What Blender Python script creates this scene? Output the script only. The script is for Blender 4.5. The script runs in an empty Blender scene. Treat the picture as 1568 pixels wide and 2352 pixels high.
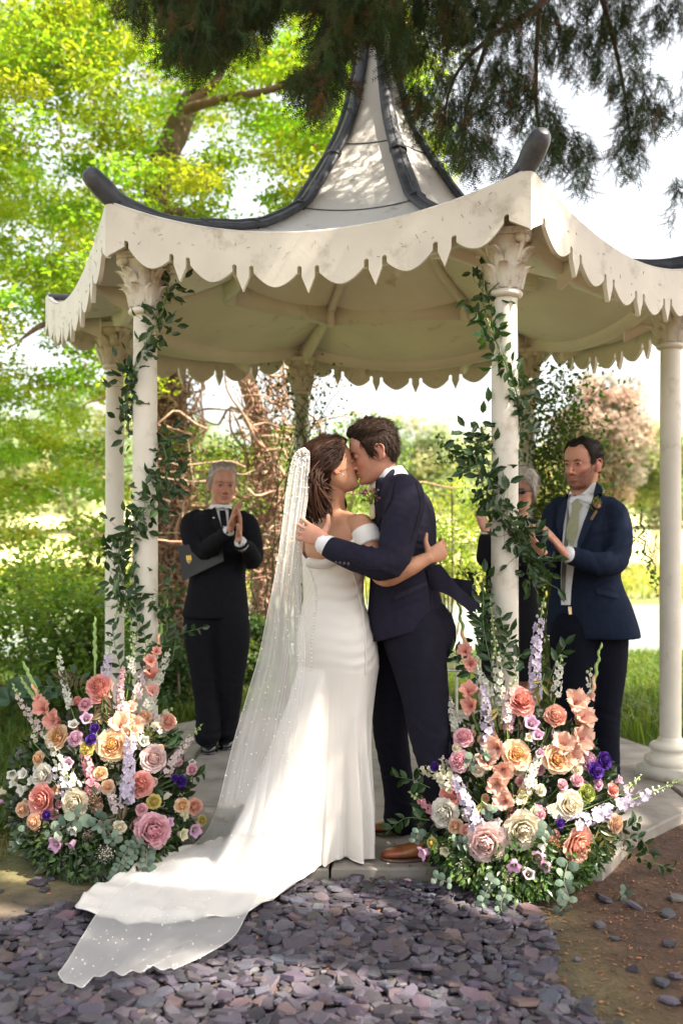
import bpy, math, random
import numpy as np
from mathutils import Vector, Matrix, noise as mnoise
R = math.radians
SC = bpy.context.scene
COL = SC.collection
# ------------------------------------------------------------------ camera, sky, sun, exposure
cam_d = bpy.data.cameras.new('camera'); cam = bpy.data.objects.new('camera', cam_d); COL.objects.link(cam)
cam.location = (0, 0, 1.33); cam.rotation_euler = (R(90), 0, 0)
cam_d.sensor_fit = 'VERTICAL'; cam_d.sensor_height = 36; cam_d.lens = 35; cam_d.shift_y = 0.0158
cam_d.clip_start = 0.05; cam_d.clip_end = 2000
cam_d.dof.use_dof = True; cam_d.dof.focus_distance = 4.0; cam_d.dof.aperture_fstop = 2.2
SC.camera = cam
SUN = Vector((0.56, -0.20, 0.80)).normalized()
w = bpy.data.worlds.new('World'); SC.world = w; w.use_nodes = True
wn = w.node_tree; bg = wn.nodes['Background']
sky = wn.nodes.new('ShaderNodeTexSky'); sky.sky_type = 'NISHITA'; sky.sun_disc = False
sky.sun_elevation = math.asin(SUN.z); sky.sun_rotation = math.atan2(SUN.x, SUN.y)
sky.air_density = 1.0; sky.dust_density = 4.0; sky.ozone_density = 0.6
hsv = wn.nodes.new('ShaderNodeHueSaturation'); hsv.inputs['Saturation'].default_value = 0.38; hsv.inputs['Value'].default_value = 1.0
wrm = wn.nodes.new('ShaderNodeMix'); wrm.data_type = 'RGBA'; wrm.blend_type = 'MULTIPLY'; wrm.inputs[0].default_value = 1; wrm.inputs[7].default_value = (1.0, 0.965, 0.90, 1)
wn.links.new(sky.outputs[0], hsv.inputs['Color']); wn.links.new(hsv.outputs[0], wrm.inputs[6]); wn.links.new(wrm.outputs[2], bg.inputs[0]); bg.inputs[1].default_value = 0.15
sd = bpy.data.lights.new('sun', 'SUN'); so = bpy.data.objects.new('sun', sd); COL.objects.link(so)
sd.energy = 5.0; sd.angle = R(0.5); sd.color = (1.0, 0.90, 0.75)
so.rotation_euler = SUN.to_track_quat('Z', 'Y').to_euler(); so.location = (6, -2, 12)
SC.view_settings.view_transform = 'Standard'; SC.view_settings.look = 'None'
SC.view_settings.exposure = 1.7; SC.view_settings.gamma = 1; SC.view_settings.use_curve_mapping = False
SC.cycles.max_bounces = 8; SC.cycles.transparent_max_bounces = 16; SC.cycles.sample_clamp_indirect = 6
SC.cycles.caustics_reflective = False; SC.cycles.caustics_refractive = False

F = 2286.7; CX = 784.0; HZ = 1213.2; CH = 1.33; GZ = -0.05
def P(px, py, d):
    return np.array([(px-CX)/F*d, d, CH-(py-HZ)/F*d])
rng = np.random.default_rng(7)
random.seed(7)

# ------------------------------------------------------------------ mesh helpers
class MB:
    def __init__(s): s.v=[]; s.l=[]; s.n=[]; s.c=[]; s.off=0; s.mi=[]
    def add(s, v, faces, col=None, mi=0):
        v=np.asarray(v,float).reshape(-1,3)
        if isinstance(faces,np.ndarray):
            s.l.append((faces+s.off).ravel()); s.n.append(np.full(len(faces),faces.shape[1],int)); nf=len(faces)
        else:
            s.l.append(np.array([i for f in faces for i in f],int)+s.off); s.n.append(np.array([len(f) for f in faces],int)); nf=len(faces)
        s.mi.append(np.full(nf,mi,int))
        s.v.append(v); s.off+=len(v)
        if col is None: c=np.ones((len(v),3))
        else:
            c=np.asarray(col,float)
            if c.ndim==1: c=np.tile(c,(len(v),1))
        s.c.append(c); return s
    def merge(s,o,M=None):
        for v,l,n,c,m in zip(o.v,o.l,o.n,o.c,o.mi): pass
        V=np.concatenate(o.v); 
        if M is not None: V=V@M[:3,:3].T+M[:3,3]
        s.v.append(V); s.l.append(np.concatenate(o.l)+s.off); s.n.append(np.concatenate(o.n)); s.c.append(np.concatenate(o.c)); s.mi.append(np.concatenate(o.mi)); s.off+=len(V); return s
    def mesh(s,name,mats=None,smooth=True,cols=True):
        V=np.concatenate(s.v) if s.v else np.zeros((0,3)); L=np.concatenate(s.l); N=np.concatenate(s.n)
        me=bpy.data.meshes.new(name)
        me.vertices.add(len(V)); me.vertices.foreach_set('co',V.astype(np.float32).ravel())
        me.loops.add(len(L)); me.loops.foreach_set('vertex_index',L.astype(np.int32))
        st=np.concatenate([[0],np.cumsum(N)[:-1]])
        me.polygons.add(len(N)); me.polygons.foreach_set('loop_start',st.astype(np.int32))
        me.polygons.foreach_set('loop_total',N.astype(np.int32))
        me.polygons.foreach_set('material_index',np.concatenate(s.mi).astype(np.int32))
        me.polygons.foreach_set('use_smooth',np.full(len(N),smooth))
        if cols:
            a=me.color_attributes.new('tint','FLOAT_COLOR','POINT')
            C=np.concatenate(s.c); C=np.concatenate([C,np.ones((len(C),1))],1)
            a.data.foreach_set('color',C.astype(np.float32).ravel())
        me.update(); me.validate()
        if mats is not None:
            for m in (mats if isinstance(mats,(list,tuple)) else [mats]): me.materials.append(m)
        return me
    def obj(s,name,mats,parent=None,smooth=True,autos=None):
        o=link(name,s.mesh(name,mats,smooth),parent)
        return o
def link(name,me,parent=None,loc=None,rot=None,scale=None,M=None):
    o=bpy.data.objects.new(name,me); COL.objects.link(o)
    if M is not None: o.matrix_world=M
    if loc is not None: o.location=loc
    if rot is not None: o.rotation_euler=rot
    if scale is not None: o.scale=scale if hasattr(scale,'__len__') else (scale,)*3
    if parent is not None: o.parent=parent      # parents sit at the origin unless stated
    return o
def empty(name,loc=(0,0,0),parent=None):
    o=bpy.data.objects.new(name,None); COL.objects.link(o); o.location=loc; o.empty_display_size=.1
    if parent: o.parent=parent
    return o
def tag(o,label=None,cat=None,group=None,kind=None):
    if label: o['label']=label
    if cat: o['category']=cat
    if group: o['group']=group
    if kind: o['kind']=kind
    return o
def nrm(v):
    v=np.asarray(v,float); return v/(np.linalg.norm(v)+1e-12)
def frame(d,up=(0,0,1)):
    d=nrm(d); up=np.asarray(up,float)
    if abs(np.dot(d,nrm(up)))>.98: up=np.array([0,1.,0])
    x=nrm(np.cross(up,d)); y=np.cross(d,x); return x,y,d
def interp(pts,n):
    """Catmull-Rom resample of points (any columns)"""
    p=np.asarray(pts,float)
    if len(p)==2: t=np.linspace(0,1,n)[:,None]; return p[0]*(1-t)+p[1]*t
    q=np.vstack([2*p[0]-p[1],p,2*p[-1]-p[-2]]); out=[]
    for u in np.linspace(0,len(p)-1-1e-9,n):
        i=int(u); t=u-i; a,b,c,d=q[i:i+4]
        out.append(.5*((2*b)+(-a+c)*t+(2*a-5*b+4*c-d)*t*t+(-a+3*b-3*c+d)*t**3))
    return np.array(out)
def tube(mb,pts,rad,seg=8,n=None,up=(0,0,1),flat=1.0,round_ends=True,col=None,mi=0,caps=True):
    """swept tube; rad per point (or (ra,rb) rows); flat scales the second axis"""
    p=np.asarray(pts,float); r=np.asarray(rad,float)
    if r.ndim==0: r=np.full(len(p),float(r))
    if r.ndim==1: r=np.stack([r,r*flat],1)
    if n: q=interp(np.hstack([p,r]),n); p=q[:,:3]; r=np.abs(q[:,3:5])
    m=len(p); t=np.gradient(p,axis=0); a=np.arange(seg)/seg*2*math.pi
    rows=[]; prev=None
    for i in range(m):
        d=nrm(t[i])
        if prev is None: x,y,_=frame(d,up)
        else:
            x=nrm(prev-d*np.dot(prev,d)); y=np.cross(d,x)
        prev=x
        rows.append(p[i]+np.outer(np.cos(a),x)*r[i,0]+np.outer(np.sin(a),y)*r[i,1])
    if round_ends and caps:
        def cap(i,sgn):
            d=nrm(t[i])*sgn; out=[]; c=rows[i].mean(0)
            for k in (1,2): 
                th=k*math.pi/6; out.append(c+(rows[i]-c)*math.cos(th)+d*math.sin(th)*r[i].min())
            return out,c+d*r[i].min()
        A,pa=cap(0,-1); B,pb=cap(m-1,1)
        rows=A[::-1]+rows+B
    else: pa=rows[0].mean(0); pb=rows[-1].mean(0)
    V=np.vstack(rows); M=len(rows)
    i=np.arange(M-1)[:,None]*seg; j=np.arange(seg)[None,:]; k=(j+1)%seg
    f=np.stack([i+j,i+k,i+seg+k,i+seg+j],-1).reshape(-1,4)
    mb.add(V,f,col,mi)
    if caps:
        b=mb.off
        mb.add(np.vstack([rows[0],[pa]]),np.array([[ (q+1)%seg,q,seg] for q in range(seg)]),col,mi)
        mb.add(np.vstack([rows[-1],[pb]]),np.array([[q,(q+1)%seg,seg] for q in range(seg)]),col,mi)
    return mb
def closed_tube(mb,pts,rad,seg=12,n=None,up=(0,0,1),flat=1.0):
    """watertight version for remeshing (shared verts)"""
    t=MB(); tube(t,pts,rad,seg,n,up,flat,caps=True)
    V=np.concatenate(t.v); fs=[]; off=0
    side=len(t.v[0]); nrow=side//seg
    L=t.l[0].reshape(-1,4)
    f=[list(q) for q in L]
    f+= [[(q+1)%seg,q,side] for q in range(seg)]
    b=(nrow-1)*seg
    f+= [[b+q,b+(q+1)%seg,side+1] for q in range(seg)]
    VV=np.vstack([t.v[0],t.v[1][-1],t.v[2][-1]])
    mb.add(VV,f); return mb
def grid(mb,Pt,closeu=False,closev=False,col=None,mi=0,flip=False):
    Pt=np.asarray(Pt,float); a,b=Pt.shape[:2]
    i=np.arange(a if closeu else a-1); j=np.arange(b if closev else b-1)
    I,J=np.meshgrid(i,j,indexing='ij'); I2=(I+1)%a; J2=(J+1)%b
    f=np.stack([I*b+J,I2*b+J,I2*b+J2,I*b+J2],-1).reshape(-1,4)
    if flip: f=f[:,::-1]
    mb.add(Pt.reshape(-1,3),f,None if col is None else (np.asarray(col).reshape(-1,3) if np.ndim(col)>1 else col),mi); return mb
def box(mb,c,s,M=None,col=None,mi=0):
    x,y,z=[q/2 for q in s]; v=np.array([[a*x,b*y,d*z] for d in(-1,1) for b in(-1,1) for a in(-1,1)])
    if M is not None: v=v@np.asarray(M)[:3,:3].T
    v=v+np.asarray(c)
    mb.add(v,np.array([[0,2,3,1],[4,5,7,6],[0,1,5,4],[2,6,7,3],[0,4,6,2],[1,3,7,5]]),col,mi); return mb
def ell(mb,c,r,M=None,seg=14,rings=9,col=None,mi=0):
    """closed ellipsoid"""
    v=[[0,0,1]]
    for i in range(1,rings):
        th=math.pi*i/rings
        for j in range(seg): ph=2*math.pi*j/seg; v.append([math.sin(th)*math.cos(ph),math.sin(th)*math.sin(ph),math.cos(th)])
    v.append([0,0,-1]); v=np.array(v)*np.asarray(r)
    if M is not None: v=v@np.asarray(M)[:3,:3].T
    v=v+np.asarray(c); f=[]
    for j in range(seg): f.append([0,1+j,1+(j+1)%seg])
    for i in range(rings-2):
        for j in range(seg):
            a=1+i*seg+j; b=1+i*seg+(j+1)%seg; f.append([a,a+seg,b+seg,b])
    e=len(v)-1; o=1+(rings-2)*seg
    for j in range(seg): f.append([o+j,e,o+(j+1)%seg])
    mb.add(v,f,col,mi); return mb
def lathe(mb,prof,c=(0,0,0),seg=20,col=None,mi=0,cap=True):
    a=np.arange(seg)/seg*2*math.pi
    G=np.array([[ [r*math.cos(t)+c[0],r*math.sin(t)+c[1],z+c[2]] for t in a] for r,z in prof])
    grid(mb,G,closev=True,col=col,mi=mi,flip=True)
    if cap:
        mb.add(G[0],[list(range(seg))[::-1]],col,mi); mb.add(G[-1],[list(range(seg))],col,mi)
    return mb
def rotm(rx=0,ry=0,rz=0):
    return np.array(Matrix.Rotation(rz,3,'Z')@Matrix.Rotation(ry,3,'Y')@Matrix.Rotation(rx,3,'X'))
def axes(x,y,z): return np.stack([x,y,z],1)
def scatter(mb,tv,tf,pos,rot,scl,col):
    """tv (k,3) tf (f,m) ; pos (n,3) rot (n,3,3) scl (n,) or (n,3) col (n,3)"""
    n=len(pos); k=len(tv); scl=np.asarray(scl)
    s=scl[:,None,None] if scl.ndim==1 else scl[:,None,:]
    V=np.einsum('nij,nkj->nki',rot,tv[None]*s)+pos[:,None]
    f=(tf[None]+(np.arange(n)*k)[:,None,None]).reshape(-1,tf.shape[1])
    mb.add(V.reshape(-1,3),f,np.repeat(col,k,0)); return mb
def rand_rot(n,r=None,tilt=None):
    r=r or rng
    q=r.normal(size=(n,4)); q/=np.linalg.norm(q,axis=1)[:,None]; w_,x,y,z=q.T
    return np.stack([np.stack([1-2*(y*y+z*z),2*(x*y-z*w_),2*(x*z+y*w_)],1),np.stack([2*(x*y+z*w_),1-2*(x*x+z*z),2*(y*z-x*w_)],1),np.stack([2*(x*z-y*w_),2*(y*z+x*w_),1-2*(x*x+y*y)],1)],1)
def rot_from_z(dirs,spin=None):
    """rotations whose local Y axis follows dirs, random spin about it"""
    n=len(dirs); d=dirs/np.linalg.norm(dirs,axis=1)[:,None]; a=rng.normal(size=(n,3)) if spin is None else spin
    x=np.cross(d,a); x/=np.linalg.norm(x,axis=1)[:,None]+1e-9; z=np.cross(x,d)
    return np.stack([x,d,z],2)
def remesh(mb,voxel,smooth=2,name='m',fac=.5):
    me=mb.mesh(name,None,True,False); o=bpy.data.objects.new(name,me); COL.objects.link(o)
    m=o.modifiers.new('r','REMESH'); m.mode='VOXEL'; m.voxel_size=voxel; m.use_smooth_shade=True
    if smooth: s=o.modifiers.new('s','SMOOTH'); s.factor=fac; s.iterations=smooth
    dg=bpy.context.evaluated_depsgraph_get(); me2=bpy.data.meshes.new_from_object(o.evaluated_get(dg))
    bpy.data.objects.remove(o); bpy.data.meshes.remove(me)
    n=len(me2.vertices); V=np.zeros(n*3,np.float32); me2.vertices.foreach_get('co',V)
    Fq=np.zeros(len(me2.loops),np.int32); me2.loops.foreach_get('vertex_index',Fq)
    nn=np.zeros(len(me2.polygons),np.int32); me2.polygons.foreach_get('loop_total',nn)
    N=np.zeros(n*3,np.float32); me2.vertex_normals.foreach_get('vector',N)
    bpy.data.meshes.remove(me2)
    return V.reshape(-1,3).astype(float),Fq,nn,N.reshape(-1,3).astype(float)
def from_raw(V,L,N,col=None):
    mb=MB(); mb.v=[V]; mb.l=[L]; mb.n=[N]; mb.mi=[np.zeros(len(N),int)]
    c=np.ones((len(V),3)) if col is None else (np.tile(col,(len(V),1)) if np.ndim(col)==1 else col); mb.c=[c]; mb.off=len(V); return mb
_ng=rng.random((64,64,64))
def vnoise(p,s=1.0,seed=0):
    """cheap trilinear value noise in -1..1 for arrays of points"""
    q=np.asarray(p,float)*s+seed*17.3; i=np.floor(q).astype(int); f=q-i; f=f*f*(3-2*f); r=0
    for a in(0,1):
        for b in(0,1):
            for c in(0,1):
                r=r+_ng[(i[...,0]+a)&63,(i[...,1]+b)&63,(i[...,2]+c)&63]*(f[...,0] if a else 1-f[...,0])*(f[...,1] if b else 1-f[...,1])*(f[...,2] if c else 1-f[...,2])
    return r*2-1

# ------------------------------------------------------------------ materials
def mat(name,col=(.5,.5,.5),rough=.6,var=0.0,vscale=8,bump=0,bscale=40,tint=False,transl=0,tcol=None,spec=.5,alpha=None,metal=0,sheen=0,sss=0,stretch=None,dirt=None,coat=0,double=False,bdist=.004):
    m=bpy.data.materials.new(name); m.use_nodes=True; nt=m.node_tree; b=nt.nodes['Principled BSDF']; out=nt.nodes['Material Output']
    b.inputs['Roughness'].default_value=rough; b.inputs['Specular IOR Level'].default_value=spec; b.inputs['Metallic'].default_value=metal
    if sheen: b.inputs['Sheen Weight'].default_value=sheen
    if coat: b.inputs['Coat Weight'].default_value=coat; b.inputs['Coat Roughness'].default_value=.15
    if sss: b.inputs['Subsurface Weight'].default_value=sss; b.inputs['Subsurface Radius'].default_value=(.012,.004,.002); b.inputs['Subsurface Scale'].default_value=1
    lk=nt.links.new
    rgb=nt.nodes.new('ShaderNodeRGB'); rgb.outputs[0].default_value=(*col,1); c=rgb.outputs[0]
    tc=nt.nodes.new('ShaderNodeTexCoord'); co=tc.outputs['Object']
    if stretch: 
        mp=nt.nodes.new('ShaderNodeMapping'); mp.inputs['Scale'].default_value=stretch; lk(co,mp.inputs[0]); co2=mp.outputs[0]
    else: co2=co
    if tint:
        a=nt.nodes.new('ShaderNodeAttribute'); a.attribute_name='tint'
        x=nt.nodes.new('ShaderNodeMix'); x.data_type='RGBA'; x.blend_type='MULTIPLY'; x.inputs[0].default_value=1
        lk(c,x.inputs[6]); lk(a.outputs[0],x.inputs[7]); c=x.outputs[2]
    if var:
        n=nt.nodes.new('ShaderNodeTexNoise'); n.inputs['Scale'].default_value=vscale; n.inputs['Detail'].default_value=6; lk(co2,n.inputs[0])
        mr=nt.nodes.new('ShaderNodeMapRange'); mr.inputs[1].default_value=.3; mr.inputs[2].default_value=.7; mr.inputs[3].default_value=1-var; mr.inputs[4].default_value=1+var; lk(n.outputs[0],mr.inputs[0])
        x=nt.nodes.new('ShaderNodeMix'); x.data_type='RGBA'; x.blend_type='MULTIPLY'; x.inputs[0].default_value=1
        cb=nt.nodes.new('ShaderNodeCombineColor'); 
        for k in range(3): lk(mr.outputs[0],cb.inputs[k])
        lk(c,x.inputs[6]); lk(cb.outputs[0],x.inputs[7]); c=x.outputs[2]
    if dirt:
        dcol,dsc,lo,hi=dirt
        n=nt.nodes.new('ShaderNodeTexNoise'); n.inputs['Scale'].default_value=dsc; n.inputs['Detail'].default_value=9; n.inputs['Roughness'].default_value=.65; lk(co,n.inputs[0])
        mr=nt.nodes.new('ShaderNodeMapRange'); mr.inputs[1].default_value=lo; mr.inputs[2].default_value=hi; lk(n.outputs[0],mr.inputs[0])
        x=nt.nodes.new('ShaderNodeMix'); x.data_type='RGBA'; lk(mr.outputs[0],x.inputs[0]); lk(c,x.inputs[6]); x.inputs[7].default_value=(*dcol,1); c=x.outputs[2]
    lk(c,b.inputs['Base Color'])
    if bump:
        n=nt.nodes.new('ShaderNodeTexNoise'); n.inputs['Scale'].default_value=bscale; n.inputs['Detail'].default_value=5; lk(co2,n.inputs[0])
        bp=nt.nodes.new('ShaderNodeBump'); bp.inputs['Strength'].default_value=bump; bp.inputs['Distance'].default_value=bdist; lk(n.outputs[0],bp.inputs['Height']); lk(bp.outputs[0],b.inputs['Normal'])
    sh=b.outputs[0]
    if transl:
        t=nt.nodes.new('ShaderNodeBsdfTranslucent'); mx=nt.nodes.new('ShaderNodeMixShader'); mx.inputs[0].default_value=transl
        if tcol is None: lk(c,t.inputs[0])
        else:
            x=nt.nodes.new('ShaderNodeMix'); x.data_type='RGBA'; x.blend_type='MULTIPLY'; x.inputs[0].default_value=1; lk(c,x.inputs[6]); x.inputs[7].default_value=(*tcol,1); lk(x.outputs[2],t.inputs[0])
        lk(sh,mx.inputs[1]); lk(t.outputs[0],mx.inputs[2]); sh=mx.outputs[0]
    if alpha is not None:
        tr=nt.nodes.new('ShaderNodeBsdfTransparent'); mx=nt.nodes.new('ShaderNodeMixShader'); mx.inputs[0].default_value=alpha
        lk(tr.outputs[0],mx.inputs[1]); lk(sh,mx.inputs[2]); sh=mx.outputs[0]
    lk(sh,out.inputs[0]); return m
def skinmat(name,col): return mat(name,col,.5,var=.10,vscale=25,bump=.15,bscale=160,tint=True,sss=.12,spec=.4,bdist=.001)
# ------------------------------------------------------------------ ground and terrain
def gz(x,y):
    x=np.asarray(x,float); y=np.asarray(y,float)
    h=np.interp(y,[-20,7.6,10,12.6,14,22,24,26,45,80,140,400],[-.05,-.05,-.12,-.38,-.9,-.9,-.46,-.3,.05,2.1,5.5,9])
    n=vnoise(np.stack([x,y,0*x],-1),.35,3)*.05*np.clip((y-7.5)/3,0,1)+vnoise(np.stack([x,y,0*x],-1),.06,5)*.6*np.clip((y-40)/30,0,1)
    return h+n
M_ground=mat('earth_and_turf',(1,1,1),.95,var=.35,vscale=9,bump=.6,bscale=30,tint=True,bdist=.02)
xs=np.concatenate([-np.geomspace(400,6,34),np.linspace(-5.6,5.6,90),np.geomspace(6,400,34)]); ys=np.concatenate([np.linspace(-14,14,170),np.geomspace(14.3,400,70)])
X,Y=np.meshgrid(xs,ys,indexing='ij'); Z=gz(X,Y)
nz=vnoise(np.stack([X,Y,0*X],-1),1.3,1); 
soil=np.array([.078,.040,.024]); turf=np.array([.10,.12,.035]); dry=np.array([.17,.13,.06]); mead=np.array([.50,.47,.20])
ms=np.clip((X-.25+nz*.3)*1.4,0,1)*np.clip((5.0+ (X-1.2)*.4-Y+nz*.3)*1.5,0,1)
md=np.clip((4.3+nz*.5-Y)*1.2,0,1)*(1-ms)*np.clip((-X-0.2)*2,0,1)
C=turf[None,None]*(1-ms[...,None])+soil*ms[...,None]; C=C*(1-md[...,None])+dry*md[...,None]
mb_=np.clip((-.9-X+0*nz)*2,0,1)
under=np.clip((3.95-Y)*3,0,1)*np.clip((.8-X)*3,0,1)*np.clip((X+1.6)*2,0,1); C=C*(1-under[...,None])+np.array([.07,.055,.05])*under[...,None]
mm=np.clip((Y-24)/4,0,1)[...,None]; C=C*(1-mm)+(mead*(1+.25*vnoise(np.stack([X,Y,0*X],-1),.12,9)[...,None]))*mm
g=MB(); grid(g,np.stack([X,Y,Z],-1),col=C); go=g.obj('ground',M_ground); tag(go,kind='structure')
# pond
M_water=bpy.data.materials.new('pond_water'); M_water.use_nodes=True; b_=M_water.node_tree.nodes['Principled BSDF']
b_.inputs['Base Color'].default_value=(.30,.34,.33,1); b_.inputs['Roughness'].default_value=.18; b_.inputs['Specular IOR Level'].default_value=1.0; b_.inputs['IOR'].default_value=1.6
n_=M_water.node_tree.nodes.new('ShaderNodeTexNoise'); n_.inputs['Scale'].default_value=3; bp_=M_water.node_tree.nodes.new('ShaderNodeBump'); bp_.inputs['Strength'].default_value=.9; bp_.inputs['Distance'].default_value=.12
M_water.node_tree.links.new(n_.outputs[0],bp_.inputs['Height']); M_water.node_tree.links.new(bp_.outputs[0],b_.inputs['Normal'])
pw=MB(); grid(pw,np.stack([*np.meshgrid(np.linspace(-40,40,21),np.linspace(11.5,25,12),indexing='ij'),np.full((21,12),-.5)],-1)); tag(pw.obj('pond_water',M_water),kind='structure')

# ------------------------------------------------------------------ gazebo
TH=R(-12.4); CEN=np.array([.195,5.67])
def hexdir(k):   # 0 = front right (F2), 1 right, 2 back right, 3 back left, 4 left, 5 front left
    a=TH+R(-60)+R(60)*k; return np.array([math.cos(a),math.sin(a)])
def hp(k,r,z): q=CEN+hexdir(k)*r; return np.array([q[0],q[1],z])
SR=1.60
RK=[.985,1,1,1,1.11,.975]
def hr(k,r,z): q=CEN+hexdir(k)*r*(1+(RK[k]-1)*min(1,r/1.2)**2); return np.array([q[0],q[1],z])
M_white=mat('cream_gloss_paint',(.72,.68,.585),.5,var=.08,vscale=5,dirt=((.34,.28,.18),7,.56,.80),bump=.12,bscale=60)
M_ceil=mat('cream_ceiling_paint',(.78,.75,.66),.6,var=.07,vscale=3,dirt=((.33,.27,.17),5,.60,.80),bump=.1,bscale=50)
M_plaster=mat('carved_cream_plaster',(.74,.70,.59),.6,var=.08,vscale=20,dirt=((.26,.20,.12),14,.54,.72),bump=.3,bscale=70)
M_lead=mat('lead_flashing',(.055,.06,.075),.5,var=.3,vscale=9,bump=.3,bscale=30,spec=.5,dirt=((.13,.14,.16),12,.5,.8))
M_roofw=mat('painted_roof_sheet',(.80,.77,.72),.6,var=.06,vscale=4,dirt=((.35,.30,.24),7,.58,.8),bump=.15,bscale=70)
M_litter=mat('dry_needle_litter',(1,1,1),.9,tint=True)
gaz=empty('gazebo',(CEN[0],CEN[1],0))
tag(gaz,'cream hexagonal garden gazebo with pagoda roof, scalloped valance and six slender columns','gazebo')
def gpart(name,mb,m,parent=None,smooth=True):
    o=mb.obj(name,m,None,smooth); p=parent or gaz
    bpy.context.view_layer.update(); o.parent=p; o.matrix_parent_inverse=p.matrix_world.inverted(); return o
CAPB=2.315; CAPT=2.555
def leafcurl(mb,ang,z0,h,r0,w):
    # one acanthus leaf: strip hugging the bell and curling outwards at its tip
    G=[]
    for t in np.linspace(0,1,8):
        rr=r0+.012*math.sin(t*2.2)+.055*max(0,t-.45)**1.5*2.2; zz=z0+h*t-(.03*max(0,t-.78)*6 if t>.78 else 0)*.6
        ww=w*(.75+.5*math.sin(t*math.pi))*(1-.55*t*t)
        row=[]
        for s in np.linspace(-1,1,7):
            a=ang+s*ww/r0; bump=.006*math.cos(s*3*math.pi)+.008*(1-s*s)
            row.append([math.cos(a)*(rr+bump),math.sin(a)*(rr+bump),zz])
        G.append(row)
    G=np.array(G); inner=G*np.array([.9,.9,1]); grid(mb,G); grid(mb,inner,flip=True)
COLS=[]
for k in range(6):
    c=hp(k,SR,0)
    mb=MB(); lathe(mb,[(.056,.20),(.0572,.6),(.0565,1.2),(.0545,1.9),(.052,2.28),(.052,2.315)],c,28); 
    col=gpart('column',mb,M_white); col['label']=['cream column at the front right wound with dark leaves','cream column at the far right edge','back right column hidden by the climbing rose','slim back column behind the bride','left column behind the front left one','cream column at the front left wound with dark leaves'][k]
    mb=MB(); lathe(mb,[(.058,2.285),(.067,2.288),(.074,2.297),(.074,2.306),(.067,2.315),(.060,2.318),(.060,2.325)],c,28)
    gpart('astragal',mb,M_white,col)
    b=MB(); M=rotm(0,0,TH+R(60)*k); box(b,c+[0,0,.035],(.265,.265,.07),M)
    lathe(b,[(.128,.072),(.137,.085),(.137,.10),(.125,.115),(.108,.122),(.098,.135),(.10,.15),(.108,.155),(.110,.168),(.10,.18),(.078,.186),(.068,.20),(.0575,.215)],c,28)
    gpart('base',b,M_white,col)
    cp=MB(); lathe(cp,[(.055,CAPB),(.062,CAPB+.02),(.061,CAPB+.09),(.068,CAPB+.15),(.090,CAPB+.20),(.10,CAPB+.21)],c,24)
    t=MB()
    for j in range(8): leafcurl(t,TH+j*math.pi/4,CAPB+.005,.115,.062,.026)
    for j in range(8): leafcurl(t,TH+(j+.5)*math.pi/4,CAPB+.03,.16,.064,.024)
    for j in range(4):
        a=TH+R(45)+j*math.pi/2+R(0); 
        for s in(-1,1):
            cc=np.array([math.cos(a+s*.13)*.108,math.sin(a+s*.13)*.108,CAPB+.20]); ell(t,cc,(.022,.022,.02))
        # volute spiral
        pts=[[math.cos(a)*(.075+.035*u),math.sin(a)*(.075+.035*u),CAPB+.12+.075*u] for u in np.linspace(0,1,5)]; tube(t,pts,.011,6)
    cp.merge(t,np.array(Matrix.Translation(Vector(c))))
    # abacus with chamfered, slightly hollow sides
    ab=[]
    for j in range(24):
        a=2*math.pi*j/24; q=.105+.028*abs(math.cos(2*(a-R(45))))**1.5*1.0
        ab.append((c[0]+math.cos(a+TH)*q,c[1]+math.sin(a+TH)*q))
    G=np.array([[[x,y,z] for x,y in ab] for z in(CAPB+.212,CAPB+.24)]); grid(cp,G,closev=True,flip=True); cp.add(G[0],[list(range(24))[::-1]]); cp.add(G[1],[list(range(24))])
    gpart('capital',cp,M_plaster,col); COLS.append(col)
    bl=MB(); box(bl,c+[0,0,CAPT+.07],(.10,.10,.13),M); gpart('post_block',bl,M_ceil)

# roof surfaces: radius (along the corner) -> height; the eaves sag between corners
RR=[0,.06,.12,.184,.275,.433,.583,.75,.896,1.07,1.235,1.42,1.615,1.75,1.82]
HH=[4.45,4.25,3.93,3.66,3.47,3.23,3.03,2.925,2.85,2.80,2.77,2.735,2.72,2.728,2.735]
def rh(r): return np.interp(r,RR,HH)
RE=1.82
def roofpt(k,s,r):   # s 0..1 between corner k and k+1 ; r = corner radius
    a=hr(k,r,0)[:2]; b=hr((k+1)%6,r,0)[:2]; q=a*(1-s)+b*s; sag=4*s*(1-s)
    z=rh(r)-sag*.19*(r/RE)**1.6
    return np.array([q[0],q[1],z])
rs=np.concatenate([np.linspace(.03,.3,10),np.linspace(.34,RE,30)])
for k in range(6):
    mb=MB(); G=np.array([[roofpt(k,s,r) for s in np.linspace(0,1,25)] for r in rs]); grid(mb,G,flip=False)
    U=G+np.array([0,0,-.028]); grid(mb,U,flip=True); 
    grid(mb,np.stack([G[-1],U[-1]]),flip=False)
    gpart('roof_panel',mb,M_roofw)
    # ceiling lining below, curved
    c=MB(); rc=np.linspace(.35,RE-.03,26); G=np.array([[roofpt(k,s,r)+[0,0,-.075] for s in np.linspace(0,1,25)] for r in rc]); grid(c,G,flip=True); gpart('ceiling_panel',c,M_ceil)
# sheet joints on the roof panels
for k in range(6):
    for r0 in(.30,.62):
        mb=MB(); G=np.array([roofpt(k,s,r0)+[0,0,.004] for s in np.linspace(.0,1,14)]); tube(mb,G,.0035,4,caps=False)
        gpart('roof_joint',mb,M_lead)
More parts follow.
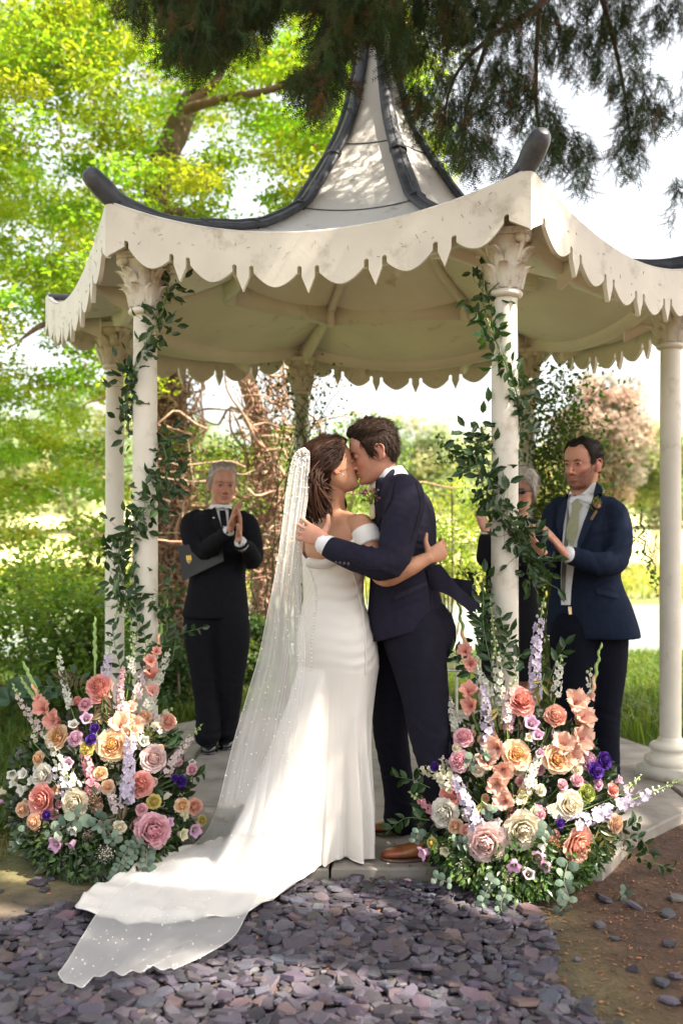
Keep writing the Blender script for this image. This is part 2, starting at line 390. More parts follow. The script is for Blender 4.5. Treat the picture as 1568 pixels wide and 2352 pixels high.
# lead ribs with upturned horn ends
for k in range(6):
    mb=MB(); r_=list(np.linspace(.04,1.81,44)); pts=[hr(k,r,rh(r)+.010) for r in r_]
    rad=[(.034+.020*min(1,r/.5),.022) for r in r_]
    hd=np.array([*hexdir(k),0])
    tube(mb,pts,rad,10,round_ends=False)
    gpart('rib_flashing',mb,M_lead)
    mb=MB(); pts=[hr(k,1.25,rh(1.25)+.016),hr(k,1.5,rh(1.5)+.020),hr(k,1.66,rh(1.66)+.028),hr(k,1.79,2.765),hr(k,1.87,2.805),hr(k,1.925,2.84)]
    tube(mb,pts,[(.022,.022),(.028,.026),(.034,.034),(.040,.045),(.047,.050),(.044,.044)],12,n=22)
    tube(mb,[hr(k,r,rh(r)+.035) for r in np.linspace(.06,1.3,34)],[.014]*34,8)
    if k!=4: gpart('rib_horn',mb,M_lead)
    for r0 in(.35,.62,.95,1.3):
        mb=MB(); tube(mb,[hr(k,r0,rh(r0)+.012+(.015 if r0>1.5 else 0)),hr(k,r0+.012,rh(r0+.012)+.012+(.016 if r0>1.5 else 0))],[(.052,.034)]*2,10,round_ends=False); gpart('lead_strap',mb,M_lead)
# finial
mb=MB(); lathe(mb,[(.06,4.25),(.075,4.33),(.05,4.40),(.03,4.47),(.06,4.55),(.065,4.60),(.04,4.68),(.015,4.80),(.004,4.95)],(CEN[0],CEN[1],0),16); gpart('finial',mb,M_lead)

# valances: a scalloped board below each eave
for k in range(6):
    A=roofpt(k,0,RE+.012); B=roofpt(k,1,RE+.012); L=np.linalg.norm((B-A)[:2]); d=(B-A)/L; nrm_=np.array([d[1],-d[0],0])
    def topz(x): s=np.clip(x/L,0,1); return rh(RE)+.012-4*s*(1-s)*.19
    ns=6; bt=.075; ed=.085; aw=(L-2*ed-(ns-1)*bt)/ns; tp=.152; kr=.0105
    hx=[ed]
    for i in range(ns):
        hx.append(hx[-1]+aw)
        if i<ns-1: hx.append(hx[-1]+bt)
    hx=np.array(hx); X_=np.unique(np.r_[-.0116,L+.0116,np.linspace(0,L,300),(hx[:,None]+np.array([-kr,-kr*.97,-kr*.8,-kr*.5,0,kr*.5,kr*.8,kr*.97,kr])[None]).ravel(),np.array([ (hx[2*q+1]+hx[2*q+2])/2 for q in range(ns-1)])])
    def drop(x):
        dx=np.abs(hx-x); q=int(dx.argmin())
        if dx[q]<kr*.99: return tp-.004-math.sqrt(kr*kr-dx[q]**2)
        if x<ed: return tp+.006+(ed-x)/ed*.072
        if x>L-ed: return tp+.006+(x-(L-ed))/ed*.072
        q=int(np.searchsorted(hx,x))-1
        if q%2==0: t=(x-hx[q])/aw; return tp+.004+.068*(1-abs(2*t-1)**1.8)
        t=(x-hx[q])/bt; return tp+.006+.090*(1-abs(2*t-1))
    D_=np.array([drop(x) for x in X_]); mb=MB(); fr=[]
    for off in(0,.020):
        T=np.array([A+d*x+nrm_*off for x in X_]); T[:,2]=topz(X_); Bm=T.copy(); Bm[:,2]-=D_; fr+= [T,Bm]
    grid(mb,np.stack([fr[0],fr[1]]),flip=True); grid(mb,np.stack([fr[2],fr[3]])); grid(mb,np.stack([fr[1],fr[3]]),flip=True); grid(mb,np.stack([fr[0],fr[2]]))
    gpart('valance_board',mb,M_white,smooth=False)
    # drip strip on top
    mb=MB(); tube(mb,[np.array([*(A[:2]+d[:2]*x+nrm_[:2]*.0),topz(x)+.006]) for x in np.linspace(0,L,30)],[(.016,.006)]*30,6,caps=False); gpart('eaves_strip',mb,M_roofw)
bpy.context.view_layer.update()
# beams on the columns: curved ring beams between column heads, with an arched lower edge
for k in range(6):
    mb=MB(); A=hp(k,SR,0); B=hp((k+1)%6,SR,0); L=np.linalg.norm(B-A); d=(B-A)/L; n=np.array([d[1],-d[0],0]); st=np.linspace(0,1,25)
    G=[]
    for off,top in((-.025,1),(.025,1),(.025,0),(-.025,0)):
        row=[]
        for s in st:
            q=A+d*L*s+n*off; sag=4*s*(1-s); zt=CAPT+.135-sag*.115; zb=CAPT+.02-sag*.135
            row.append([q[0],q[1],zt if top else zb])
        G.append(row)
    grid(mb,np.array(G),closeu=True); gpart('ring_beam',mb,M_ceil)
# inner ring of flat purlins at mid span and the curved hip rafters to each column
for k in range(6):
    mb=MB(); G=[]
    for r in np.linspace(.30,1.76,26):
        z=rh(r)-.078; dep=.055+.07*math.exp(-((r-1.5)/.35)**2)
        if r>1.62: dep=.06
        G.append([hr(k,r,z),hr(k,r,z-dep)])
    G=np.array(G); n=np.array([-hexdir(k)[1],hexdir(k)[0],0])*.022
    rows=np.stack([G[:,0]-n,G[:,0]+n,G[:,1]+n,G[:,1]-n]); grid(mb,rows,closeu=True); mb.add(rows[:,0],[[0,1,2,3]]); mb.add(rows[:,-1],[[3,2,1,0]])
    gpart('hip_rafter',mb,M_ceil)
    for r0,hgt in((.90,.12),):
        mb=MB(); A=hp(k,r0,0); B=hp((k+1)%6,r0,0); z1=rh(r0)-.07; z0=z1-hgt; L=B-A; d=nrm(L); n2=np.array([d[1],-d[0],0])*.02
        e=.026; A2=A+d*e; B2=B-d*e
        v=[]; 
        for q in(A2,B2):
            for sg in(-1,1):
                for z in(z0,z1): v.append(q+n2*sg+[0,0,z])
        mb.add(v,[[0,1,3,2],[4,6,7,5],[0,4,5,1],[2,3,7,6],[0,2,6,4],[1,5,7,3]]); gpart('purlin',mb,M_ceil)
        mb=MB(); box(mb,hp(k,r0-.03,z0+.05),(.05,.05,.13),rotm(0,0,TH+R(60)*k)); gpart('purlin_bracket',mb,M_ceil)
# outrigger brackets under the eaves
for k in range(6):
    for s in(.28,.72):
        mb=MB(); a=roofpt(k,s,SR+.01); b=roofpt(k,s,RE-.02); z=a[2]-.08
        n=nrm(np.cross(b-a,[0,0,1]))*.015
        G=np.array([[a+[0,0,-.08]-n,a+[0,0,-.08]+n,a+[0,0,-.19]+n,a+[0,0,-.19]-n],[b+[0,0,-.06]-n,b+[0,0,-.06]+n,b+[0,0,-.10]+n,b+[0,0,-.10]-n]]); grid(mb,G,closev=True); mb.add(G[0],[[3,2,1,0]]); mb.add(G[1],[[0,1,2,3]]); gpart('eaves_bracket',mb,M_ceil)

# ------------------------------------------------------------------ stone platform: flagstones
M_flag=mat('york_stone',(.24,.215,.19),.85,var=.22,vscale=6,bump=.7,bscale=14,dirt=((.13,.10,.07),5,.52,.75),bdist=.008,stretch=(1,1,1))
plat=empty('stone_platform'); plat['kind']='structure'
def hexr(a,Ra):   # apothem style hexagon distance
    b=(a-(TH+R(-90)))%R(60)-R(30); return 0
hexpoly=[CEN+hexdir(k)*1.99 for k in range(6)]
def clip_poly(poly,p,n):
    out=[]
    for i in range(len(poly)):
        a=poly[i]; b=poly[(i+1)%len(poly)]; da=np.dot(a-p,n); db=np.dot(b-p,n)
        if da<=0: out.append(a)
        if (da<0)!=(db<0) and abs(da-db)>1e-9: out.append(a+(b-a)*da/(da-db))
    return out
bnd=[(hexpoly[k],hexpoly[(k+1)%6]) for k in range(6)]
def inset(poly,g):
    c=np.mean(poly,0); n=len(poly); out=list(poly)
    for i in range(n):
        a=np.array(poly[i]); b=np.array(poly[(i+1)%n]); e=b-a
        if np.linalg.norm(e)<1e-4: continue
        e/=np.linalg.norm(e); nn=np.array([e[1],-e[0]])
        if np.dot(nn,c-a)>0: nn=-nn
        out=clip_poly(out,a-nn*g,nn)
        if len(out)<3: return out
    return out
rr=np.random.default_rng(3)
def flag(poly,z0=-.055,top=0.0,rough_edge=True):
    poly=inset(poly,.005)
    if len(poly)<3: return
    # densify the edges for a hewn outline
    pts=[]
    for i in range(len(poly)):
        a=np.array(poly[i]); b=np.array(poly[(i+1)%len(poly)]); L=np.linalg.norm(b-a); m=max(1,int(L/.09))
        for j in range(m): pts.append(a+(b-a)*j/m+rr.normal(size=2)*(.0022 if j else 0))
    pts=np.array(pts); c=pts.mean(0); n=len(pts)
    ch=c+(pts-c)*(1-.010/np.maximum(.05,np.linalg.norm(pts-c,axis=1)))[:,None]
    dz=rr.normal()*.002; tl=rr.normal(size=2)*.004
    zt=lambda q:top+dz+(q-c)@tl
    lo=np.c_[pts,np.full(n,z0)]; mid=np.c_[pts,zt(pts)-.008]; hi=np.c_[ch,zt(ch)]
    mb=MB(); grid(mb,np.stack([lo,mid,hi]),closev=True); mb.add(np.vstack([hi,[[*c,top+dz]]]),np.array([[i,(i+1)%n,n] for i in range(n)]))
    # orientation
    o=mb.obj('flagstone',M_flag,plat,smooth=False); return o
def clip_hex(poly):
    for a,b in bnd:
        e=nrm(b-a); n=np.array([e[1],-e[0]]); 
        if np.dot(n,CEN-a)>0: n=-n
        poly=clip_poly(poly,a,n)
        if len(poly)<3: return []
    return poly
FY=3.885
ang=R(-4); ca,sa=math.cos(ang),math.sin(ang)
yy=FY+.46; row=0
while yy<7.9:
    hgt=rr.uniform(.40,.58); xx=-2.4+rr.uniform(0,.3)
    while xx<2.6:
        wd=rr.uniform(.45,.85)
        pl=[np.array([xx,yy]),np.array([xx+wd,yy]),np.array([xx+wd,yy+hgt]),np.array([xx,yy+hgt])]
        pl=[CEN+np.array([ca*(q[0]-CEN[0])-sa*(q[1]-CEN[1]),sa*(q[0]-CEN[0])+ca*(q[1]-CEN[1])]) if row else q for q in pl] if False else pl
        pl=clip_hex(pl)
        if len(pl)>=3: flag([np.array(q) for q in pl])
        xx+=wd
    yy+=hgt; row+=1
for x0,x1 in((-.99,-.62),(-.62,-.045),(-.045,.60),(.60,1.02)): flag([np.array([x0,FY]),np.array([x1,FY]),np.array([x1 if x1<1 else 1.30,FY+.46]),np.array([x0 if x0>-.9 else -1.3,FY+.46])])
mb=MB(); hx=np.array([[*(CEN+(q-CEN)*.985)] for q in hexpoly]); mb.add(np.vstack([np.c_[hx,np.full(6,-.012)]]),[[0,1,2,3,4,5]]); 
mo=mb.obj('mortar_bed',mat('mortar',(.12,.10,.08),.95,var=.3,vscale=30),plat)
# ------------------------------------------------------------------ foliage tools
def greens(n,base,var=.35,hue=.15,r=None):
    r=r or rng; b=np.asarray(base,float); k=1+var*r.uniform(-1,1,(n,1)); h=1+hue*r.uniform(-1,1,(n,1))
    c=b*k; c[:,0]*=h[:,0]; return np.clip(c,0,1)
LEAF4=np.array([[0,0,0],[.28,.45,.06],[0,1,0],[-.28,.45,.06]]); LF4=np.array([[0,1,2,3]])
LEAF6=np.array([[0,0,0],[.19,.28,.05],[.20,.6,.03],[0,1,-.12],[-.20,.6,.03],[-.19,.28,.05],[0,.45,-.03]]); LF6=np.array([[0,1,6],[1,2,6],[2,3,6],[3,4,6],[4,5,6],[5,0,6]])
def clumps(mb,cen,rad,nper,size,base,flat=.6,var=.4,horiz=.6,hue=.2,shell=.4):
    """leaf clumps: cen (n,3), rad (n,)"""
    n=len(cen); N=n*nper; d=rng.normal(size=(N,3)); d/=np.linalg.norm(d,axis=1)[:,None]
    u=rng.random(N)**shell; r=np.repeat(rad,nper)
    p=np.repeat(cen,nper,0)+d*u[:,None]*r[:,None]*np.array([1,1,flat])
    dirs=rng.normal(size=(N,3)); dirs[:,2]*=(1-horiz); dirs[:,2]-=.25
    spin=rng.normal(size=(N,3))*np.array([1-horiz,1-horiz,1])+np.array([0,0,0.]); 
    ds=dirs/np.linalg.norm(dirs,axis=1)[:,None]
    zz=np.tile([0,0,1.],(N,1))+rng.normal(size=(N,3))*(1.2-horiz); x=np.cross(ds,zz); x/=np.linalg.norm(x,axis=1)[:,None]+1e-9; z=np.cross(x,ds)
    rot=np.stack([x,ds,z],2); s=size*rng.uniform(.6,1.3,N)
    cc=np.repeat(greens(n,base,var*.6,hue),nper,0)*(1+var*.5*rng.uniform(-1,1,(N,1)))
    scatter(mb,LEAF4,LF4,p,rot,s,np.clip(cc,0,1)); return mb
def in_ell(n,c,r,shell=.45):
    d=rng.normal(size=(n,3)); d/=np.linalg.norm(d,axis=1)[:,None]; return np.asarray(c)+d*(rng.random(n)**shell)[:,None]*np.asarray(r)
M_leaf=mat('sunlit_foliage',(1,1,1),.45,tint=True,transl=.55,tcol=(1.35,1.45,.5),spec=.35)
M_leafd=mat('dark_glossy_leaf',(1,1,1),.35,tint=True,transl=.25,tcol=(1.3,1.5,.4),spec=.5)
M_far=mat('distant_foliage',(1,1,1),.8,tint=True,transl=.4,spec=.1)
M_bark=mat('rough_bark',(1,1,1),.9,tint=True,var=.4,vscale=6,bump=1.0,bscale=14,bdist=.03,stretch=(1,1,.35))
M_twig=mat('dry_woody_stem',(1,1,1),.85,tint=True,var=.25,vscale=10)
M_stem=mat('green_stem',(1,1,1),.5,tint=True)
def trunkmesh(mb,pts,rad,col,seg=14,n=40,rough=.12,seed=0):
    t=MB(); tube(t,pts,rad,seg,n); V=t.v[0]; c=interp(np.asarray(pts,float),max(n,2))
    for q in range(len(t.v)):
        V=t.v[q]; k=vnoise(V*np.array([1,1,.4]),9,seed)*rough*np.mean(rad)+vnoise(V,3,seed+2)*rough*1.3*np.mean(rad); dd=V-c[np.argmin(((V[:,None]-c[None])**2).sum(-1),1)]; dd/=np.linalg.norm(dd,axis=1)[:,None]+1e-6; t.v[q]=V+dd*k[:,None]
    for q in range(len(t.c)): t.c[q]=np.tile(col,(len(t.c[q]),1))
    mb.merge(t); return mb

# ------------------------------------------------------------------ golden tree on the left (thick trunk wrapped in dry ivy stems)
D1=9.6
t1=empty('acacia_tree',(P(400,1450,D1)[0],D1,-.1)); tag(t1,'tall tree with bright yellow-green leaves and a thick trunk rising beside the left columns','tree')
bpy.context.view_layer.update()
def child(parent,name,mb,m,smooth=True):
    o=mb.obj(name,m,None,smooth); bpy.context.view_layer.update(); o.parent=parent; o.matrix_parent_inverse=parent.matrix_world.inverted(); return o
BK=(.17,.105,.07)
tr=MB(); trunkmesh(tr,[P(412,1500,D1),P(402,1300,D1),P(394,1080,D1),P(390,860,D1),P(372,600,D1),P(362,440,D1+.4),P(392,330,D1+.8),P(430,250,D1+1.2),P(470,130,D1+1.4),P(500,-60,D1+.6),P(520,-300,D1+1)],[.20,.17,.16,.155,.14,.13,.14,.11,.08,.06,.04],(.11,.065,.045),18,70)
child(t1,'trunk',tr,M_bark)
for a in ([(430,250,D1),(520,225,D1-.2),(640,200,D1-.4),(800,120,D1-.6),(900,0,D1-.6)],[(440,235,D1),(500,180,D1),(515,120,D1),(512,60,D1)],[(366,480,D1),(470,500,D1+.4),(580,560,D1+.6),(650,640,D1+.8)],[(390,860,D1),(250,760,D1-.3),(120,740,D1-.5),(20,800,D1-.8)]):
    b=MB(); trunkmesh(b,[P(*q) for q in a],np.linspace(.05,.012,len(a)),BK,8,24); child(t1,'limb',b,M_bark)
# crown, made of flat layered sprays; the gaps where the sky shows are left open
gaps=[(60,800,110,60),(430,330,90,60),(560,470,70,60),(20,270,50,50),(560,380,40,50),(520,860,150,60),(180,225,40,25),(1000,60,60,60)]
ctr=[]; rad=[]
def fits(px,py):
    for gx,gy,a,b in gaps:
        if ((px-gx)/a)**2+((py-gy)/b)**2<1: return False
    return True
nleafc=0
while len(ctr)<760:
    px=rng.uniform(-160,1010); py=rng.uniform(-260,900)
    if px>760 and py>620: continue
    if px>560 and py>760: continue
    if px>850 and rng.random()<.35: continue
    if not fits(px,py) and rng.random()<.9: continue
    if py>420 and py<900 and 300<px<1000 and rng.random()<.3: continue
    d=rng.uniform(8.6,13.5); ctr.append(P(px,py,d)); rad.append(rng.uniform(.25,.55))
for i in range(70):   # low hanging skirt on the left
    px=rng.uniform(-120,300); py=rng.uniform(880,1260); ctr.append(P(px,py,rng.uniform(9.5,12.5))); rad.append(rng.uniform(.22,.42))
cr=MB(); clumps(cr,np.array(ctr),np.array(rad),190,.066,(.30,.385,.045),flat=.35,var=.5,horiz=.5,hue=.28)
o=child(t1,'crown',cr,M_leaf,False); o['kind']='stuff'
# brown seed pods hanging in the crown
pd=MB(); pc=np.array(ctr)[rng.choice(len(ctr),150)]; pp=in_ell(2200,(0,0,0),(.3,.3,.2))+pc[rng.integers(0,150,2200)]
scatter(pd,LEAF4*np.array([.5,1,1]),LF4,pp,rot_from_z(np.tile([0,0,-1.],(2200,1))+rng.normal(size=(2200,3))*.4),rng.uniform(.05,.10,2200),greens(2200,(.38,.22,.14),.3)); o=child(t1,'seed_pods',pd,M_leaf,False); o['kind']='stuff'
# second leaning trunk
D2=9.0
t2=empty('leaning_tree',(P(600,1430,D2)[0],D2,-.1)); tag(t2,'slender brown tree trunk leaning left behind the bride, tangled with bare stems','tree'); bpy.context.view_layer.update()
tr=MB(); trunkmesh(tr,[P(598,1480,D2),P(606,1350,D2),P(618,1200,D2),P(608,1050,D2),P(585,930,D2),P(552,830,D2),P(520,700,D2),P(500,520,D2)],[.13,.11,.10,.10,.09,.09,.08,.06],(.34,.21,.15),14,50); child(t2,'trunk',tr,M_bark)
cc=np.array([P(rng.uniform(430,900),rng.uniform(960,1160),rng.uniform(8.6,10.5)) for _ in range(55)]); cr=MB(); clumps(cr,cc,rng.uniform(.15,.34,55),95,.05,(.16,.22,.035),flat=.6,var=.6,horiz=.3,hue=.3)
o=child(t2,'crown',cr,M_leaf,False); o['kind']='stuff'
# tangle of dry ivy stems round both trunks
iv=empty('dry_ivy',(P(405,1400,D1)[0],D1-.2,-.1)); tag(iv,'tangle of bare brown ivy stems clinging to the two trunks behind the gazebo','ivy'); bpy.context.view_layer.update()
mb=MB()
for i in range(230):
    if i<120: x0=rng.normal(398,32); dd=D1-rng.uniform(.0,.25); y0=rng.uniform(850,1450)
    elif i<170: x0=rng.normal(610,38); dd=D2-rng.uniform(0,.2); y0=rng.uniform(860,1400)
    else: x0=rng.uniform(430,720); dd=rng.uniform(8.4,9.6); y0=rng.uniform(930,1330)
    L=rng.uniform(60,240); hor=rng.random()<(.25 if i<170 else .7); px,py=x0,y0; pts=[P(px,py,dd)]
    for s in range(6):
        px+=rng.normal()*16+(L/6 if hor else 0)*(1 if i%2 else -1); py-= (L/6)*(0 if hor else 1)+rng.normal()*12; pts.append(P(px,py,dd+rng.normal()*.04))
    tube(mb,pts,np.linspace(.013,.005,7)*rng.uniform(.6,1.5),5,n=14,col=greens(1,(.42,.27,.18),.3)[0],caps=False)
o=child(iv,'stems',mb,M_twig); o['kind']='stuff'
mb=MB(); N=7000; q=np.array([P(rng.normal(398,34),rng.uniform(830,1440),D1-.15-rng.uniform(0,.12)) for _ in range(4200)]+[P(rng.normal(612,36),rng.uniform(860,1420),D2-.12-rng.uniform(0,.1)) for _ in range(2800)])
scatter(mb,LEAF4*np.array([.5,1,1]),LF4,q,rand_rot(N),rng.uniform(.03,.075,N),greens(N,(.36,.22,.15),.45)); o=child(iv,'withered_leaves',mb,M_twig,False); o['kind']='stuff'

# ------------------------------------------------------------------ shrubs and far trees
def shrub(name,label,cat,cen,rr_,nc,nper,size,base,group=None,mat_=None,rc=(.12,.3),stems=10,**kw):
    b=np.array([cen[0],cen[1],float(gz(cen[0],cen[1]))]); e=empty(name,tuple(b)); tag(e,label,cat,group); bpy.context.view_layer.update()
    mb=MB(); c=in_ell(nc,cen,rr_); c[:,2]=np.maximum(c[:,2],b[2]+.03); clumps(mb,c,rng.uniform(*rc,nc),nper,size,base,**kw); o=child(e,'foliage',mb,mat_ or M_leaf,False); o['kind']='stuff'
    mb=MB()
    for i in range(stems): tube(mb,[b+rng.normal(size=3)*[.1,.1,0]*rr_[0],b*.5+c[i]*.5+rng.normal(size=3)*.05,c[i]],[.012*max(1,rr_[2])]*3,5,n=8,col=(.2,.15,.09),caps=False)
    o=child(e,'stems',mb,M_twig); o['kind']='stuff'; return e
shrub('weedy_shrub','leafy light green shrub growing at the left edge beyond the left columns','shrub',P(60,1430,7.6),(.9,.7,.55),80,110,.055,(.20,.29,.06),flat=.9,var=.5)
shrub('weedy_shrub','darker green weed clump just left of the back left column','shrub',P(190,1520,7.2),(.42,.4,.45),40,110,.05,(.10,.17,.035),flat=.9,var=.5)
shrub('weedy_shrub','yellow-green bush behind the left pair of columns at the pond edge','shrub',P(230,1360,10.4),(1.2,.8,.55),60,110,.06,(.34,.38,.08),flat=.8,var=.6)
shrub('fern','dark green fern bush between the left column and the clapping man in black','fern',P(402,1560,7.5),(.18,.2,.30),30,110,.045,(.05,.10,.02),rc=(.06,.13),flat=.8,mat_=M_leafd)
shrub('waterside_bush','yellow-green bush seen between the groom and the front right column','shrub',P(1020,1240,9.5),(.55,.5,.65),60,75,.05,(.27,.31,.06),flat=.8,var=.7)
shrub('waterside_bush','loose green bush behind the bride and the leaning trunk','shrub',P(700,1230,9.8),(.8,.5,.6),60,80,.05,(.20,.26,.05),flat=.8,var=.7)
shrub('waterside_bush','bushy green growth between the thick trunk and the clapping man in black','shrub',P(450,1290,9.9),(.7,.5,.55),55,90,.05,(.19,.25,.045),flat=.8,var=.7)
shrub('waterside_bush','low ivy-green bush at the foot of the leaning trunk','shrub',P(590,1500,8.6),(.4,.3,.35),35,100,.05,(.07,.12,.03),rc=(.08,.2))
shrub('copper_tree','rounded copper-pink tree across the pond, right of the back right column','tree',P(1385,1010,30),(1.35,1.5,1.9),150,130,.16,(.46,.36,.28),mat_=M_far,rc=(.3,.6),flat=.8,var=.5)
shrub('meadow_tree','yellow-green tree on the far bank at the right edge between the columns','tree',P(1500,1070,32),(1.9,1.5,1.3),120,110,.17,(.34,.38,.13),mat_=M_far,rc=(.3,.6),flat=.8,var=.4)
i=0
labs=['pale hazy tree on the far hill behind the groom\'s head','pale green tree on the skyline just right of the groom','hazy yellow tree on the far bank left of the copper tree','hazy round tree far off behind the left columns','distant pale tree behind the thick trunk','hazy tree on the far bank behind the bride','low pale tree on the skyline at the right edge','hazy tree far beyond the left shrubs']
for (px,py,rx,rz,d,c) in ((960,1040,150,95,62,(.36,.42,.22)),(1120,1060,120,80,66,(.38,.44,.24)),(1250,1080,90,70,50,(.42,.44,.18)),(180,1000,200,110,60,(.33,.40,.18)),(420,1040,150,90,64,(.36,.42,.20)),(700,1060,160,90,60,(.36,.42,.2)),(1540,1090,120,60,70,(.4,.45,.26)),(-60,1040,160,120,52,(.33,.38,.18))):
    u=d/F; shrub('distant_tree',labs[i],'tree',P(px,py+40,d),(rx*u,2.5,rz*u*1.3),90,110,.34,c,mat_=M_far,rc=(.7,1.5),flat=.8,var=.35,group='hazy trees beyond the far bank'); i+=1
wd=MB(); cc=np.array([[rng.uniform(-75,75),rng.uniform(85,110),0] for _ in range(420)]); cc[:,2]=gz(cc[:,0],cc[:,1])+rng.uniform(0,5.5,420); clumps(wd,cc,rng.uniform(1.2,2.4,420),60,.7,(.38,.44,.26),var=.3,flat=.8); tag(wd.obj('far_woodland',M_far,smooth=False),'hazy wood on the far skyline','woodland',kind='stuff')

# ------------------------------------------------------------------ grass
M_grass=mat('meadow_grass',(1,1,1),.5,tint=True,transl=.45,tcol=(1.3,1.3,.5),spec=.3)
def grass(xy,h,base,name,label,wid=.006,lean=.45,var=.35):
    n=len(xy); z=gz(xy[:,0],xy[:,1]); b=np.c_[xy,z]; H=h*rng.uniform(.5,1.3,n); a=rng.uniform(0,2*math.pi,n); ld=np.c_[np.cos(a),np.sin(a)]*(rng.random(n)*lean)[:,None]*H[:,None]
    side=np.c_[-np.sin(a),np.cos(a),0*a]*(wid*rng.uniform(.6,1.4,n))[:,None]
    m=b+np.c_[ld*.35,H*.6]; t=b+np.c_[ld*1.3,H*(1-.3*lean)]
    V=np.stack([b-side,b+side,m+side*.8,m-side*.8,t],1).reshape(-1,3); o=np.arange(n)[:,None]*5
    mb=MB(); col=np.repeat(greens(n,base,var,.3),5,0); mb.add(V,np.concatenate([o+np.array([0,1,2,3])]),col)
    tri=o+np.array([3,2,4]); mb.l.append(tri.ravel()); mb.n.append(np.full(n,3)); mb.mi.append(np.zeros(n,int))
    ob=mb.obj(name,M_grass,smooth=False); tag(ob,label,'grass',kind='stuff'); return ob
def region(n,f,x0,x1,y0,y1):
    q=np.c_[rng.uniform(x0,x1,n*3),rng.uniform(y0,y1,n*3)]; return q[f(q[:,0],q[:,1])][:n]
def outside_plat(x,y,m=.0):
    dx=x-CEN[0]; dy=y-CEN[1]; ins=np.ones_like(x,bool)
    for k in range(6):
        a,b=bnd[k]; e=nrm(b-a); n=np.array([e[1],-e[0]]); 
        if np.dot(n,CEN-a)>0: n=-n
        ins&=((x-a[0])*n[0]+(y-a[1])*n[1])<m
    return ~ins
grass(region(26000,lambda x,y:outside_plat(x,y,.03)&(y>4.4+.5*np.abs(x+1)*0),-4.5,-0.9,4.3,10.5),.16,(.10,.15,.03),'grass_left','long grass left of the stone platform',.005,.9)
grass(region(9000,lambda x,y:outside_plat(x,y,.05),-3.2,-1.4,3.4,5.2),.06,(.22,.19,.07),'dry_grass','short dry grass at the lower left',.003,1.4)
grass(region(22000,lambda x,y:outside_plat(x,y,.03)&(y>6.2),0.9,5.5,6.0,12.0),.24,(.13,.19,.035),'grass_right','long bright grass behind the platform on the right',.006,.9)
grass(region(16000,lambda x,y:outside_plat(x,y,.03)&(y>7),-2.2,1.6,6.8,11.8),.14,(.12,.17,.035),'grass_back','grass between the platform and the pond',.006,.9)
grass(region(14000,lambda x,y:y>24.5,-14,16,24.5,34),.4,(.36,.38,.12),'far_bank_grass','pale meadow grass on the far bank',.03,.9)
# big leaf plant
bl=empty('butterbur_plant',tuple(P(60,1640,6.6)*[1,1,0]+[0,0,-.05])); tag(bl,'broad blue-green leaves low in the grass at the left edge','plant'); bpy.context.view_layer.update()
M_big=mat('broad_blue_leaf',(.07,.13,.07),.4,var=.15,vscale=14,transl=.2)
for (px,py,s,a,ti) in ((62,1585,.11,0,1.0),(105,1600,.08,.9,.9),(22,1605,.09,-.8,1.1),(85,1615,.08,.5,.8)):
    mb=MB(); c=P(px,py,6.6); th=np.linspace(0,2*math.pi,19)[:-1]; G=[]
    for q in(.02,.5,1): G.append([[math.cos(t)*s*q*(1+.06*math.sin(5*t)),math.sin(t)*s*q*.8,.03*q*math.sin(3*t)+.05*q*q] for t in th])
    G=np.array(G)@rotm(ti,0,a).T+c; grid(mb,G,closev=True); tube(mb,[c,c*[1,1,.5]+[0,.05,0],[c[0],c[1]+.08,-.05]],.006,5)
    child(bl,'leaf',mb,M_big)

# ------------------------------------------------------------------ climbing roses on the back columns
def climber(label,paths,nleaf,lc,size,spread,blooms,bloomcol,name='climbing_rose'):
    p0=paths[0][0]; e=empty(name,(p0[0],p0[1],-.05)); tag(e,label,'climbing plant'); bpy.context.view_layer.update()
    mb=MB(); allp=[]
    for pt in paths: 
        q=interp(np.array(pt),24)+rng.normal(size=(24,3))*.012; allp.append(q); tube(mb,q,np.linspace(.008,.002,24),5,col=(.13,.12,.06),caps=False)
    o=child(e,'stems',mb,M_twig); o['kind']='stuff'; A=np.vstack(allp); mb=MB(); b=A[rng.integers(0,len(A),nleaf)]+rng.normal(size=(nleaf,3))*spread
    scatter(mb,LEAF6*[1.5,1,1],LF6,b,rot_from_z(rng.normal(size=(nleaf,3))+[0,0,-.3]),size*rng.uniform(.6,1.3,nleaf),greens(nleaf,lc,.45,.3)); o=child(e,'leaves',mb,M_leaf,False); o['kind']='stuff'
    for i in range(blooms):
        c=A[rng.integers(0,len(A))]+rng.normal(size=3)*spread; mb=MB()
        for k in range(7): M=rotm(rng.uniform(.3,1.2),0,k*.9+rng.random()); scatter(mb,LEAF4*[2.,1,1],LF4,c[None],M[None],np.array([.022]),np.array([bloomcol]))
        child(e,'bloom',mb,M_leaf,False)
b2=hp(2,SR,0); b1=hp(3,SR,0)
ph=[]
for i in range(26):
    a=rng.uniform(0,6.28); r=rng.uniform(.05,.20); x=b2[0]+.12+math.cos(a)*r; y=b2[1]+math.sin(a)*r*.6
    top=rng.uniform(1.6,2.55); ph.append([(b2[0]+.1,b2[1]-.1,0),(x,y,top*.45),(x+rng.normal()*.12,y-.05,top*.8),(x+rng.normal()*.28,y-.1,top)])
climber('dense leafy climbing rose covering the back right column behind the standing men',ph,6500,(.06,.105,.025),.034,np.array([.09,.08,.09]),10,(.6,.3,.33))
ph=[[(b1[0]-.1,b1[1]-.1,0),(b1[0]-.15+rng.normal()*.08,b1[1]-.1,1.0),(b1[0]+rng.normal()*.10,b1[1]-.1,1.9),(b1[0]+rng.normal()*.25,b1[1],2.45)] for _ in range(12)]
climber('sparse twiggy climber winding up the slim back column behind the bride',ph,1500,(.09,.14,.03),.028,np.array([.09,.08,.08]),3,(.6,.3,.33))
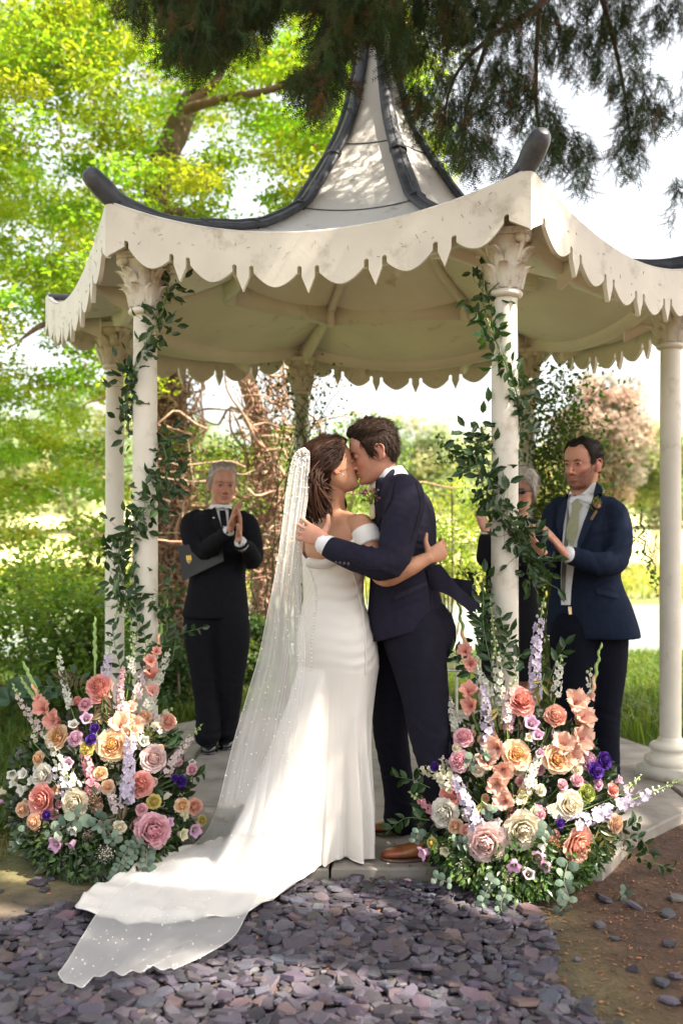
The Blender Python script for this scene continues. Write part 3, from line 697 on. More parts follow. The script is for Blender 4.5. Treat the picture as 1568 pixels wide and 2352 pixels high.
ph=[[(b2[0]-.05,b2[1],1.6),P(1120,1015,6.6),P(1060,1045,6.5),P(985,1040,6.4)],[P(1120,1060,6.6),P(1050,1055,6.5),P(1010,1010,6.5)],[P(1470,1175,6.5),P(1478,1250,6.4),P(1500,1310,6.4),P(1512,1360,6.4)],[P(1180,1380,6.6),P(1120,1330,6.5),P(1060,1310,6.4)]]
climber('thin trailing rose shoots arching out beside the front right column',ph,420,(.07,.13,.03),.030,np.array([.03,.03,.03]),0,None,'rose_shoot')

# ------------------------------------------------------------------ yew tree overhead
M_yew=mat('yew_needles',(1,1,1),.7,tint=True,transl=.06,tcol=(1.2,1.3,.4),spec=.12)
yew=empty('yew_tree',(4.6,1.6,-.05)); tag(yew,'dark yew tree whose drooping needle branches hang across the top of the scene','tree'); bpy.context.view_layer.update()
def yew_spray(npair,width,seed=0):
    r=np.random.default_rng(seed); v=[];f=[]
    def add(a,b,w):
        i=len(v); d=b-a; s=nrm(np.cross(d,[0,0,1]))*w; v.extend([a-s,a+s,b]); f.append([i,i+1,i+2])
    def twig(o,dr,L,n):
        side=nrm(np.cross(dr,[0,0,1])); add(o,o+dr*L,.0022)
        for j in range(n):
            t=(j+.5)/n; q=o+dr*L*t
            for sg in(-1,1): add(q,q+nrm(side*sg*1.0+dr*(.55+.5*t)+np.array([0,0,r.uniform(-.25,.15)]))*.022*width*(1.05-.45*t),.0017*width)
    main=np.array([0,1.,0]); twig(np.zeros(3),main,.14,npair)
    for j,t in enumerate((.2,.4,.6,.78)): twig(main*.14*t,nrm(main+np.array([.9 if j%2 else -.9,0,r.uniform(-.3,.1)])),.06,npair//2)
    v=np.array(v); v[:,2]-=v[:,1]**2*2.0; return v,np.array(f)
SV,SF=yew_spray(11,1.3)
reg=[(300,0,110,40,4.6,170),(430,60,70,60,4.5,330),(520,60,130,70,4.5,600),(470,140,70,75,4.4,430),(560,110,60,60,4.4,200),(400,-10,130,40,4.5,250),(430,170,60,60,4.5,150),(330,90,70,50,4.6,120),(1250,420,70,60,5.3,70),(1330,460,40,45,5.3,40),(1110,440,60,40,5.1,70),(1440,440,35,45,5.4,35),(1490,300,40,70,5.4,60),(980,330,50,70,5.0,60),(780,30,110,60,4.3,650),(840,75,70,70,4.3,480),(760,150,45,60,4.2,200),(745,245,40,50,4.1,150),(700,265,45,35,4.1,80),(735,300,28,26,4.1,50),(930,170,40,60,4.4,110),(975,90,90,110,4.8,330),(1080,60,130,100,5.0,420),(1010,250,80,85,5.0,170),(1060,370,70,65,5.1,190),(1180,150,120,110,5.2,280),(1150,270,60,60,5.2,150),(1230,330,55,70,5.3,130),(1300,410,55,45,5.3,80),(1330,60,130,95,5.4,290),(1420,190,60,110,5.4,190),(1460,330,40,65,5.4,80),(1440,400,30,25,5.4,28),(1520,80,60,80,5.5,120),(1560,300,20,60,5.5,25),(1555,540,22,60,5.5,28),(1330,190,60,60,5.4,110),(640,20,60,40,4.5,120),(30,-20,40,20,4.8,25)]
ps=[];ds=[];sz=[]
for cx,cy,rx,ry,d,n in reg:
    n=int(n*(.85 if cx>900 else .68))
    a=rng.uniform(0,6.283,n); u=np.sqrt(rng.random(n)); x=cx+np.cos(a)*u*rx; y=cy+np.sin(a)*u*ry-85
    dd=d+rng.normal(size=n)*.28
    for k in range(n): ps.append(P(x[k],y[k],dd[k])); ds.append([(x[k]-cx)/rx*.5+rng.normal()*.45,rng.normal()*.5,-1.0-.5*rng.random()]); sz.append(rng.uniform(.6,1.15))
ps=np.array(ps); ds=np.array(ds); n=len(ps)
mb=MB(); yc=greens(n,(.034,.052,.018),.6,.3); br=rng.random(n)<.09; yc[br]=greens(int(br.sum()),(.09,.045,.018),.4)
scatter(mb,SV,SF,ps,rot_from_z(ds,np.tile([0,-1.,0],(n,1))+rng.normal(size=(n,3))*.8),np.array(sz)*.78,yc); o=child(yew,'foliage',mb,M_yew,False); o['kind']='stuff'
bk=(.10,.065,.05)
for a,r0 in (([(1700,-250,4.6),(1350,-120,4.8),(1240,10,4.9),(1120,90,4.9),(1040,185,4.9),(1010,330,5.0)],.045),([(1240,-60,4.9),(1060,-40,4.7),(880,-30,4.4),(800,60,4.3),(745,200,4.15),(720,290,4.1)],.035),([(880,-40,4.4),(700,-60,4.5),(560,-20,4.5),(480,60,4.45),(460,150,4.4)],.03),([(1350,-100,4.9),(1400,60,5.3),(1430,200,5.4),(1450,340,5.4)],.03),([(1240,0,4.9),(1230,160,5.2),(1240,300,5.3),(1310,400,5.3)],.025),([(1120,90,4.9),(1070,250,5.0),(1060,370,5.1)],.02),([(560,-20,4.5),(420,-40,4.5),(330,-10,4.6),(270,30,4.6)],.02)):
    b=MB(); tube(b,[P(*q) for q in a],np.linspace(r0*.55,.004,len(a)),8,n=26,col=bk,caps=False); child(yew,'branch',b,M_bark)
b=MB(); trunkmesh(b,[(4.6,1.6,-.1),(4.55,1.65,1.5),(4.4,1.7,3),(4.2,1.8,5),(3.9,1.9,7.5)],[.42,.33,.30,.26,.12],(.16,.09,.06),16,30,.2); child(yew,'trunk',b,M_bark)
for a in ([(4.4,1.7,3),(3.2,2.4,3.9),(P(1700,-250,4.6))],[(4.3,1.75,4),(5,3.5,5),(5.5,6,5.6)],[(4.3,1.75,3.6),(3,.6,4.6),(1,0,5.2)],[(4.2,1.8,5),(2.5,2,6),(.5,2,6.3)]):
    b=MB(); tube(b,[np.array(q,float) for q in a],np.linspace(.13,.05,len(a)),8,n=16,col=bk); child(yew,'limb',b,M_bark)
# unseen yew canopy added for shade; holes cut along sun rays make bright spots
sv=np.array(SUN); gapt=[(P(870,420,5.4),.10),(P(900,300,5.5),.05),(P(800,430,5.3),.05),(P(800,1660,3.85),.05),(P(1025,2081,3.64),.13),(P(913,2213,3.15),.12),(P(775,2275,2.97),.12),(P(825,2063,3.7),.08),(P(1507,1875,4.6),.12),(P(1180,2080,3.6),.06),(P(960,1110,4.1),.04),(P(470,2020,3.75),.06),(P(640,2165,3.3),.09),(P(380,2100,3.5),.12),(P(1360,1330,4.9),.03),(P(300,2330,2.85),.06),(P(1160,760,4.1),.035),(P(950,1150,4.1),.03),(P(1230,2250,3.05),.05),(P(1000,440,5.2),.08),(P(1330,1890,3.8),.08),(P(820,1290,4.0),.0),(P(250,1700,4.2),.12),(P(1130,1720,3.9),.10),(P(100,1850,4.0),.10),(P(1250,1800,3.8),.08),(P(1080,1880,3.65),.10),(P(560,2250,3.05),.07),(P(1090,2180,3.25),.07),(P(720,2130,3.45),.06),(P(960,2320,2.9),.06),(P(1340,1980,4.1),.07),(P(1210,560,4.0),.05),(P(700,560,4.1),.06),(P(330,1240,4.4),.04),(P(60,2100,3.6),.12)]
CV,CF=yew_spray(5,3.0,5)
n=21000; tgt=np.c_[rng.uniform(-3.3,2.9,n),rng.uniform(1.6,7.6,n),rng.uniform(0,2.2,n)]; hh=rng.uniform(5.0,7.5,n)
pos=tgt+sv*((hh-tgt[:,2])/sv[2])[:,None]
cln=vnoise(tgt*[1,1,0]+0,1.6,7)+.5*vnoise(tgt*[1,1,0],4,8); keep=(cln>-.62)
vis=(np.abs(pos[:,0])<pos[:,1]*.40+.45)&((pos[:,2]-CH)/np.maximum(pos[:,1],.1)<.62); keep&=~vis
for t,r in gapt:
    dlt=pos-t; dist=np.linalg.norm(np.cross(dlt,sv),axis=1); keep&=dist>(r*.9+.16 if r>0 else 0)
pos=pos[keep]; n=len(pos); mb=MB(); scatter(mb,CV,CF,pos,rand_rot(n),rng.uniform(1.2,1.9,n),greens(n,(.055,.075,.028),.4,.3)); o=child(yew,'foliage',mb,M_yew,False); o['kind']='stuff'
print('canopy sprays',n)
# ------------------------------------------------------------------ people: tools
from mathutils.bvhtree import BVHTree
def PN(px,py,d): return P(px/1.0204,py/1.0204,d)
def loft(mb,secs,seg=28,n=None,power=1.0):
    """secs: (centre(3), a(3), b(3)) ellipse axes vectors; closed watertight"""
    q=np.array([np.concatenate([c,a,b]) for c,a,b in secs],float)
    if n: q=interp(q,n)
    t=np.arange(seg)/seg*2*math.pi; ct=np.sign(np.cos(t))*np.abs(np.cos(t))**power; st=np.sign(np.sin(t))*np.abs(np.sin(t))**power
    G=q[:,None,:3]+ct[None,:,None]*q[:,None,3:6]+st[None,:,None]*q[:,None,6:9]
    m=len(q); V=np.vstack([G.reshape(-1,3),q[0:1,:3],q[-1:,:3]])
    f=[[i*seg+j,i*seg+(j+1)%seg,(i+1)*seg+(j+1)%seg,(i+1)*seg+j] for i in range(m-1) for j in range(seg)]
    f+=[[(j+1)%seg,j,m*seg] for j in range(seg)]+[[(m-1)*seg+j,(m-1)*seg+(j+1)%seg,m*seg+1] for j in range(seg)]
    mb.add(V,f); return G
def ax3(fwd,up):
    f=nrm(fwd); r=nrm(np.cross(f,up)); u=np.cross(r,f); return np.stack([r,f,u],1)   # columns right, forward, up
SL=np.array([(-.118,.060,.035,.010),(-.115,.079,.005,.026),(-.105,.0865,-.012,.040),(-.092,.0855,-.028,.050),(-.078,.0865,-.045,.0575),(-.062,.0875,-.062,.0625),(-.045,.0865,-.076,.0665),(-.028,.0855,-.086,.0700),(-.012,.0865,-.093,.0725),(.002,.0890,-.098,.0745),(.016,.0925,-.101,.0762),(.035,.0955,-.104,.0775),(.055,.0935,-.104,.0770),(.075,.0870,-.099,.0725),(.092,.0740,-.087,.0630),(.106,.0540,-.066,.0480),(.115,.0300,-.042,.0300),(.120,.006,-.018,.0100)])
def head_surface(z,phi,fem=0.0):
    yf=np.interp(z,SL[:,0],SL[:,1]); yb=np.interp(z,SL[:,0],SL[:,2]); hw=np.interp(z,SL[:,0],SL[:,3])
    hw=hw*(1-fem*.06*(z<-.03)); yc=(yf+yb)/2; ry=(yf-yb)/2
    c=np.cos(phi); s=np.sin(phi)     # phi 0 = front, pi/2 = right
    p=.88
    x=hw*np.sign(s)*np.abs(s)**p; y=yc+ry*np.sign(c)*np.abs(c)**p
    return np.stack([x,y,z+0*x],-1)
def head_mb(fem=0,open_eyes=False,smile=0,neck=None):
    mb=MB(); zs=np.interp(np.linspace(0,1,44),[0,.5,1],[-.118,.0,.120]); ph=np.arange(48)/48*2*math.pi
    G=np.array([head_surface(np.full(48,z),ph,fem) for z in zs]); m=len(zs); seg=48
    V=np.vstack([G.reshape(-1,3),[[0,.045,-.1195]],[[0,-.006,.1215]]])
    f=[[i*seg+(j+1)%seg,i*seg+j,(i+1)*seg+j,(i+1)*seg+(j+1)%seg] for i in range(m-1) for j in range(seg)]
    f+=[[j,(j+1)%seg,m*seg] for j in range(seg)]+[[(m-1)*seg+(j+1)%seg,(m-1)*seg+j,m*seg+1] for j in range(seg)]
    # sockets, cheeks, brow ridge, chin, philtrum pushed by soft bumps
    def bump(c,r,amt,d):
        nonlocal V
        w_=np.exp(-(((V-np.array(c))/np.array(r))**2).sum(1)); V=V+w_[:,None]*np.array(d)*amt
    for s in(-1,1):
        bump((s*.031,.082,.002),(.019,.03,.013),.011,(0,-1,0)); bump((s*.028,.09,.020),(.020,.03,.010),.003,(0,1,0))
        bump((s*.046,.066,-.030),(.018,.03,.018),.005,(s*.5,.8,0)); bump((s*.040,.06,-.065),(.014,.04,.02),.003,(-s,-.5,0))
        bump((s*.022,.085,-.055),(.008,.03,.012),.003,(0,-1,0))
    bump((0,.086,-.104),(.018,.03,.012),.007 if not fem else .004,(0,1,-.2)); bump((0,.085,-.087),(.025,.03,.006),.005,(0,-1,0))
    mb.add(V,f)
    k=1-.15*fem
    closed_tube(mb,[(0,.080,.010),(0,.090,-.008),(0,.100,-.026),(0,.108,-.038)],[(.0075*k,.010),(.008*k,.010),(.0095*k,.011),(.0115*k,.011)],10,10,up=(0,0,1))
    ell(mb,(0,.107,-.040),(.0115*k,.011,.010))
    for s in(-1,1): ell(mb,(s*.0125*k,.094,-.043),(.0085,.012,.0085))
    L=.024+.005*smile; zc=.005*smile
    closed_tube(mb,[(-L,.076,-.067+zc),(-L*.5,.0875,-.0655),(0,.0915,-.0655),(L*.5,.0875,-.0655),(L,.076,-.067+zc)],[.0025,.0040,.0046,.0040,.0025],8,12)
    closed_tube(mb,[(-L,.075,-.070+zc),(-L*.5,.0865,-.0755),(0,.0905,-.077),(L*.5,.0865,-.0755),(L,.075,-.070+zc)],[.0025,.0044,.0052,.0044,.0025],8,12)
    for s in(-1,1):
        # closed or half open lids
        ell(mb,(s*.031,.0765,.001),(.0155,.0125,.0115))
        M=rotm(R(-12),0,R(s*22)); ell(mb,(s*.0795,-.014,-.008),(.0065,.019,.030),M)
        closed_tube(mb,[np.array(q)*[s,1,1] for q in ((.080,.004,.002),(.086,.002,.020),(.090,-.014,.027),(.091,-.030,.016),(.088,-.030,-.006),(.082,-.018,-.026),(.078,-.004,-.036))],.0042,8,18)
    if neck is not None: pass
    return mb
def place(mb,A,c,s=1.0):
    o=MB(); 
    for v,l,n,cc,mi in zip(mb.v,mb.l,mb.n,mb.c,mb.mi): o.v.append((v*s)@A.T+c)
    o.l=mb.l; o.n=mb.n; o.c=mb.c; o.mi=mb.mi; o.off=mb.off; return o
def ss(x,a,b): t=np.clip((x-a)/(b-a),0,1); return t*t*(3-2*t)
def head_tint(V,A,c,s,beard=0,bcol=(.35,.25,.2),lip=(.88,.62,.60),brow=None,flush=.12,wide=0):
    p=((V-c)@A)/s; x,y,z=np.abs(p[:,0]),p[:,1],p[:,2]; col=np.ones((len(V),3)); inh=(np.linalg.norm(p*[1,1,.8],axis=1)<.16)
    ch=np.exp(-(((x-.045)/.02)**2+((z+.03)/.02)**2))*(y>.02); ns=np.exp(-((x/.016)**2+((z+.04)/.018)**2))*(y>.08); er=(x>.076)*(np.abs(z)<.05)*(y<.02)
    k=np.clip(ch+ns+er*.9,0,1)*inh; col*=1-k[:,None]*np.array([-.04,flush,flush*.9])
    col*=1-(np.exp(-(((x-.031)/.018)**2+((z-.001)/.010)**2))*(y>.05)*inh)[:,None]*np.array([.22,.30,.30])
    if beard:
        zl=-.048+np.maximum(0,x-.030)*1.0; m=ss(zl-z,-.004,.012)*ss(y,-.02,.012)*ss(z,-.135,-.118)*inh; 
        mo=np.exp(-((x/.026)**4+((z+.071)/.0095)**4)); m*=1-mo; m*=.75+.25*vnoise(p,260)
        col=col*(1-(m*beard)[:,None])+(np.array(bcol))*(m*beard)[:,None]
    lm=np.exp(-((x/(.022+.004*wide))**6+((z+.0715-.006*wide*(x/.03)**2)/.0075)**4))*(y>.078)*inh; col*=1-lm[:,None]*(1-np.array(lip))
    ln=np.exp(-((x/(.024+.007*wide))**6+((z+.0708-.009*wide*(x/.03)**2)/.0019)**2))*(y>.070)*inh; col*=1-ln[:,None]*.7
    return col
def hair_cap(A,c,s,line,thick,noise_amp=.004,seed=0,nscale=60):
    zs=np.linspace(-.10,.120,46); ph=np.arange(72)/72*2*math.pi; G=[]
    for z in zs:
        p=head_surface(np.full(72,z),ph); a=np.where(ph>math.pi,2*math.pi-ph,ph)
        m=ss(z-np.interp(a,line[0],line[1])+.004*vnoise(p,90,seed),-.004,.010)
        cc=np.array([0,-.006,.02]); d=p-cc; d/=np.linalg.norm(d,axis=1)[:,None]
        th=thick(p,a); nn=vnoise(p*[1,.35,1],nscale,seed)*.6+vnoise(p*[1,.5,1],nscale*3,seed+1)*.4
        G.append(p+d*(m*(th+nn*noise_amp*(th/.012))-(1-m)*.010)[:,None])
    G=np.array(G); top=G[-1].mean(0)+[0,0,.004+np.mean(np.linalg.norm(G[-1]-head_surface(np.full(72,.12),ph),axis=1))*.5]
    mb=MB(); V=G.reshape(-1,3); m=len(zs); seg=72; V=np.vstack([V,[top]])
    f=[[i*seg+(j+1)%seg,i*seg+j,(i+1)*seg+j,(i+1)*seg+(j+1)%seg] for i in range(m-1) for j in range(seg)]+[[(m-1)*seg+(j+1)%seg,(m-1)*seg+j,m*seg] for j in range(seg)]
    mb.add((V*s)@A.T+c,f,np.ones((len(V),3))*(.85+.3*rng.random((len(V),1)))); return mb,G
def hair_strands(mb,G,A,c,s,line,n,L,dirf,wid=.0011,lift=.25,cv=.35):
    a=G.shape[0]; idx=0; P0=[];D=[]
    ph=np.arange(72)/72*2*math.pi
    while len(P0)<n:
        i=rng.integers(3,a); j=rng.integers(0,72); al=ph[j] if ph[j]<=math.pi else 2*math.pi-ph[j]
        if G[i,j,2]<np.interp(al,line[0],line[1])+.008: continue
        P0.append(G[i,j]+rng.normal(size=3)*.002); 
    P0=np.array(P0); N=P0-np.array([0,-.006,.02]); N/=np.linalg.norm(N,axis=1)[:,None]
    D=np.array([dirf(p) for p in P0])+rng.normal(size=(n,3))*.28; D-=N*(D*N).sum(1)[:,None]; D/=np.linalg.norm(D,axis=1)[:,None]+1e-9
    Ls=L*rng.uniform(.6,1.4,n)[:,None]; S=np.cross(N,D)*wid
    p1=P0+D*Ls*.5+N*Ls*lift*.5; p2=P0+D*Ls+N*Ls*lift*.45
    V=np.stack([P0-S-N*.002,P0+S-N*.002,p1+S,p1-S,p2],1).reshape(-1,3); o=np.arange(n)[:,None]*5
    col=np.repeat(1+cv*rng.uniform(-1,1,(n,1))*np.ones((1,3)),5,0); mb.add((V*s)@A.T+c,np.concatenate([o+np.array([0,1,2,3])]),col)
    base=mb.off-len(V); mb.l.append((o+np.array([3,2,4])+base).ravel()); mb.n.append(np.full(n,3)); mb.mi.append(np.zeros(n,int))
def brow(mb,A,c,s,col=1.0):
    for sg in(-1,1):
        t=MB(); tube(t,[(sg*.016,.0935,.015),(sg*.028,.0945,.0195),(sg*.040,.088,.0195),(sg*.047,.081,.015)],[.0018,.0030,.0026,.0010],6,10,flat=.7,col=(col,)*3); mb.merge(place(t,A,c,s))
def hand(mb,wrist,d,palm,s=1.0,curl=.35,thumb_side=1,spread=.06,thumb=(.55,.85),curls=None):
    """wrist point, d direction of the fingers, palm = outward palm normal, thumb_side +1/-1 along d x palm"""
    d=nrm(d); palm=nrm(palm-np.dot(palm,d)*d); t=np.cross(d,palm)*thumb_side; w=np.asarray(wrist,float)
    q=MB(); loft(q,[(w-d*.02*s,t*.026*s,palm*.020*s),(w+d*.012*s,t*.029*s,palm*.019*s),(w+d*.045*s,t*.038*s,palm*.0165*s),(w+d*.08*s,t*.041*s,palm*.0135*s),(w+d*.097*s,t*.038*s,palm*.010*s)],20,9); 
    L=[.074,.084,.078,.060]
    for i,(u,l) in enumerate(zip((.030,.0105,-.0095,-.0285),L)):
        cu=curl if curls is None else curls[i]; b=w+d*(.088-.004*abs(i-1.2))*s+t*u*s; dd=nrm(d+t*(u/.03)*spread*2.2); pts=[b-dd*.02*s,b]; a=0
        for seg,(fr,bn) in enumerate(((.45,.9),(.31,1.2),(.24,.9))):
            a+=cu*bn; b=b+(dd*math.cos(a)+palm*math.sin(a))*l*fr*s; pts.append(b)
        closed_tube(q,pts,np.array([.0092,.0095,.0086,.0078,.0068])*s,10,16)
    b=w+d*.022*s+t*.024*s+palm*.006*s; td=nrm(d*thumb[0]+t*thumb[1]+palm*.25); td2=nrm(d*(thumb[0]+.35)+t*(thumb[1]-.3)+palm*.3)
    closed_tube(q,[b-td*.01*s,b+td*.022*s,b+td*.046*s,b+td*.046*s+td2*.034*s],np.array([.015,.0135,.0108,.0085])*s,10,14)
    mb.merge(q); return mb
def bvh_of(V,L,N):
    st=np.concatenate([[0],np.cumsum(N)[:-1]]); return BVHTree.FromPolygons([tuple(v) for v in V],[tuple(int(k) for k in L[a:a+n]) for a,n in zip(st,N)])
EYE=Vector((0,0,CH))
def hit(bv,px,py):
    d=Vector(PN(px,py,1.0))-EYE; d.normalize(); h=bv.ray_cast(EYE,d)
    return (np.array(h[0]),d) if h[0] is not None else (None,d)
def decal(name,poly,bv,off,m,parent,thick=.006,step=7,col=(1,1,1),smooth=True,puff=0):
    """a thin piece of cloth laid over a surface: outline in picture units, each point carried to where it lies on that surface"""
    import bmesh
    bm=bmesh.new(); vs=[bm.verts.new((x,y,0)) for x,y in poly]; bm.faces.new(vs); bmesh.ops.triangulate(bm,faces=bm.faces[:])
    for _ in range(5):
        e=[e for e in bm.edges if e.calc_length()>step]
        if not e: break
        bmesh.ops.subdivide_edges(bm,edges=e,cuts=1); bmesh.ops.triangulate(bm,faces=bm.faces[:])
    bnd_=[e for e in bm.edges if e.is_boundary]
    co=[]; last=None
    for v in bm.verts:
        h,d=hit(bv,v.co.x,v.co.y); co.append(h)
    good=[np.linalg.norm(h-np.array(EYE)) for h in co if h is not None]; md=np.median(good) if good else 4
    for v,h in zip(bm.verts,co):
        d=(Vector(PN(v.co.x,v.co.y,1.0))-EYE).normalized(); t=np.linalg.norm(h-np.array(EYE)) if h is not None else md
        t=min(max(t,md-.12),md+.10)
        v.co=EYE+d*(t-off)
    r=bmesh.ops.extrude_face_region(bm,geom=bm.faces[:]); 
    for v in [g_ for g_ in r['geom'] if isinstance(g_,bmesh.types.BMVert)]: v.co+= (v.co-EYE).normalized()*thick
    bmesh.ops.recalc_face_normals(bm,faces=bm.faces[:]); me=bpy.data.meshes.new(name); bm.to_mesh(me); bm.free()
    a=me.color_attributes.new('tint','FLOAT_COLOR','POINT'); a.data.foreach_set('color',np.tile([*col,1],(len(me.vertices),1)).astype(np.float32).ravel())
    me.materials.append(m); 
    if smooth:
        me.polygons.foreach_set('use_smooth',[True]*len(me.polygons)); me.set_sharp_from_angle(angle=R(45))
    o=link(name,me); bpy.context.view_layer.update(); o.parent=parent; o.matrix_parent_inverse=parent.matrix_world.inverted(); return o
def cloth(V,N,amp,specs,seed=0):
    """wrinkles: stretched noise pushed along the normals. specs: list of (centre, radius, direction, amp)"""
    d=vnoise(V*[1,1,.45],14,seed)*.5+vnoise(V,30,seed+1)*.25; out=d*amp
    for c,r,dr,a in specs:
        w_=np.exp(-((V-c)**2).sum(1)/r**2); u=(V-c)@nrm(dr); dr=nrm(dr); Q=(V-c)-np.outer(u,dr); rd=1-2*np.abs(vnoise(Q*7+np.outer(u,dr)*34,1,seed+3)); out+=w_*a*1.8*(rd*.9+.4*vnoise(Q*10+np.outer(u,dr)*60,1,seed+6))
    return V+N*out[:,None]
def shoe(mb,toe,heel,col,toecol,floor=0.0,wid=.048,hgt=.085):
    toe=np.array([toe[0],toe[1],0.]); heel=np.array([heel[0],heel[1],0.]); d=nrm(toe-heel); L=np.linalg.norm(toe-heel); s=np.array([d[1],-d[0],0]); up=np.array([0,0,1.])
    prof=[(0,.45,.55),(.04,.66,.80),(.15,.72,1.0),(.30,.70,.98),(.45,.80,.78),(.60,.96,.60),(.74,1.0,.48),(.86,.86,.40),(.95,.58,.32),(1.0,.22,.20)]
    secs=[];u=MB()
    for t,wv,h in prof: h2=h*hgt*.5; secs.append((heel+d*L*t+up*(floor+.014+h2*.96),s*wid*wv*.94,up*h2))
    G=loft(u,secs,20,34,power=.85); V=u.v[0]; tt=((V-heel)@d)/L; c=np.where((tt>.74)[:,None],np.array(toecol),np.array(col)); c=c*(1-.35*np.exp(-((tt-.74)/.012)**2))[:,None]*(1-.3*ss(tt,.88,1.))[:,None]; u.c[0]=c; mb.merge(u)
    so=MB(); loft(so,[(heel+d*L*(t*1.02-.01)+up*(floor+.008),s*wid*wv*1.04,up*.008) for t,wv,h in prof],16,24,power=.6); so.c[0][:]=np.array([.10,.055,.035]) if max(col)>.1 else np.array([.02,.02,.02]); mb.merge(so)
    return heel+d*L*.2
def trouser_leg(mb,pts,rad): closed_tube(mb,pts,rad,22,46)
def finish(name,V,L,N,m,parent,col=None,smooth=True,label=None):
    o=from_raw(V,L,N,col).obj(name,m,None,smooth); bpy.context.view_layer.update(); o.parent=parent; o.matrix_parent_inverse=parent.matrix_world.inverted()
    if label: o['label']=label
    return o
def piece(name,mb,m,parent,smooth=True,label=None): 
    o=child(parent,name,mb,m,smooth)
    if label: o['label']=label
    return o

M_skinF=skinmat('warm_skin',(.47,.235,.14)); M_skinM=skinmat('fair_skin',(.52,.26,.18)); M_skinO=skinmat('ruddy_skin',(.48,.24,.165)); M_skinG=skinmat('ruddy_fair_skin',(.53,.26,.175))
def wool(name,c,v=.12): return mat(name,tuple(q*.62 for q in c),.9,var=v,vscale=40,bump=.25,bscale=500,spec=.10,bdist=.0012)
M_navy=wool('navy_wool',(.028,.026,.048)); M_navyT=wool('dark_navy_wool',(.020,.019,.032)); M_black=wool('black_wool',(.018,.018,.024)); M_blue=wool('blue_wool',(.020,.030,.062)); M_blueT=wool('midnight_wool',(.010,.012,.022))
M_shirt=mat('white_shirt_cotton',(.78,.79,.82),.7,bump=.15,bscale=120,transl=.1); M_tie=mat('sage_green_silk',(.30,.31,.18),.5,var=.12,vscale=70,sheen=.4)
M_hairB=mat('brown_hair',(.034,.014,.0075),.6,tint=True,var=.3,vscale=60,spec=.2,stretch=(3,3,.4)); M_hairG=mat('dark_brown_hair',(.024,.012,.007),.7,spec=.2,tint=True,var=.3,vscale=70); M_hairO=mat('grey_hair',(.34,.29,.25),.55,tint=True,var=.3,vscale=60); M_hairM=mat('near_black_brown_hair',(.012,.007,.005),.7,spec=.2,tint=True,var=.2,vscale=60)
M_leatherB=mat('brown_leather',(1,1,1),.28,tint=True,var=.15,vscale=18,coat=.3); M_leatherK=mat('black_polished_leather',(.012,.012,.014),.12,coat=.5); M_eye=mat('eye',(1,1,1),.12,tint=True)
M_button=mat('dark_button',(.05,.045,.06),.3); M_metal=mat('polished_metal',(.75,.72,.66),.15,metal=1)
def eyes(A,c,s,parent,look=(0,0)):
    for sg in(-1,1):
        mb=MB(); ell(mb,(0,0,0),(.0105,.0042,.0034),None,16,10); u=mb.v[0][:,0]/.0105-look[0]*1.2
        mb.c[0]=np.where((np.abs(u)<.42)[:,None],[.012,.009,.008],[.34,.29,.26]); tube(mb,[(-.0125,-.002,.001),(-.004,.0022,.0042),(.005,.0022,.0042),(.0125,-.002,.001)],.0011,5,8,col=(.03,.015,.01)); piece('eye',place(place(mb,rotm(0,0,-sg*.30),np.array([sg*.0315,.0868,.0005])),A,c,s),M_eye,parent)
def make_body(name,parent,fine,coarse,m,A,c,s,vf=.0035,vc=.010,**tk):
    V,L,N,_=remesh(fine,vf,2); mb=from_raw(V,L,N,head_tint(V,A,c,s,**tk))
    if coarse is not None: V2,L2,N2,_=remesh(coarse,vc,1); mb.merge(from_raw(V2,L2,N2))
    return piece(name,mb,m,parent)
def person(label,x,y,group=None):
    e=empty('person',(x,y,0)); tag(e,label,'person',group); bpy.context.view_layer.update(); return e
LINE_M=([0,.35,.6,.9,1.12,1.25,1.42,1.56,1.72,1.95,2.4,3.1416],[.078,.080,.074,.058,.030,-.022,-.022,.020,.016,-.025,-.058,-.064])

def seam(name,pts,bv,parent,m,off=.004,r=.0016,n=24):
    out=[]
    for x,y in interp(np.array(pts,float),n):
        h,d=hit(bv,x,y)
        if h is not None: out.append(h-np.array(d)*off)
    if len(out)>3: mb=MB(); tube(mb,out,r,5,caps=False); piece(name,mb,m,parent)
M_seam=mat('dark_seam_thread',(.004,.004,.006),.9)
M_navyL=wool('navy_wool_lapel',(.040,.038,.062)); M_blueL=wool('blue_wool_lapel',(.030,.042,.080)); M_blackL=wool('black_satin_lapel',(.022,.022,.028))
# ------------------------------------------------------------------ groom
gd=4.12
groom=person('dark haired man in navy suit and brown shoes kissing the bride',0.25,gd)
gf=nrm([-.97,.25,0]); gr=np.array([gf[1],-gf[0],0]); up=np.array([0,0,1.])   # gr points to his right (away from camera)
A=ax3((-.965,-.06,-.25),(-.25,0,.968)); hc=PN(877,1062,4.08); hs=1.0
fine=place(head_mb(),A,hc,hs)
closed_tube(fine,[hc+A@np.array([0,-.022,-.03]),PN(895,1105,4.10),PN(912,1135,4.12),PN(930,1170,4.13)],[(.058,.060),(.057,.057),(.060,.060),(.075,.07)],20,14)
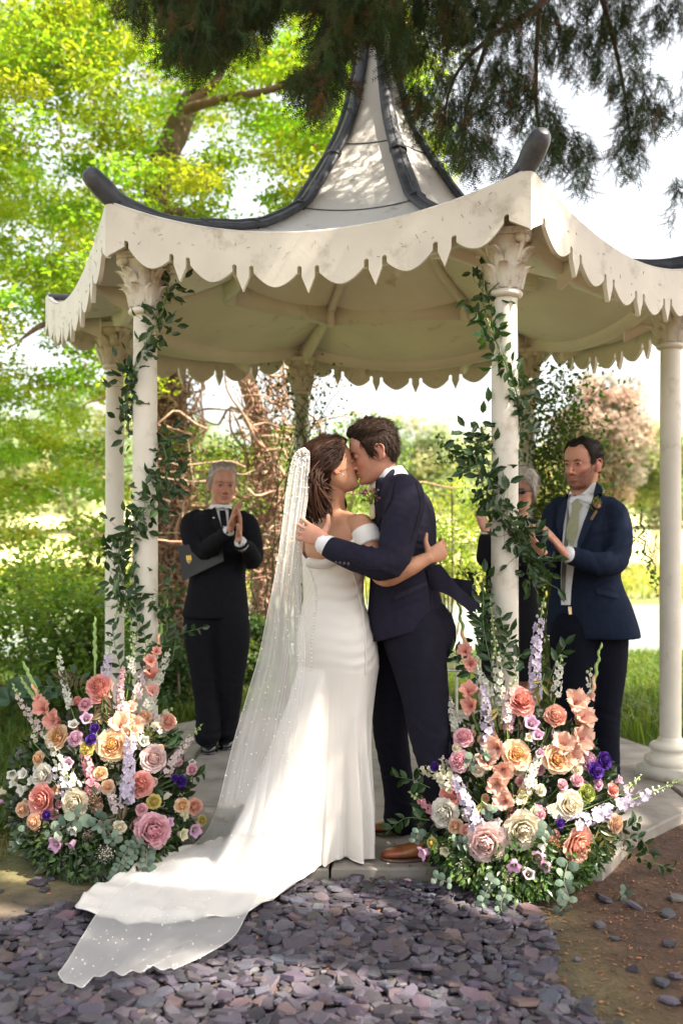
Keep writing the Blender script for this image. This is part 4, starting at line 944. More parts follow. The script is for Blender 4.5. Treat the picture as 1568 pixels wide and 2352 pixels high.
# his near hand spread on her back
wr=PN(764,1268,3.875); hand(fine,wr,np.array([-.86,.28,.38]),np.array([.25,.96,-.1]),.98,curl=.22,thumb_side=-1,spread=.10,thumb=(.10,1.0))
closed_tube(fine,[PN(800,1290,3.87),wr],[.033,.027],16,8)
coarse=MB(); loft(coarse,[(PN(930,1165,gd),gf*.07,gr*.12),(PN(945,1300,gd),gf*.10,gr*.16),(PN(950,1480,gd),gf*.10,gr*.15)],20,12)
closed_tube(coarse,[PN(948,1165,3.97),PN(915,1310,3.82),PN(790,1288,3.88)],[.05,.045,.035],14,20); closed_tube(coarse,[PN(968,1490,4.04),PN(994,1620,4.0),PN(1008,1728,3.97),PN(1024,1800,3.96),PN(1038,1900,3.98),PN(1041,1985,3.985)],[.08,.06,.05,.045,.04,.04],14,30); closed_tube(coarse,[PN(925,1500,4.22),PN(923,1600,4.25),PN(915,1700,4.28),PN(921,1760,4.30),PN(936,1860,4.33),PN(940,1925,4.335)],[.07,.055,.05,.045,.04,.04],14,30)
make_body('body',groom,fine,coarse,M_skinM,A,hc,hs,beard=.30,bcol=(.55,.45,.40),lip=(.88,.6,.58))
def thG(p,a): return .008+.015*ss(p[:,2],.055,.115)+.010*ss(p[:,1],.02,.09)*ss(p[:,2],.07,.1)-.004*ss(a,1.6,3)*ss(-p[:,2],-.03,.06)
hb,G=hair_cap(A,hc,hs,LINE_M,thG,.006,1,45); hair_strands(hb,G,A,hc,hs,LINE_M,2600,.030,lambda p:np.array([.3*np.sign(p[0]),-.9 if p[2]>.06 else -.3,.25 if p[2]>.06 else -.9]),lift=.30)
for i in range(34):   # loose wisps standing up at the crown and the quiff
    t=rng.uniform(0,1); q=np.array([rng.normal()*.02,-.05+.12*t,.135-.05*abs(t-.5)]); d=np.array([rng.normal()*.4,-.5+rng.normal()*.5,1.]); w=MB(); tube(w,[q-[0,0,.02],q+nrm(d)*.02,q+nrm(d+[0,-.8,-.4])*.035],[.0009,.0007,.0003],4,8,caps=False); hb.merge(place(w,A,hc,hs))
brow(hb,A,hc,hs); 
for sg in(-1,1): w=MB(); tube(w,[(sg*.018,.087,-.003),(sg*.031,.0905,-.006),(sg*.045,.083,-.004)],.0012,5,10); hb.merge(place(w,A,hc,hs))
piece('hair',hb,M_hairG,groom)
# shirt collar and cuff
cl=MB(); loft(cl,[(PN(903,1103,4.10),gf*.068-up*.020,gr*.068),(PN(910,1120,4.11),gf*.078-up*.02,gr*.080),(PN(915,1142,4.12),gf*.092-up*.02,gr*.098)],28,8); V,L,N,_=remesh(cl,.004,1); piece('shirt_collar',from_raw(V,L,N),M_shirt,groom)
cf=MB(); closed_tube(cf,[PN(800,1291,3.872),PN(762,1277,3.877)],[.044,.041],20,6); piece('shirt_cuff',cf,M_shirt,groom)
# jacket
jk=MB(); 
def S(px,py,th,w,tilt=0,d=gd,dx=0): 
    f2=gf*math.cos(tilt)-up*math.sin(tilt); return (PN(px,py,d),f2*th,gr*w)
loft(jk,[S(926,1113,.045,.055,-.3),S(930,1123,.068,.090,-.3),S(934,1136,.092,.150,-.25),S(943,1160,.108,.188,-.15),S(947,1205,.122,.205),S(946,1256,.130,.205),S(944,1320,.130,.190),S(945,1370,.136,.180,.05),S(949,1420,.150,.195,.12),S(952,1455,.152,.205,.2),S(955,1480,.146,.21,.28)],36,40,power=.88)
sh=PN(948,1168,3.955); el=PN(913,1318,3.79); wt=PN(776,1285,3.872)
closed_tube(jk,[PN(942,1148,4.03),sh,PN(938,1235,3.87),el,PN(850,1312,3.80),wt],[(.07),(.080),(.073),(.062),(.056),(.047)],24,44)
sh2=PN(935,1160,4.30); closed_tube(jk,[PN(940,1150,4.18),sh2,PN(880,1290,4.38),PN(800,1330,4.30)],[.07,.078,.06,.048],22,30)
V,L,N,Nn=remesh(jk,.0055,3); V=cloth(V,Nn,.0022,[(el,.085,(.5,0,1),.0042),(PN(880,1300,3.78),.08,(1,0,.25),.0034),(PN(950,1215,3.9),.09,(.5,.2,1),.0032),(PN(900,1240,3.93),.07,(.8,0,-1),.003),(PN(990,1300,3.93),.11,(.25,0,1),.0045),(PN(980,1380,3.93),.10,(-.35,0,1),.003)],3)
jb=bvh_of(V,L,N); finish('jacket',V,L,N,M_navy,groom)
# collar of the jacket, lapel, pocket flap, sleeve buttons
cb=MB(); tube(cb,[PN(880,1166,3.98),PN(892,1143,4.0),PN(909,1120,4.02),PN(928,1101,4.06),PN(941,1099,4.13),PN(938,1104,4.2)],[(.009,.015)]*6,10,24); piece('jacket_collar',cb,M_navy,groom)
decal('lapel',[(909,1122),(922,1135),(916,1170),(893,1215),(874,1240),(868,1225),(880,1180),(893,1145)],jb,.010,M_navyL,groom)
decal('pocket_flap',[(921,1397),(998,1362),(1002,1371),(925,1407)],jb,.008,M_navyL,groom)
for pl in ([(925,1122),(905,1180),(890,1225)],[(975,1130),(985,1180),(975,1230),(960,1275)],[(921,1397),(998,1362)],[(855,1345),(862,1440),(880,1495)],[(800,1300),(850,1330),(905,1335)],[(1000,1340),(1008,1400),(1012,1460)]): seam('seam',pl,jb,groom,M_seam)
for i in range(4):
    h,d=hit(jb,788+i*9.5,1318+i*1.2)
    if h is not None: mb=MB(); ell(mb,h-np.array(d)*.003,(.0065,.004,.0065)); piece('sleeve_button',mb,M_button,groom)
# white waistcoat edge and boutonniere
bq=MB(); q0=PN(872,1178,3.93)
for k in range(16):
    a=rng.normal(size=3)*.4+[-.2,-.3,1]; e_=q0+nrm(a)*rng.uniform(.025,.06); tube(bq,[q0-[0,0,.02],q0*.5+e_*.5,e_],[.0012,.001,.0006],4,6,col=(.16,.22,.05),caps=False)
    c_=[(.42,.14,.28),(.20,.30,.06),(.55,.40,.30),(.30,.08,.16)][k%4]
    for j in range(7): scatter(bq,LEAF4*[1.4,1,1],LF4,(e_+rng.normal(size=3)*.006)[None],rand_rot(1),np.array([.012]),np.array([c_]))
tube(bq,[q0-[0,0,.012],q0-[0,0,.055]],[.009,.011],8,4,col=(.7,.62,.6)); piece('boutonniere',bq,M_leaf,groom,False)
# the open back flap of the jacket blown out to the right
def sheet(rows,th=.004):
    G=np.array(rows); G=np.array([interp(r,14) for r in G]); G=np.transpose(np.array([interp(G[:,j],12) for j in range(14)]),(1,0,2)); n=np.cross(G[-1,0]-G[0,0],G[0,-1]-G[0,0]); n=nrm(n)*th; G=G+(np.sin(np.arange(14)*.9)*.004)[None,:,None]*nrm(n)
    mb=MB(); grid(mb,G); grid(mb,G+n,flip=True); ring=lambda H: np.concatenate([H[0],H[1:,-1],H[-1,::-1][1:],H[::-1,0][1:-1]]); a=ring(G); b=ring(G+n); grid(mb,np.stack([a,b]),closev=True); return mb
piece('jacket_flap',sheet([[PN(1000,1335,3.98),PN(1028,1322,4.0),PN(1055,1352,3.99),PN(1082,1382,4.0),PN(1125,1420,3.99)],[PN(1010,1380,4.0),PN(1035,1388,3.98),PN(1060,1402,3.97),PN(1082,1418,3.98),PN(1103,1438,3.97)]]),M_navy,groom)
piece('jacket_flap',sheet([[PN(1040,1352,4.10),PN(1075,1357,4.09),PN(1107,1361,4.1)],[PN(1045,1380,4.10),PN(1075,1395,4.08),PN(1103,1402,4.1)]]),M_navyT,groom,label='turned back lining flap of the blown jacket tail')
# trousers
tr=MB()
closed_tube(tr,[PN(950,1430,4.09),PN(968,1490,4.04),PN(994,1620,4.0),PN(1008,1728,3.97),PN(1024,1800,3.96),PN(1038,1900,3.98),PN(1041,1975,3.985)],[.14,.128,.098,.083,.072,.069,.075],26,60)
closed_tube(tr,[PN(945,1430,4.16),PN(925,1500,4.22),PN(923,1600,4.25),PN(915,1700,4.28),PN(921,1760,4.30),PN(936,1860,4.33),PN(940,1915,4.335)],[.13,.115,.092,.078,.070,.068,.078],26,60)
ell(tr,PN(985,1485,4.11),(.15,.15,.16))
V,L,N,Nn=remesh(tr,.0065,3); V=cloth(V,Nn,.003,[(PN(1010,1740,3.9),.10,(.5,0,1),.004),(PN(915,1770,4.25),.09,(-.4,0,1),.004),(PN(940,1895,4.3),.07,(.2,0,1),.005),(PN(1040,1940,3.93),.08,(0,0,1),.005)],9); finish('trousers',V,L,N,M_navyT,groom)
def wpt(px,h,d): return (PN(px,0,d)[0],d)
for toe,heel in (((858,4.33),(1008,4.37)),((893,3.985),(1066,4.01))):
    s=MB(); shoe(s,wpt(toe[0],0,toe[1]),wpt(heel[0],0,heel[1]),(.30,.105,.035),(.26,.07,.025)); 
    h_=np.array([*wpt(heel[0],0,heel[1]),0]); t_=np.array([*wpt(toe[0],0,toe[1]),0]); d_=nrm(t_-h_)
    for k in range(4): c_=h_+(t_-h_)*(.36+.055*k)+[0,0,.094-.010*k]; tube(s,[c_-np.array([-d_[1],d_[0],0])*.018,c_+[0,0,.004],c_+np.array([-d_[1],d_[0],0])*.018],[.002]*3,5,6,col=(.12,.06,.05))
    piece('shoe',s,M_leatherB,groom)

# ------------------------------------------------------------------ bride
bd=4.10
bride=person('bride in off-shoulder white satin dress with long train and pearl veil, kissing the groom',-.03,bd)
bf=nrm([.69,.72,0]); brt=np.array([bf[1],-bf[0],0])
A=ax3((.90,.30,.30),(-.33,0,.94)); hc=PN(780,1097,4.07); hs=.95
fine=place(head_mb(fem=1),A,hc,hs)
closed_tube(fine,[hc+A@np.array([0,-.02,-.03]),PN(783,1150,4.08),PN(780,1185,4.09),PN(782,1215,4.10)],[(.050,.050),(.046,.046),(.050,.048),(.07,.06)],20,14)
def SB(px,py,w,t,d=bd,lift=0): return (PN(px,py,d),brt*w+up*lift,bf*t)
bodsec=[SB(783,1196,.060,.045),SB(786,1213,.120,.060),SB(789,1232,.158,.072),SB(788,1262,.163,.085),SB(785,1300,.150,.088),SB(782,1330,.120,.07)]
loft(fine,bodsec,30,20)
rs_=PN(851,1238,3.985); re_=PN(897,1352,3.885); rw_=PN(1000,1309,3.865)
closed_tube(fine,[PN(835,1228,4.01),rs_,PN(868,1290,3.94),re_,PN(950,1334,3.85),rw_],[.042,.050,.043,.037,.036,.025],20,40)
ls_=PN(722,1246,4.20); closed_tube(fine,[PN(740,1232,4.17),ls_,PN(716,1290,4.26),PN(730,1330,4.36)],[.042,.048,.043,.036],18,24)
hand(fine,rw_,np.array([.80,.45,.40]),np.array([-.45,.88,0]),.90,curl=.50,thumb_side=1,spread=.04,thumb=(.30,.95))
coarse=MB(); loft(coarse,[SB(782,1340,.10,.06),SB(784,1500,.12,.08),SB(790,1600,.09,.07)],20,10); 
for o_ in(-.08,.08): closed_tube(coarse,[PN(788,1560,bd)+brt*o_,PN(790,1750,bd)+brt*o_,PN(795,1960,bd)+brt*o_*.9],[.085,.06,.04],14,16)
make_body('body',bride,fine,coarse,M_skinF,A,hc,hs,lip=(.9,.5,.5),flush=.10)
LINE_F=([0,.4,.8,1.1,1.3,1.45,1.6,1.8,2.2,3.1416],[.080,.078,.066,.040,.012,.004,.018,-.01,-.055,-.075])
def thB(p,a): return .012+.012*ss(p[:,2],.03,.11)+.014*ss(-p[:,1],.02,.09)*ss(p[:,2],-.02,.05)
hb,G=hair_cap(A,hc,hs,LINE_F,thB,.003,5,40); hair_strands(hb,G,A,hc,hs,LINE_F,2600,.055,lambda p:np.array([.05*np.sign(p[0]),-1.,-.25 if p[2]>.03 else .1]),lift=.03,cv=.35)
def loc(x,y,z): return hc+A@(np.array([x,y,z])*hs)
for i in range(260):  # the long half-down lengths
    u=i/259; a=rng.uniform(-1,1); st=loc(.078*a,-.06-.045*(1-a*a),.01+rng.normal()*.016)
    ex=722+58*rng.random()+rng.normal()*5; ey=1216+rng.uniform(-50,26)-(.45*(ex-722)); dep=4.00-.03*rng.random()-.02*((ex-725)/60)
    en=PN(ex,ey,dep); m1=st*.62+en*.38+np.array([-.030+rng.normal()*.006,-.028,.008]); m2=st*.25+en*.75+np.array([-.018+rng.normal()*.01,-.012,0])
    tube(hb,[st,m1,m2,en],[(.004,.003),(.0055,.0035),(.0045,.0025),(.0010,.0008)],6,20,col=(np.ones(3)*rng.uniform(.7,1.35)*np.array([1.08,1,.9])),caps=False)
for i in range(26):   # twist sweeping back over the ear to the comb
    a=rng.uniform(0,1); st=loc(.060+.012*a,.052-.02*a,.055-.035*a); md=loc(.094,-.01,.026-.03*a+rng.normal()*.003); en=loc(.055,-.098,-.005+.02*rng.random())
    tube(hb,[st,md,loc(.09,-.06,.0-.012*a),en],[(.002,.002),(.004,.003),(.004,.003),(.002,.002)],6,16,col=np.ones(3)*rng.uniform(.8,1.15),caps=False)
for i in range(10): s0=loc(-.03,-.0,-.06); tube(hb,[s0,PN(802+rng.normal()*3,1180,4.16),PN(803+rng.normal()*3,1205,4.17)],[.006,.006,.002],5,10,col=np.ones(3)*rng.uniform(.7,1.5),caps=False)
brow(hb,A,hc,hs); piece('hair',hb,M_hairB,bride)
er=MB(); e0=loc(.087,.000,-.046); tube(er,[e0+np.array([.006*math.cos(t),0,.007*math.sin(t)]) for t in np.linspace(0,6.0,12)],.0013,5,caps=False); piece('earring',er,M_metal,bride)

# dress, one sheet from bodice to train
M_satin=mat('ivory_satin',(.72,.685,.635),.42,var=.02,vscale=3,bump=.10,bscale=300,spec=.45,sheen=.25,bdist=.001)
AX=np.array([-.028,4.11])
def world_rel(lst): return np.array(lst)
hem=np.array([(.135,.0),(.145,-.10),(.11,-.165),(.06,-.150),(.01,-.165),(-.045,-.195),(-.085,-.25),(-.12,-.33),(-.17,-.44),(-.22,-.55),(-.30,-.67),(-.40,-.745),(-.53,-.765),(-.68,-.755),(-.80,-.71),(-.92,-.61),(-.90,-.47),(-.86,-.38),(-.77,-.22),(-.68,-.10),(-.58,-.0),(-.44,.08),(-.30,.16),(-.15,.2),(.02,.2),(.12,.12)])
hph=np.unwrap(np.arctan2(hem[:,1],hem[:,0]))*-1   # clockwise seen from above -> increasing
hrr=np.linalg.norm(hem,axis=1); o_=np.argsort(hph); hph=hph[o_]; hrr=hrr[o_]
NP=360; phis=np.linspace(0,2*math.pi,NP,endpoint=False); HP=np.concatenate([hph-2*math.pi,hph,hph+2*math.pi]); HR=np.tile(hrr,3); Rh=np.interp(phis,HP,HR)
Rh=Rh+.012*np.sin(phis*31)*ss(Rh,.3,.6)
dirs=np.stack([np.cos(-phis),np.sin(-phis)],1)
def ellr(w,t): a=dirs@brt[:2]; b=dirs@bf[:2]; return 1/np.sqrt((a/w)**2+(b/t)**2)
rows=[]; zof=lambda py:PN(0,py,bd)[2]
bod=[(1303,782,.160,.098),(1320,781,.156,.098),(1350,780,.148,.100),(1385,780,.142,.101),(1410,781,.143,.105),(1450,784,.160,.122),(1490,787,.178,.140),(1530,790,.184,.148),(1560,792,.182,.148)]
bq_=interp(np.array(bod,float),46)
for i,(py,cx,w_,t_) in enumerate(bq_):
    r=ellr(w_,t_); cxy=np.array([PN(cx,0,bd)[0],bd]); z=np.full(NP,zof(py))
    if i<10: # neckline dips
        ddb=-(dirs@bf[:2]); z=z+(1-i/10)*(-.022*ss(ddb,.2,1)+.02*np.abs(dirs@brt[:2])**3+.05*ss(-ddb,.1,1))
    q=np.c_[cxy+dirs*r[:,None],z]
    # draped ruching that runs diagonally to the right hand seam
    sm=dirs@nrm([.9,-.45]); rch=np.sin((z*1.0+.28*phis*.35+.06*np.sin(phis*2))*2*math.pi/.050+3*vnoise(q,4,2))
    q[:,:2]+=dirs*((.0014+.0034*ss(sm,.3,.95))*rch*(.6+.6*vnoise(q*[1,1,1],7,4))*ss(np.full(NP,i),2,8)*(1-.6*ss(np.full(NP,float(i)),26,45)))[:,None]
    rows.append(q)
zh=zof(1560); r0=ellr(.182,.148); c0=np.array([PN(792,0,bd)[0],bd]); 
base_xy=c0+dirs*r0[:,None]; hem_xy=AX+dirs*Rh[:,None]; rad_tot=np.linalg.norm(hem_xy-base_xy,axis=1)*np.sign(((hem_xy-base_xy)*dirs).sum(1))
Fs=np.where(Rh<.20,1.0,(.20+(Rh-.20)*(1-.56*ss(Rh,.2,.55)))/Rh)      # fraction reached when the cloth meets the floor
NT=110; k1=vnoise(np.c_[phis*3.2,phis*0,phis*0],1,4); 
def wrapn(sc,seed): return vnoise(np.c_[np.cos(phis)*sc,np.sin(phis)*sc,phis*0+seed],1,seed)
f1=wrapn(4.2,2); f2=wrapn(9.5,5); f3=wrapn(2.1,7)
for i in range(1,NT+1):
    t=i/NT; tl=1-.38*ss(Rh,.20,.50)
    u=np.clip(t/tl,0,1); v=np.clip((t-tl)/np.maximum(1-tl,1e-2),0,1)*(tl<.999)
    long=ss(Rh,.2,.7); a=u**(1.0-.15*long); rr_=np.linalg.norm(hem_xy-AX,axis=1)
    xy_slope=base_xy+(AX+dirs*(Rh*Fs)[:,None]-base_xy)*(a**1.05)[:,None]; xy=xy_slope+(hem_xy-(AX+dirs*(Rh*Fs)[:,None]))*v[:,None]
    # mermaid: on the short side keep the knee slim
    slim=-.018*np.sin(math.pi*np.clip(u*1.35,0,1))*(1-long); 
    amp=.003+.030*u*(1-.35*long)*(1-v*.5)
    fr_=np.exp(-((np.mod(phis-.0+math.pi,2*math.pi)-math.pi-.9)/.75)**2); fold=1.5*amp*(f1*.65+f2*.55)*ss(u,.10,.9)+.010*f3*u+.022*fr_*np.sin(phis*17+1.5*f3+1.2*u)*ss(u,.12,.8)*(1-.6*v)
    xy=xy+dirs*(slim+fold)[:,None]
    z=zh*(1-u)**(1.0+.30*long)
    gl=np.where(xy[:,1]>3.90,0.0,np.where(xy[:,1]<3.84,-.028,-.028*(3.90-xy[:,1])/.06))
    q3=np.c_[xy,z*0]
    rip=(.020*np.abs(vnoise(q3*[1,1,0]+0,9,3))+.040*np.abs(vnoise(np.c_[(q3[:,0]*.5+q3[:,1]),(q3[:,0]-q3[:,1])*.25,0*z],9,6)))*(.3+.7*long)
    curlh=.018*ss(v,.9,1)*np.abs(wrapn(15,9))*long
    zz=np.maximum(z, gl+.010+rip*ss(u,.6,1)+curlh); rows.append(np.c_[xy,zz])
G=np.array(rows); mb=MB(); grid(mb,G,closev=True,flip=True); dress=piece('dress',mb,M_satin,bride)
sol=dress.modifiers.new('cloth','SOLIDIFY'); sol.thickness=.003
dbv=BVHTree.FromPolygons([tuple(v) for v in G.reshape(-1,3)],[(i*NP+j,i*NP+(j+1)%NP,(i+1)*NP+(j+1)%NP,(i+1)*NP+j) for i in range(len(G)-1) for j in range(NP)])
# off-shoulder sleeve band on the near arm, button row, side seam
sb=MB(); secs=[]
arm=[PN(836,1254,4.00),PN(862,1266,3.955),PN(874,1292,3.935)]
ad=nrm(PN(897,1352,3.885)-rs_); sx,sy,_=frame(ad)
for k,(pp,r1) in enumerate(((rs_+ad*.012,.054),(rs_+ad*.03,.056),(rs_+ad*.06,.055),(rs_+ad*.085,.052))): secs.append((pp,sx*r1,sy*r1))
loft(sb,secs,24,12); V=sb.v[0]; sb.v[0]=V+np.outer(np.sin(V@nrm([.3,.2,1.])*2*math.pi/.018)*.0016,[0,-1,0]); piece('dress_sleeve',sb,M_satin,bride)
bp=MB(); tube(bp,[PN(722,1318,3.97),PN(760,1322,3.97),PN(800,1300,3.965),PN(838,1268,3.955)],[(.012,.02)]*4,8,20); piece('dress_band',bp,M_satin,bride)
M_pearl=mat('pearl',(.80,.76,.70),.15,coat=.5)
btn=interp(np.array([(719,1318),(735,1362),(741,1400),(737,1450),(731,1505),(729,1570)],float),36); mb=MB()
for x,y in btn:
    h,d=hit(dbv,x,y)
    if h is not None: ell(mb,h-np.array(d)*.002,(.0042,)*3,None,8,6)
o=piece('button_row',mb,M_pearl,bride); o['kind']='stuff'
sm=[]
for x,y in interp(np.array([(824,1335),(838,1380),(850,1440),(856,1500),(856,1580)],float),26):
    h,d=hit(dbv,x,y)
    if h is not None: sm.append(h-np.array(d)*.003+[rng.normal()*.001,0,0])
if len(sm)>3: mb=MB(); tube(mb,sm,[.0035+.0012*math.sin(i*2.4) for i in range(len(sm))],6); piece('side_seam',mb,M_satin,bride)

# veil: sheer tulle falling from a comb at the back of her head, over the dress and beyond the train
def veilmat(name,al):
    m=mat(name,(.86,.85,.84),.9,spec=.1,transl=.45,alpha=al); nt=m.node_tree; mx=[n for n in nt.nodes if n.type=='MIX_SHADER'][-1]
    lw=nt.nodes.new('ShaderNodeLayerWeight'); lw.inputs[0].default_value=.35; mr=nt.nodes.new('ShaderNodeMapRange'); mr.inputs[3].default_value=al; mr.inputs[4].default_value=min(.95,al*2.4); nt.links.new(lw.outputs['Facing'],mr.inputs[0]); nt.links.new(mr.outputs[0],mx.inputs[0]); return m
M_veil=veilmat('sheer_tulle',.34)
vr=[(1033,687,703,3.97,3.97),(1040,679,710,3.965,3.97),(1055,672,711,3.95,3.965),(1080,665,710,3.945,3.96),(1130,657,708,3.93,3.955),(1190,650,700,3.92,3.94),(1260,641,694,3.90,3.92),(1330,630,690,3.89,3.91),(1410,614,694,3.89,3.90),(1500,596,700,3.90,3.89),(1590,570,692,3.90,3.88),(1680,543,680,3.90,3.87),(1770,520,668,3.90,3.85),(1850,500,655,3.90,3.80),(1915,470,640,3.98,3.74),(1965,410,628,3.98,3.70),(2010,335,612,3.95,3.65),(2055,262,592,3.75,3.6),(2100,222,565,3.56,3.5),(2150,190,535,3.38,3.38),(2190,162,470,3.22,3.22),(2222,134,400,3.08,3.10),(2270,250,385,3.02,3.05)]
vr=interp(np.array(vr[:-1],float),150); NU=64
def veil_layer(seed,shr,extra):
    G=[]
    for i,(y,xl,xr,dl,dr) in enumerate(vr):
        t=i/149; row=[]
        for j in range(NU):
            u=j/(NU-1); uu=.5+(u-.5)*shr; x=xl+(xr-xl)*uu; d=dl+(dr-dl)*uu; yy=y+ (8*math.sin(u*9+seed)*t+ (26*math.sin(math.pi*u)*ss(t,.90,1.)+(9*math.sin(u*13+seed)+5*math.sin(u*37+seed*2)+16*math.sin(u*5.3+1))*ss(t,.90,1.)))
            yn=yy
            p=P(x,yn,d); dv=Vector(P(x,yn,1.0))-EYE; dv.normalize(); h=dbv.ray_cast(EYE,dv)
            D=np.linalg.norm(p-np.array(EYE))
            # ground hit
            if dv.z<0:
                for zg,ok in((0.006,lambda q:q[1]>3.885),(.006,lambda q:q[1]<=3.885)):
                    tt=(zg+.006-CH)/dv.z; q=EYE+dv*tt
                    if ok(q): D=min(D,tt) if t<.62 else tt if not h[0] else D
            if h[0] is not None:
                hd=(h[0]-EYE).length-.012-.006*extra
                D=min(D,hd) if t<.55 else hd
            row.append(D)
        G.append(row)
    G=np.array(G); G0=G.copy()
    K=5
    for _ in range(6):
        Gp=np.pad(G,((1,1),(1,1)),'edge'); G=(Gp[:-2,1:-1]+Gp[2:,1:-1]+Gp[1:-1,:-2]+Gp[1:-1,2:]+2*G)/6; G=np.minimum(G,G0+.004)
    out=[]
    for i,(y,xl,xr,dl,dr) in enumerate(vr):
        t=i/149; row=[]
        for j in range(NU):
            u=j/(NU-1); uu=.5+(u-.5)*shr; x=xl+(xr-xl)*uu; yy=y+(8*math.sin(u*9+seed)*t+(26*math.sin(math.pi*u)*ss(t,.90,1.)+(9*math.sin(u*13+seed)+5*math.sin(u*37+seed*2)+16*math.sin(u*5.3+1))*ss(t,.90,1.)))
            dv=P(x,yy,1.0)-np.array(EYE); dv/=np.linalg.norm(dv)
            wv=.007*math.sin(u*(11+seed*3)+1.6*math.sin(t*4)+seed)+.0022*math.sin(u*33+seed*2+2*math.sin(t*3)); row.append(np.array(EYE)+dv*(G[i,j]-abs(wv)*1.4*ss(t,.03,.2)))
        out.append(row)
    return np.array(out)
va=veil_layer(0,1.0,0); mb=MB(); grid(mb,va); veil=piece('veil',mb,M_veil,bride)
vb=veil_layer(2.1,.86,1.5); mb=MB(); grid(mb,vb[:100]); piece('veil',mb,M_veil,bride,label='inner fold of the sheer veil')
hem_=MB(); tube(hem_,va[:,0],.0007,4,caps=False); tube(hem_,va[:,-1],.0007,4,caps=False); tube(hem_,va[-1],.0007,4,caps=False); piece('veil_edge',hem_,mat('veil_thread',(.85,.84,.82),.7),bride)
mb=MB()
for k in range(620):
    i=int(149*rng.random()**1.5); j=rng.integers(0,NU); p=va[i,j]; ell(mb,p+[0,-.003,0],(rng.uniform(.0014,.0034),)*3,None,6,4)
o=piece('pearls',mb,M_pearl,bride); o['kind']='stuff'
cm=MB()
for k in range(26): u=k/25; p=PN(700+22*u,1062-10*math.sin(u*3.1),3.955); ell(cm,p+rng.normal(size=3)*.002,(.004,)*3,None,8,6)
piece('hair_comb',cm,M_pearl,bride)
# ------------------------------------------------------------------ the man in black clapping on the left
def suit(person_,secs,arms,legs,mj,mt,vox,wr,seed,tr_extra=None,power=.88):
    jk=MB(); loft(jk,secs,36,40,power=power)
    for a,r in arms: closed_tube(jk,a,r,22,40)
    V,L,N,Nn=remesh(jk,vox,3); V=cloth(V,Nn,.0026,wr,seed); bv=bvh_of(V,L,N); finish('jacket',V,L,N,mj,person_)
    tr=MB()
    for a,r in legs: closed_tube(tr,a,r,24,50)
    if tr_extra: tr_extra(tr)
    V,L,N,Nn=remesh(tr,vox,3); V=cloth(V,Nn,.0035,[(a[-1],.09,(.1,0,1),.005) for a,r in legs]+[(a[len(a)//2],.1,(.4,0,1),.004) for a,r in legs],seed+4); finish('trousers',V,L,N,mt,person_); return bv
od=6.0; off=person('grey haired man in black suit clapping with a black folder under his arm',-.72,od)
of_=nrm([.22,-.97,0]); orr=np.array([-of_[1]*-1*-1,0,0])
orr=nrm(np.cross(of_,up))    # his right hand side
A=ax3((.34,-.93,-.02),(.04,0,1)); hc=PN(521,1138,od); hs=1.0
fine=place(head_mb(open_eyes=True,smile=1),A,hc,hs)
closed_tube(fine,[hc+A@np.array([0,-.02,-.04]),PN(517,1180,od),PN(514,1215,od+.01)],[.058,.058,.07],18,12)
w1=PN(540,1238,5.66); w2=PN(559,1262,5.64)
hand(fine,w1,np.array([.30,.05,1]),np.array([.9,-.25,-.3]),.98,curl=.12,thumb_side=-1,spread=.05); hand(fine,w2,np.array([.08,.08,1]),np.array([-.9,-.25,.05]),.98,curl=.14,thumb_side=1,spread=.05)
coarse=MB(); loft(coarse,[(PN(514,1215,od),orr*.12,of_*.08),(PN(512,1330,od),orr*.14,of_*.10),(PN(512,1450,od),orr*.14,of_*.09)],20,10)
for s_ in(-1,1): closed_tube(coarse,[PN(508+s_*26,1440,od)]+([PN(482,1600,5.99),PN(487,1725,5.96)] if s_<0 else [PN(540,1600,6.02),PN(531,1716,6.07)]),[.07,.045,.04],12,14)
make_body('body',off,fine,coarse,M_skinO,A,hc,hs,vf=.004,beard=.35,bcol=(.85,.75,.68),flush=.2,wide=1)
eyes(A,hc,hs,off,(.2,0))
LO=([0,.3,.6,.9,1.12,1.25,1.42,1.56,1.72,1.95,2.4,3.1416],[.088,.090,.084,.062,.030,-.022,-.022,.020,.016,-.025,-.058,-.064])
hb,G=hair_cap(A,hc,hs,LO,lambda p,a:.004+.014*ss(p[:,2],.06,.115),.006,3,50); hair_strands(hb,G,A,hc,hs,LO,1500,.026,lambda p:np.array([.3,-.6,.6 if p[2]>.06 else -.8]),lift=.3,wid=.0018); brow(hb,A,hc,hs,.5); piece('hair',hb,M_hairO,off)
e1=PN(478,1292,5.88); e2=PN(592,1312,5.90)
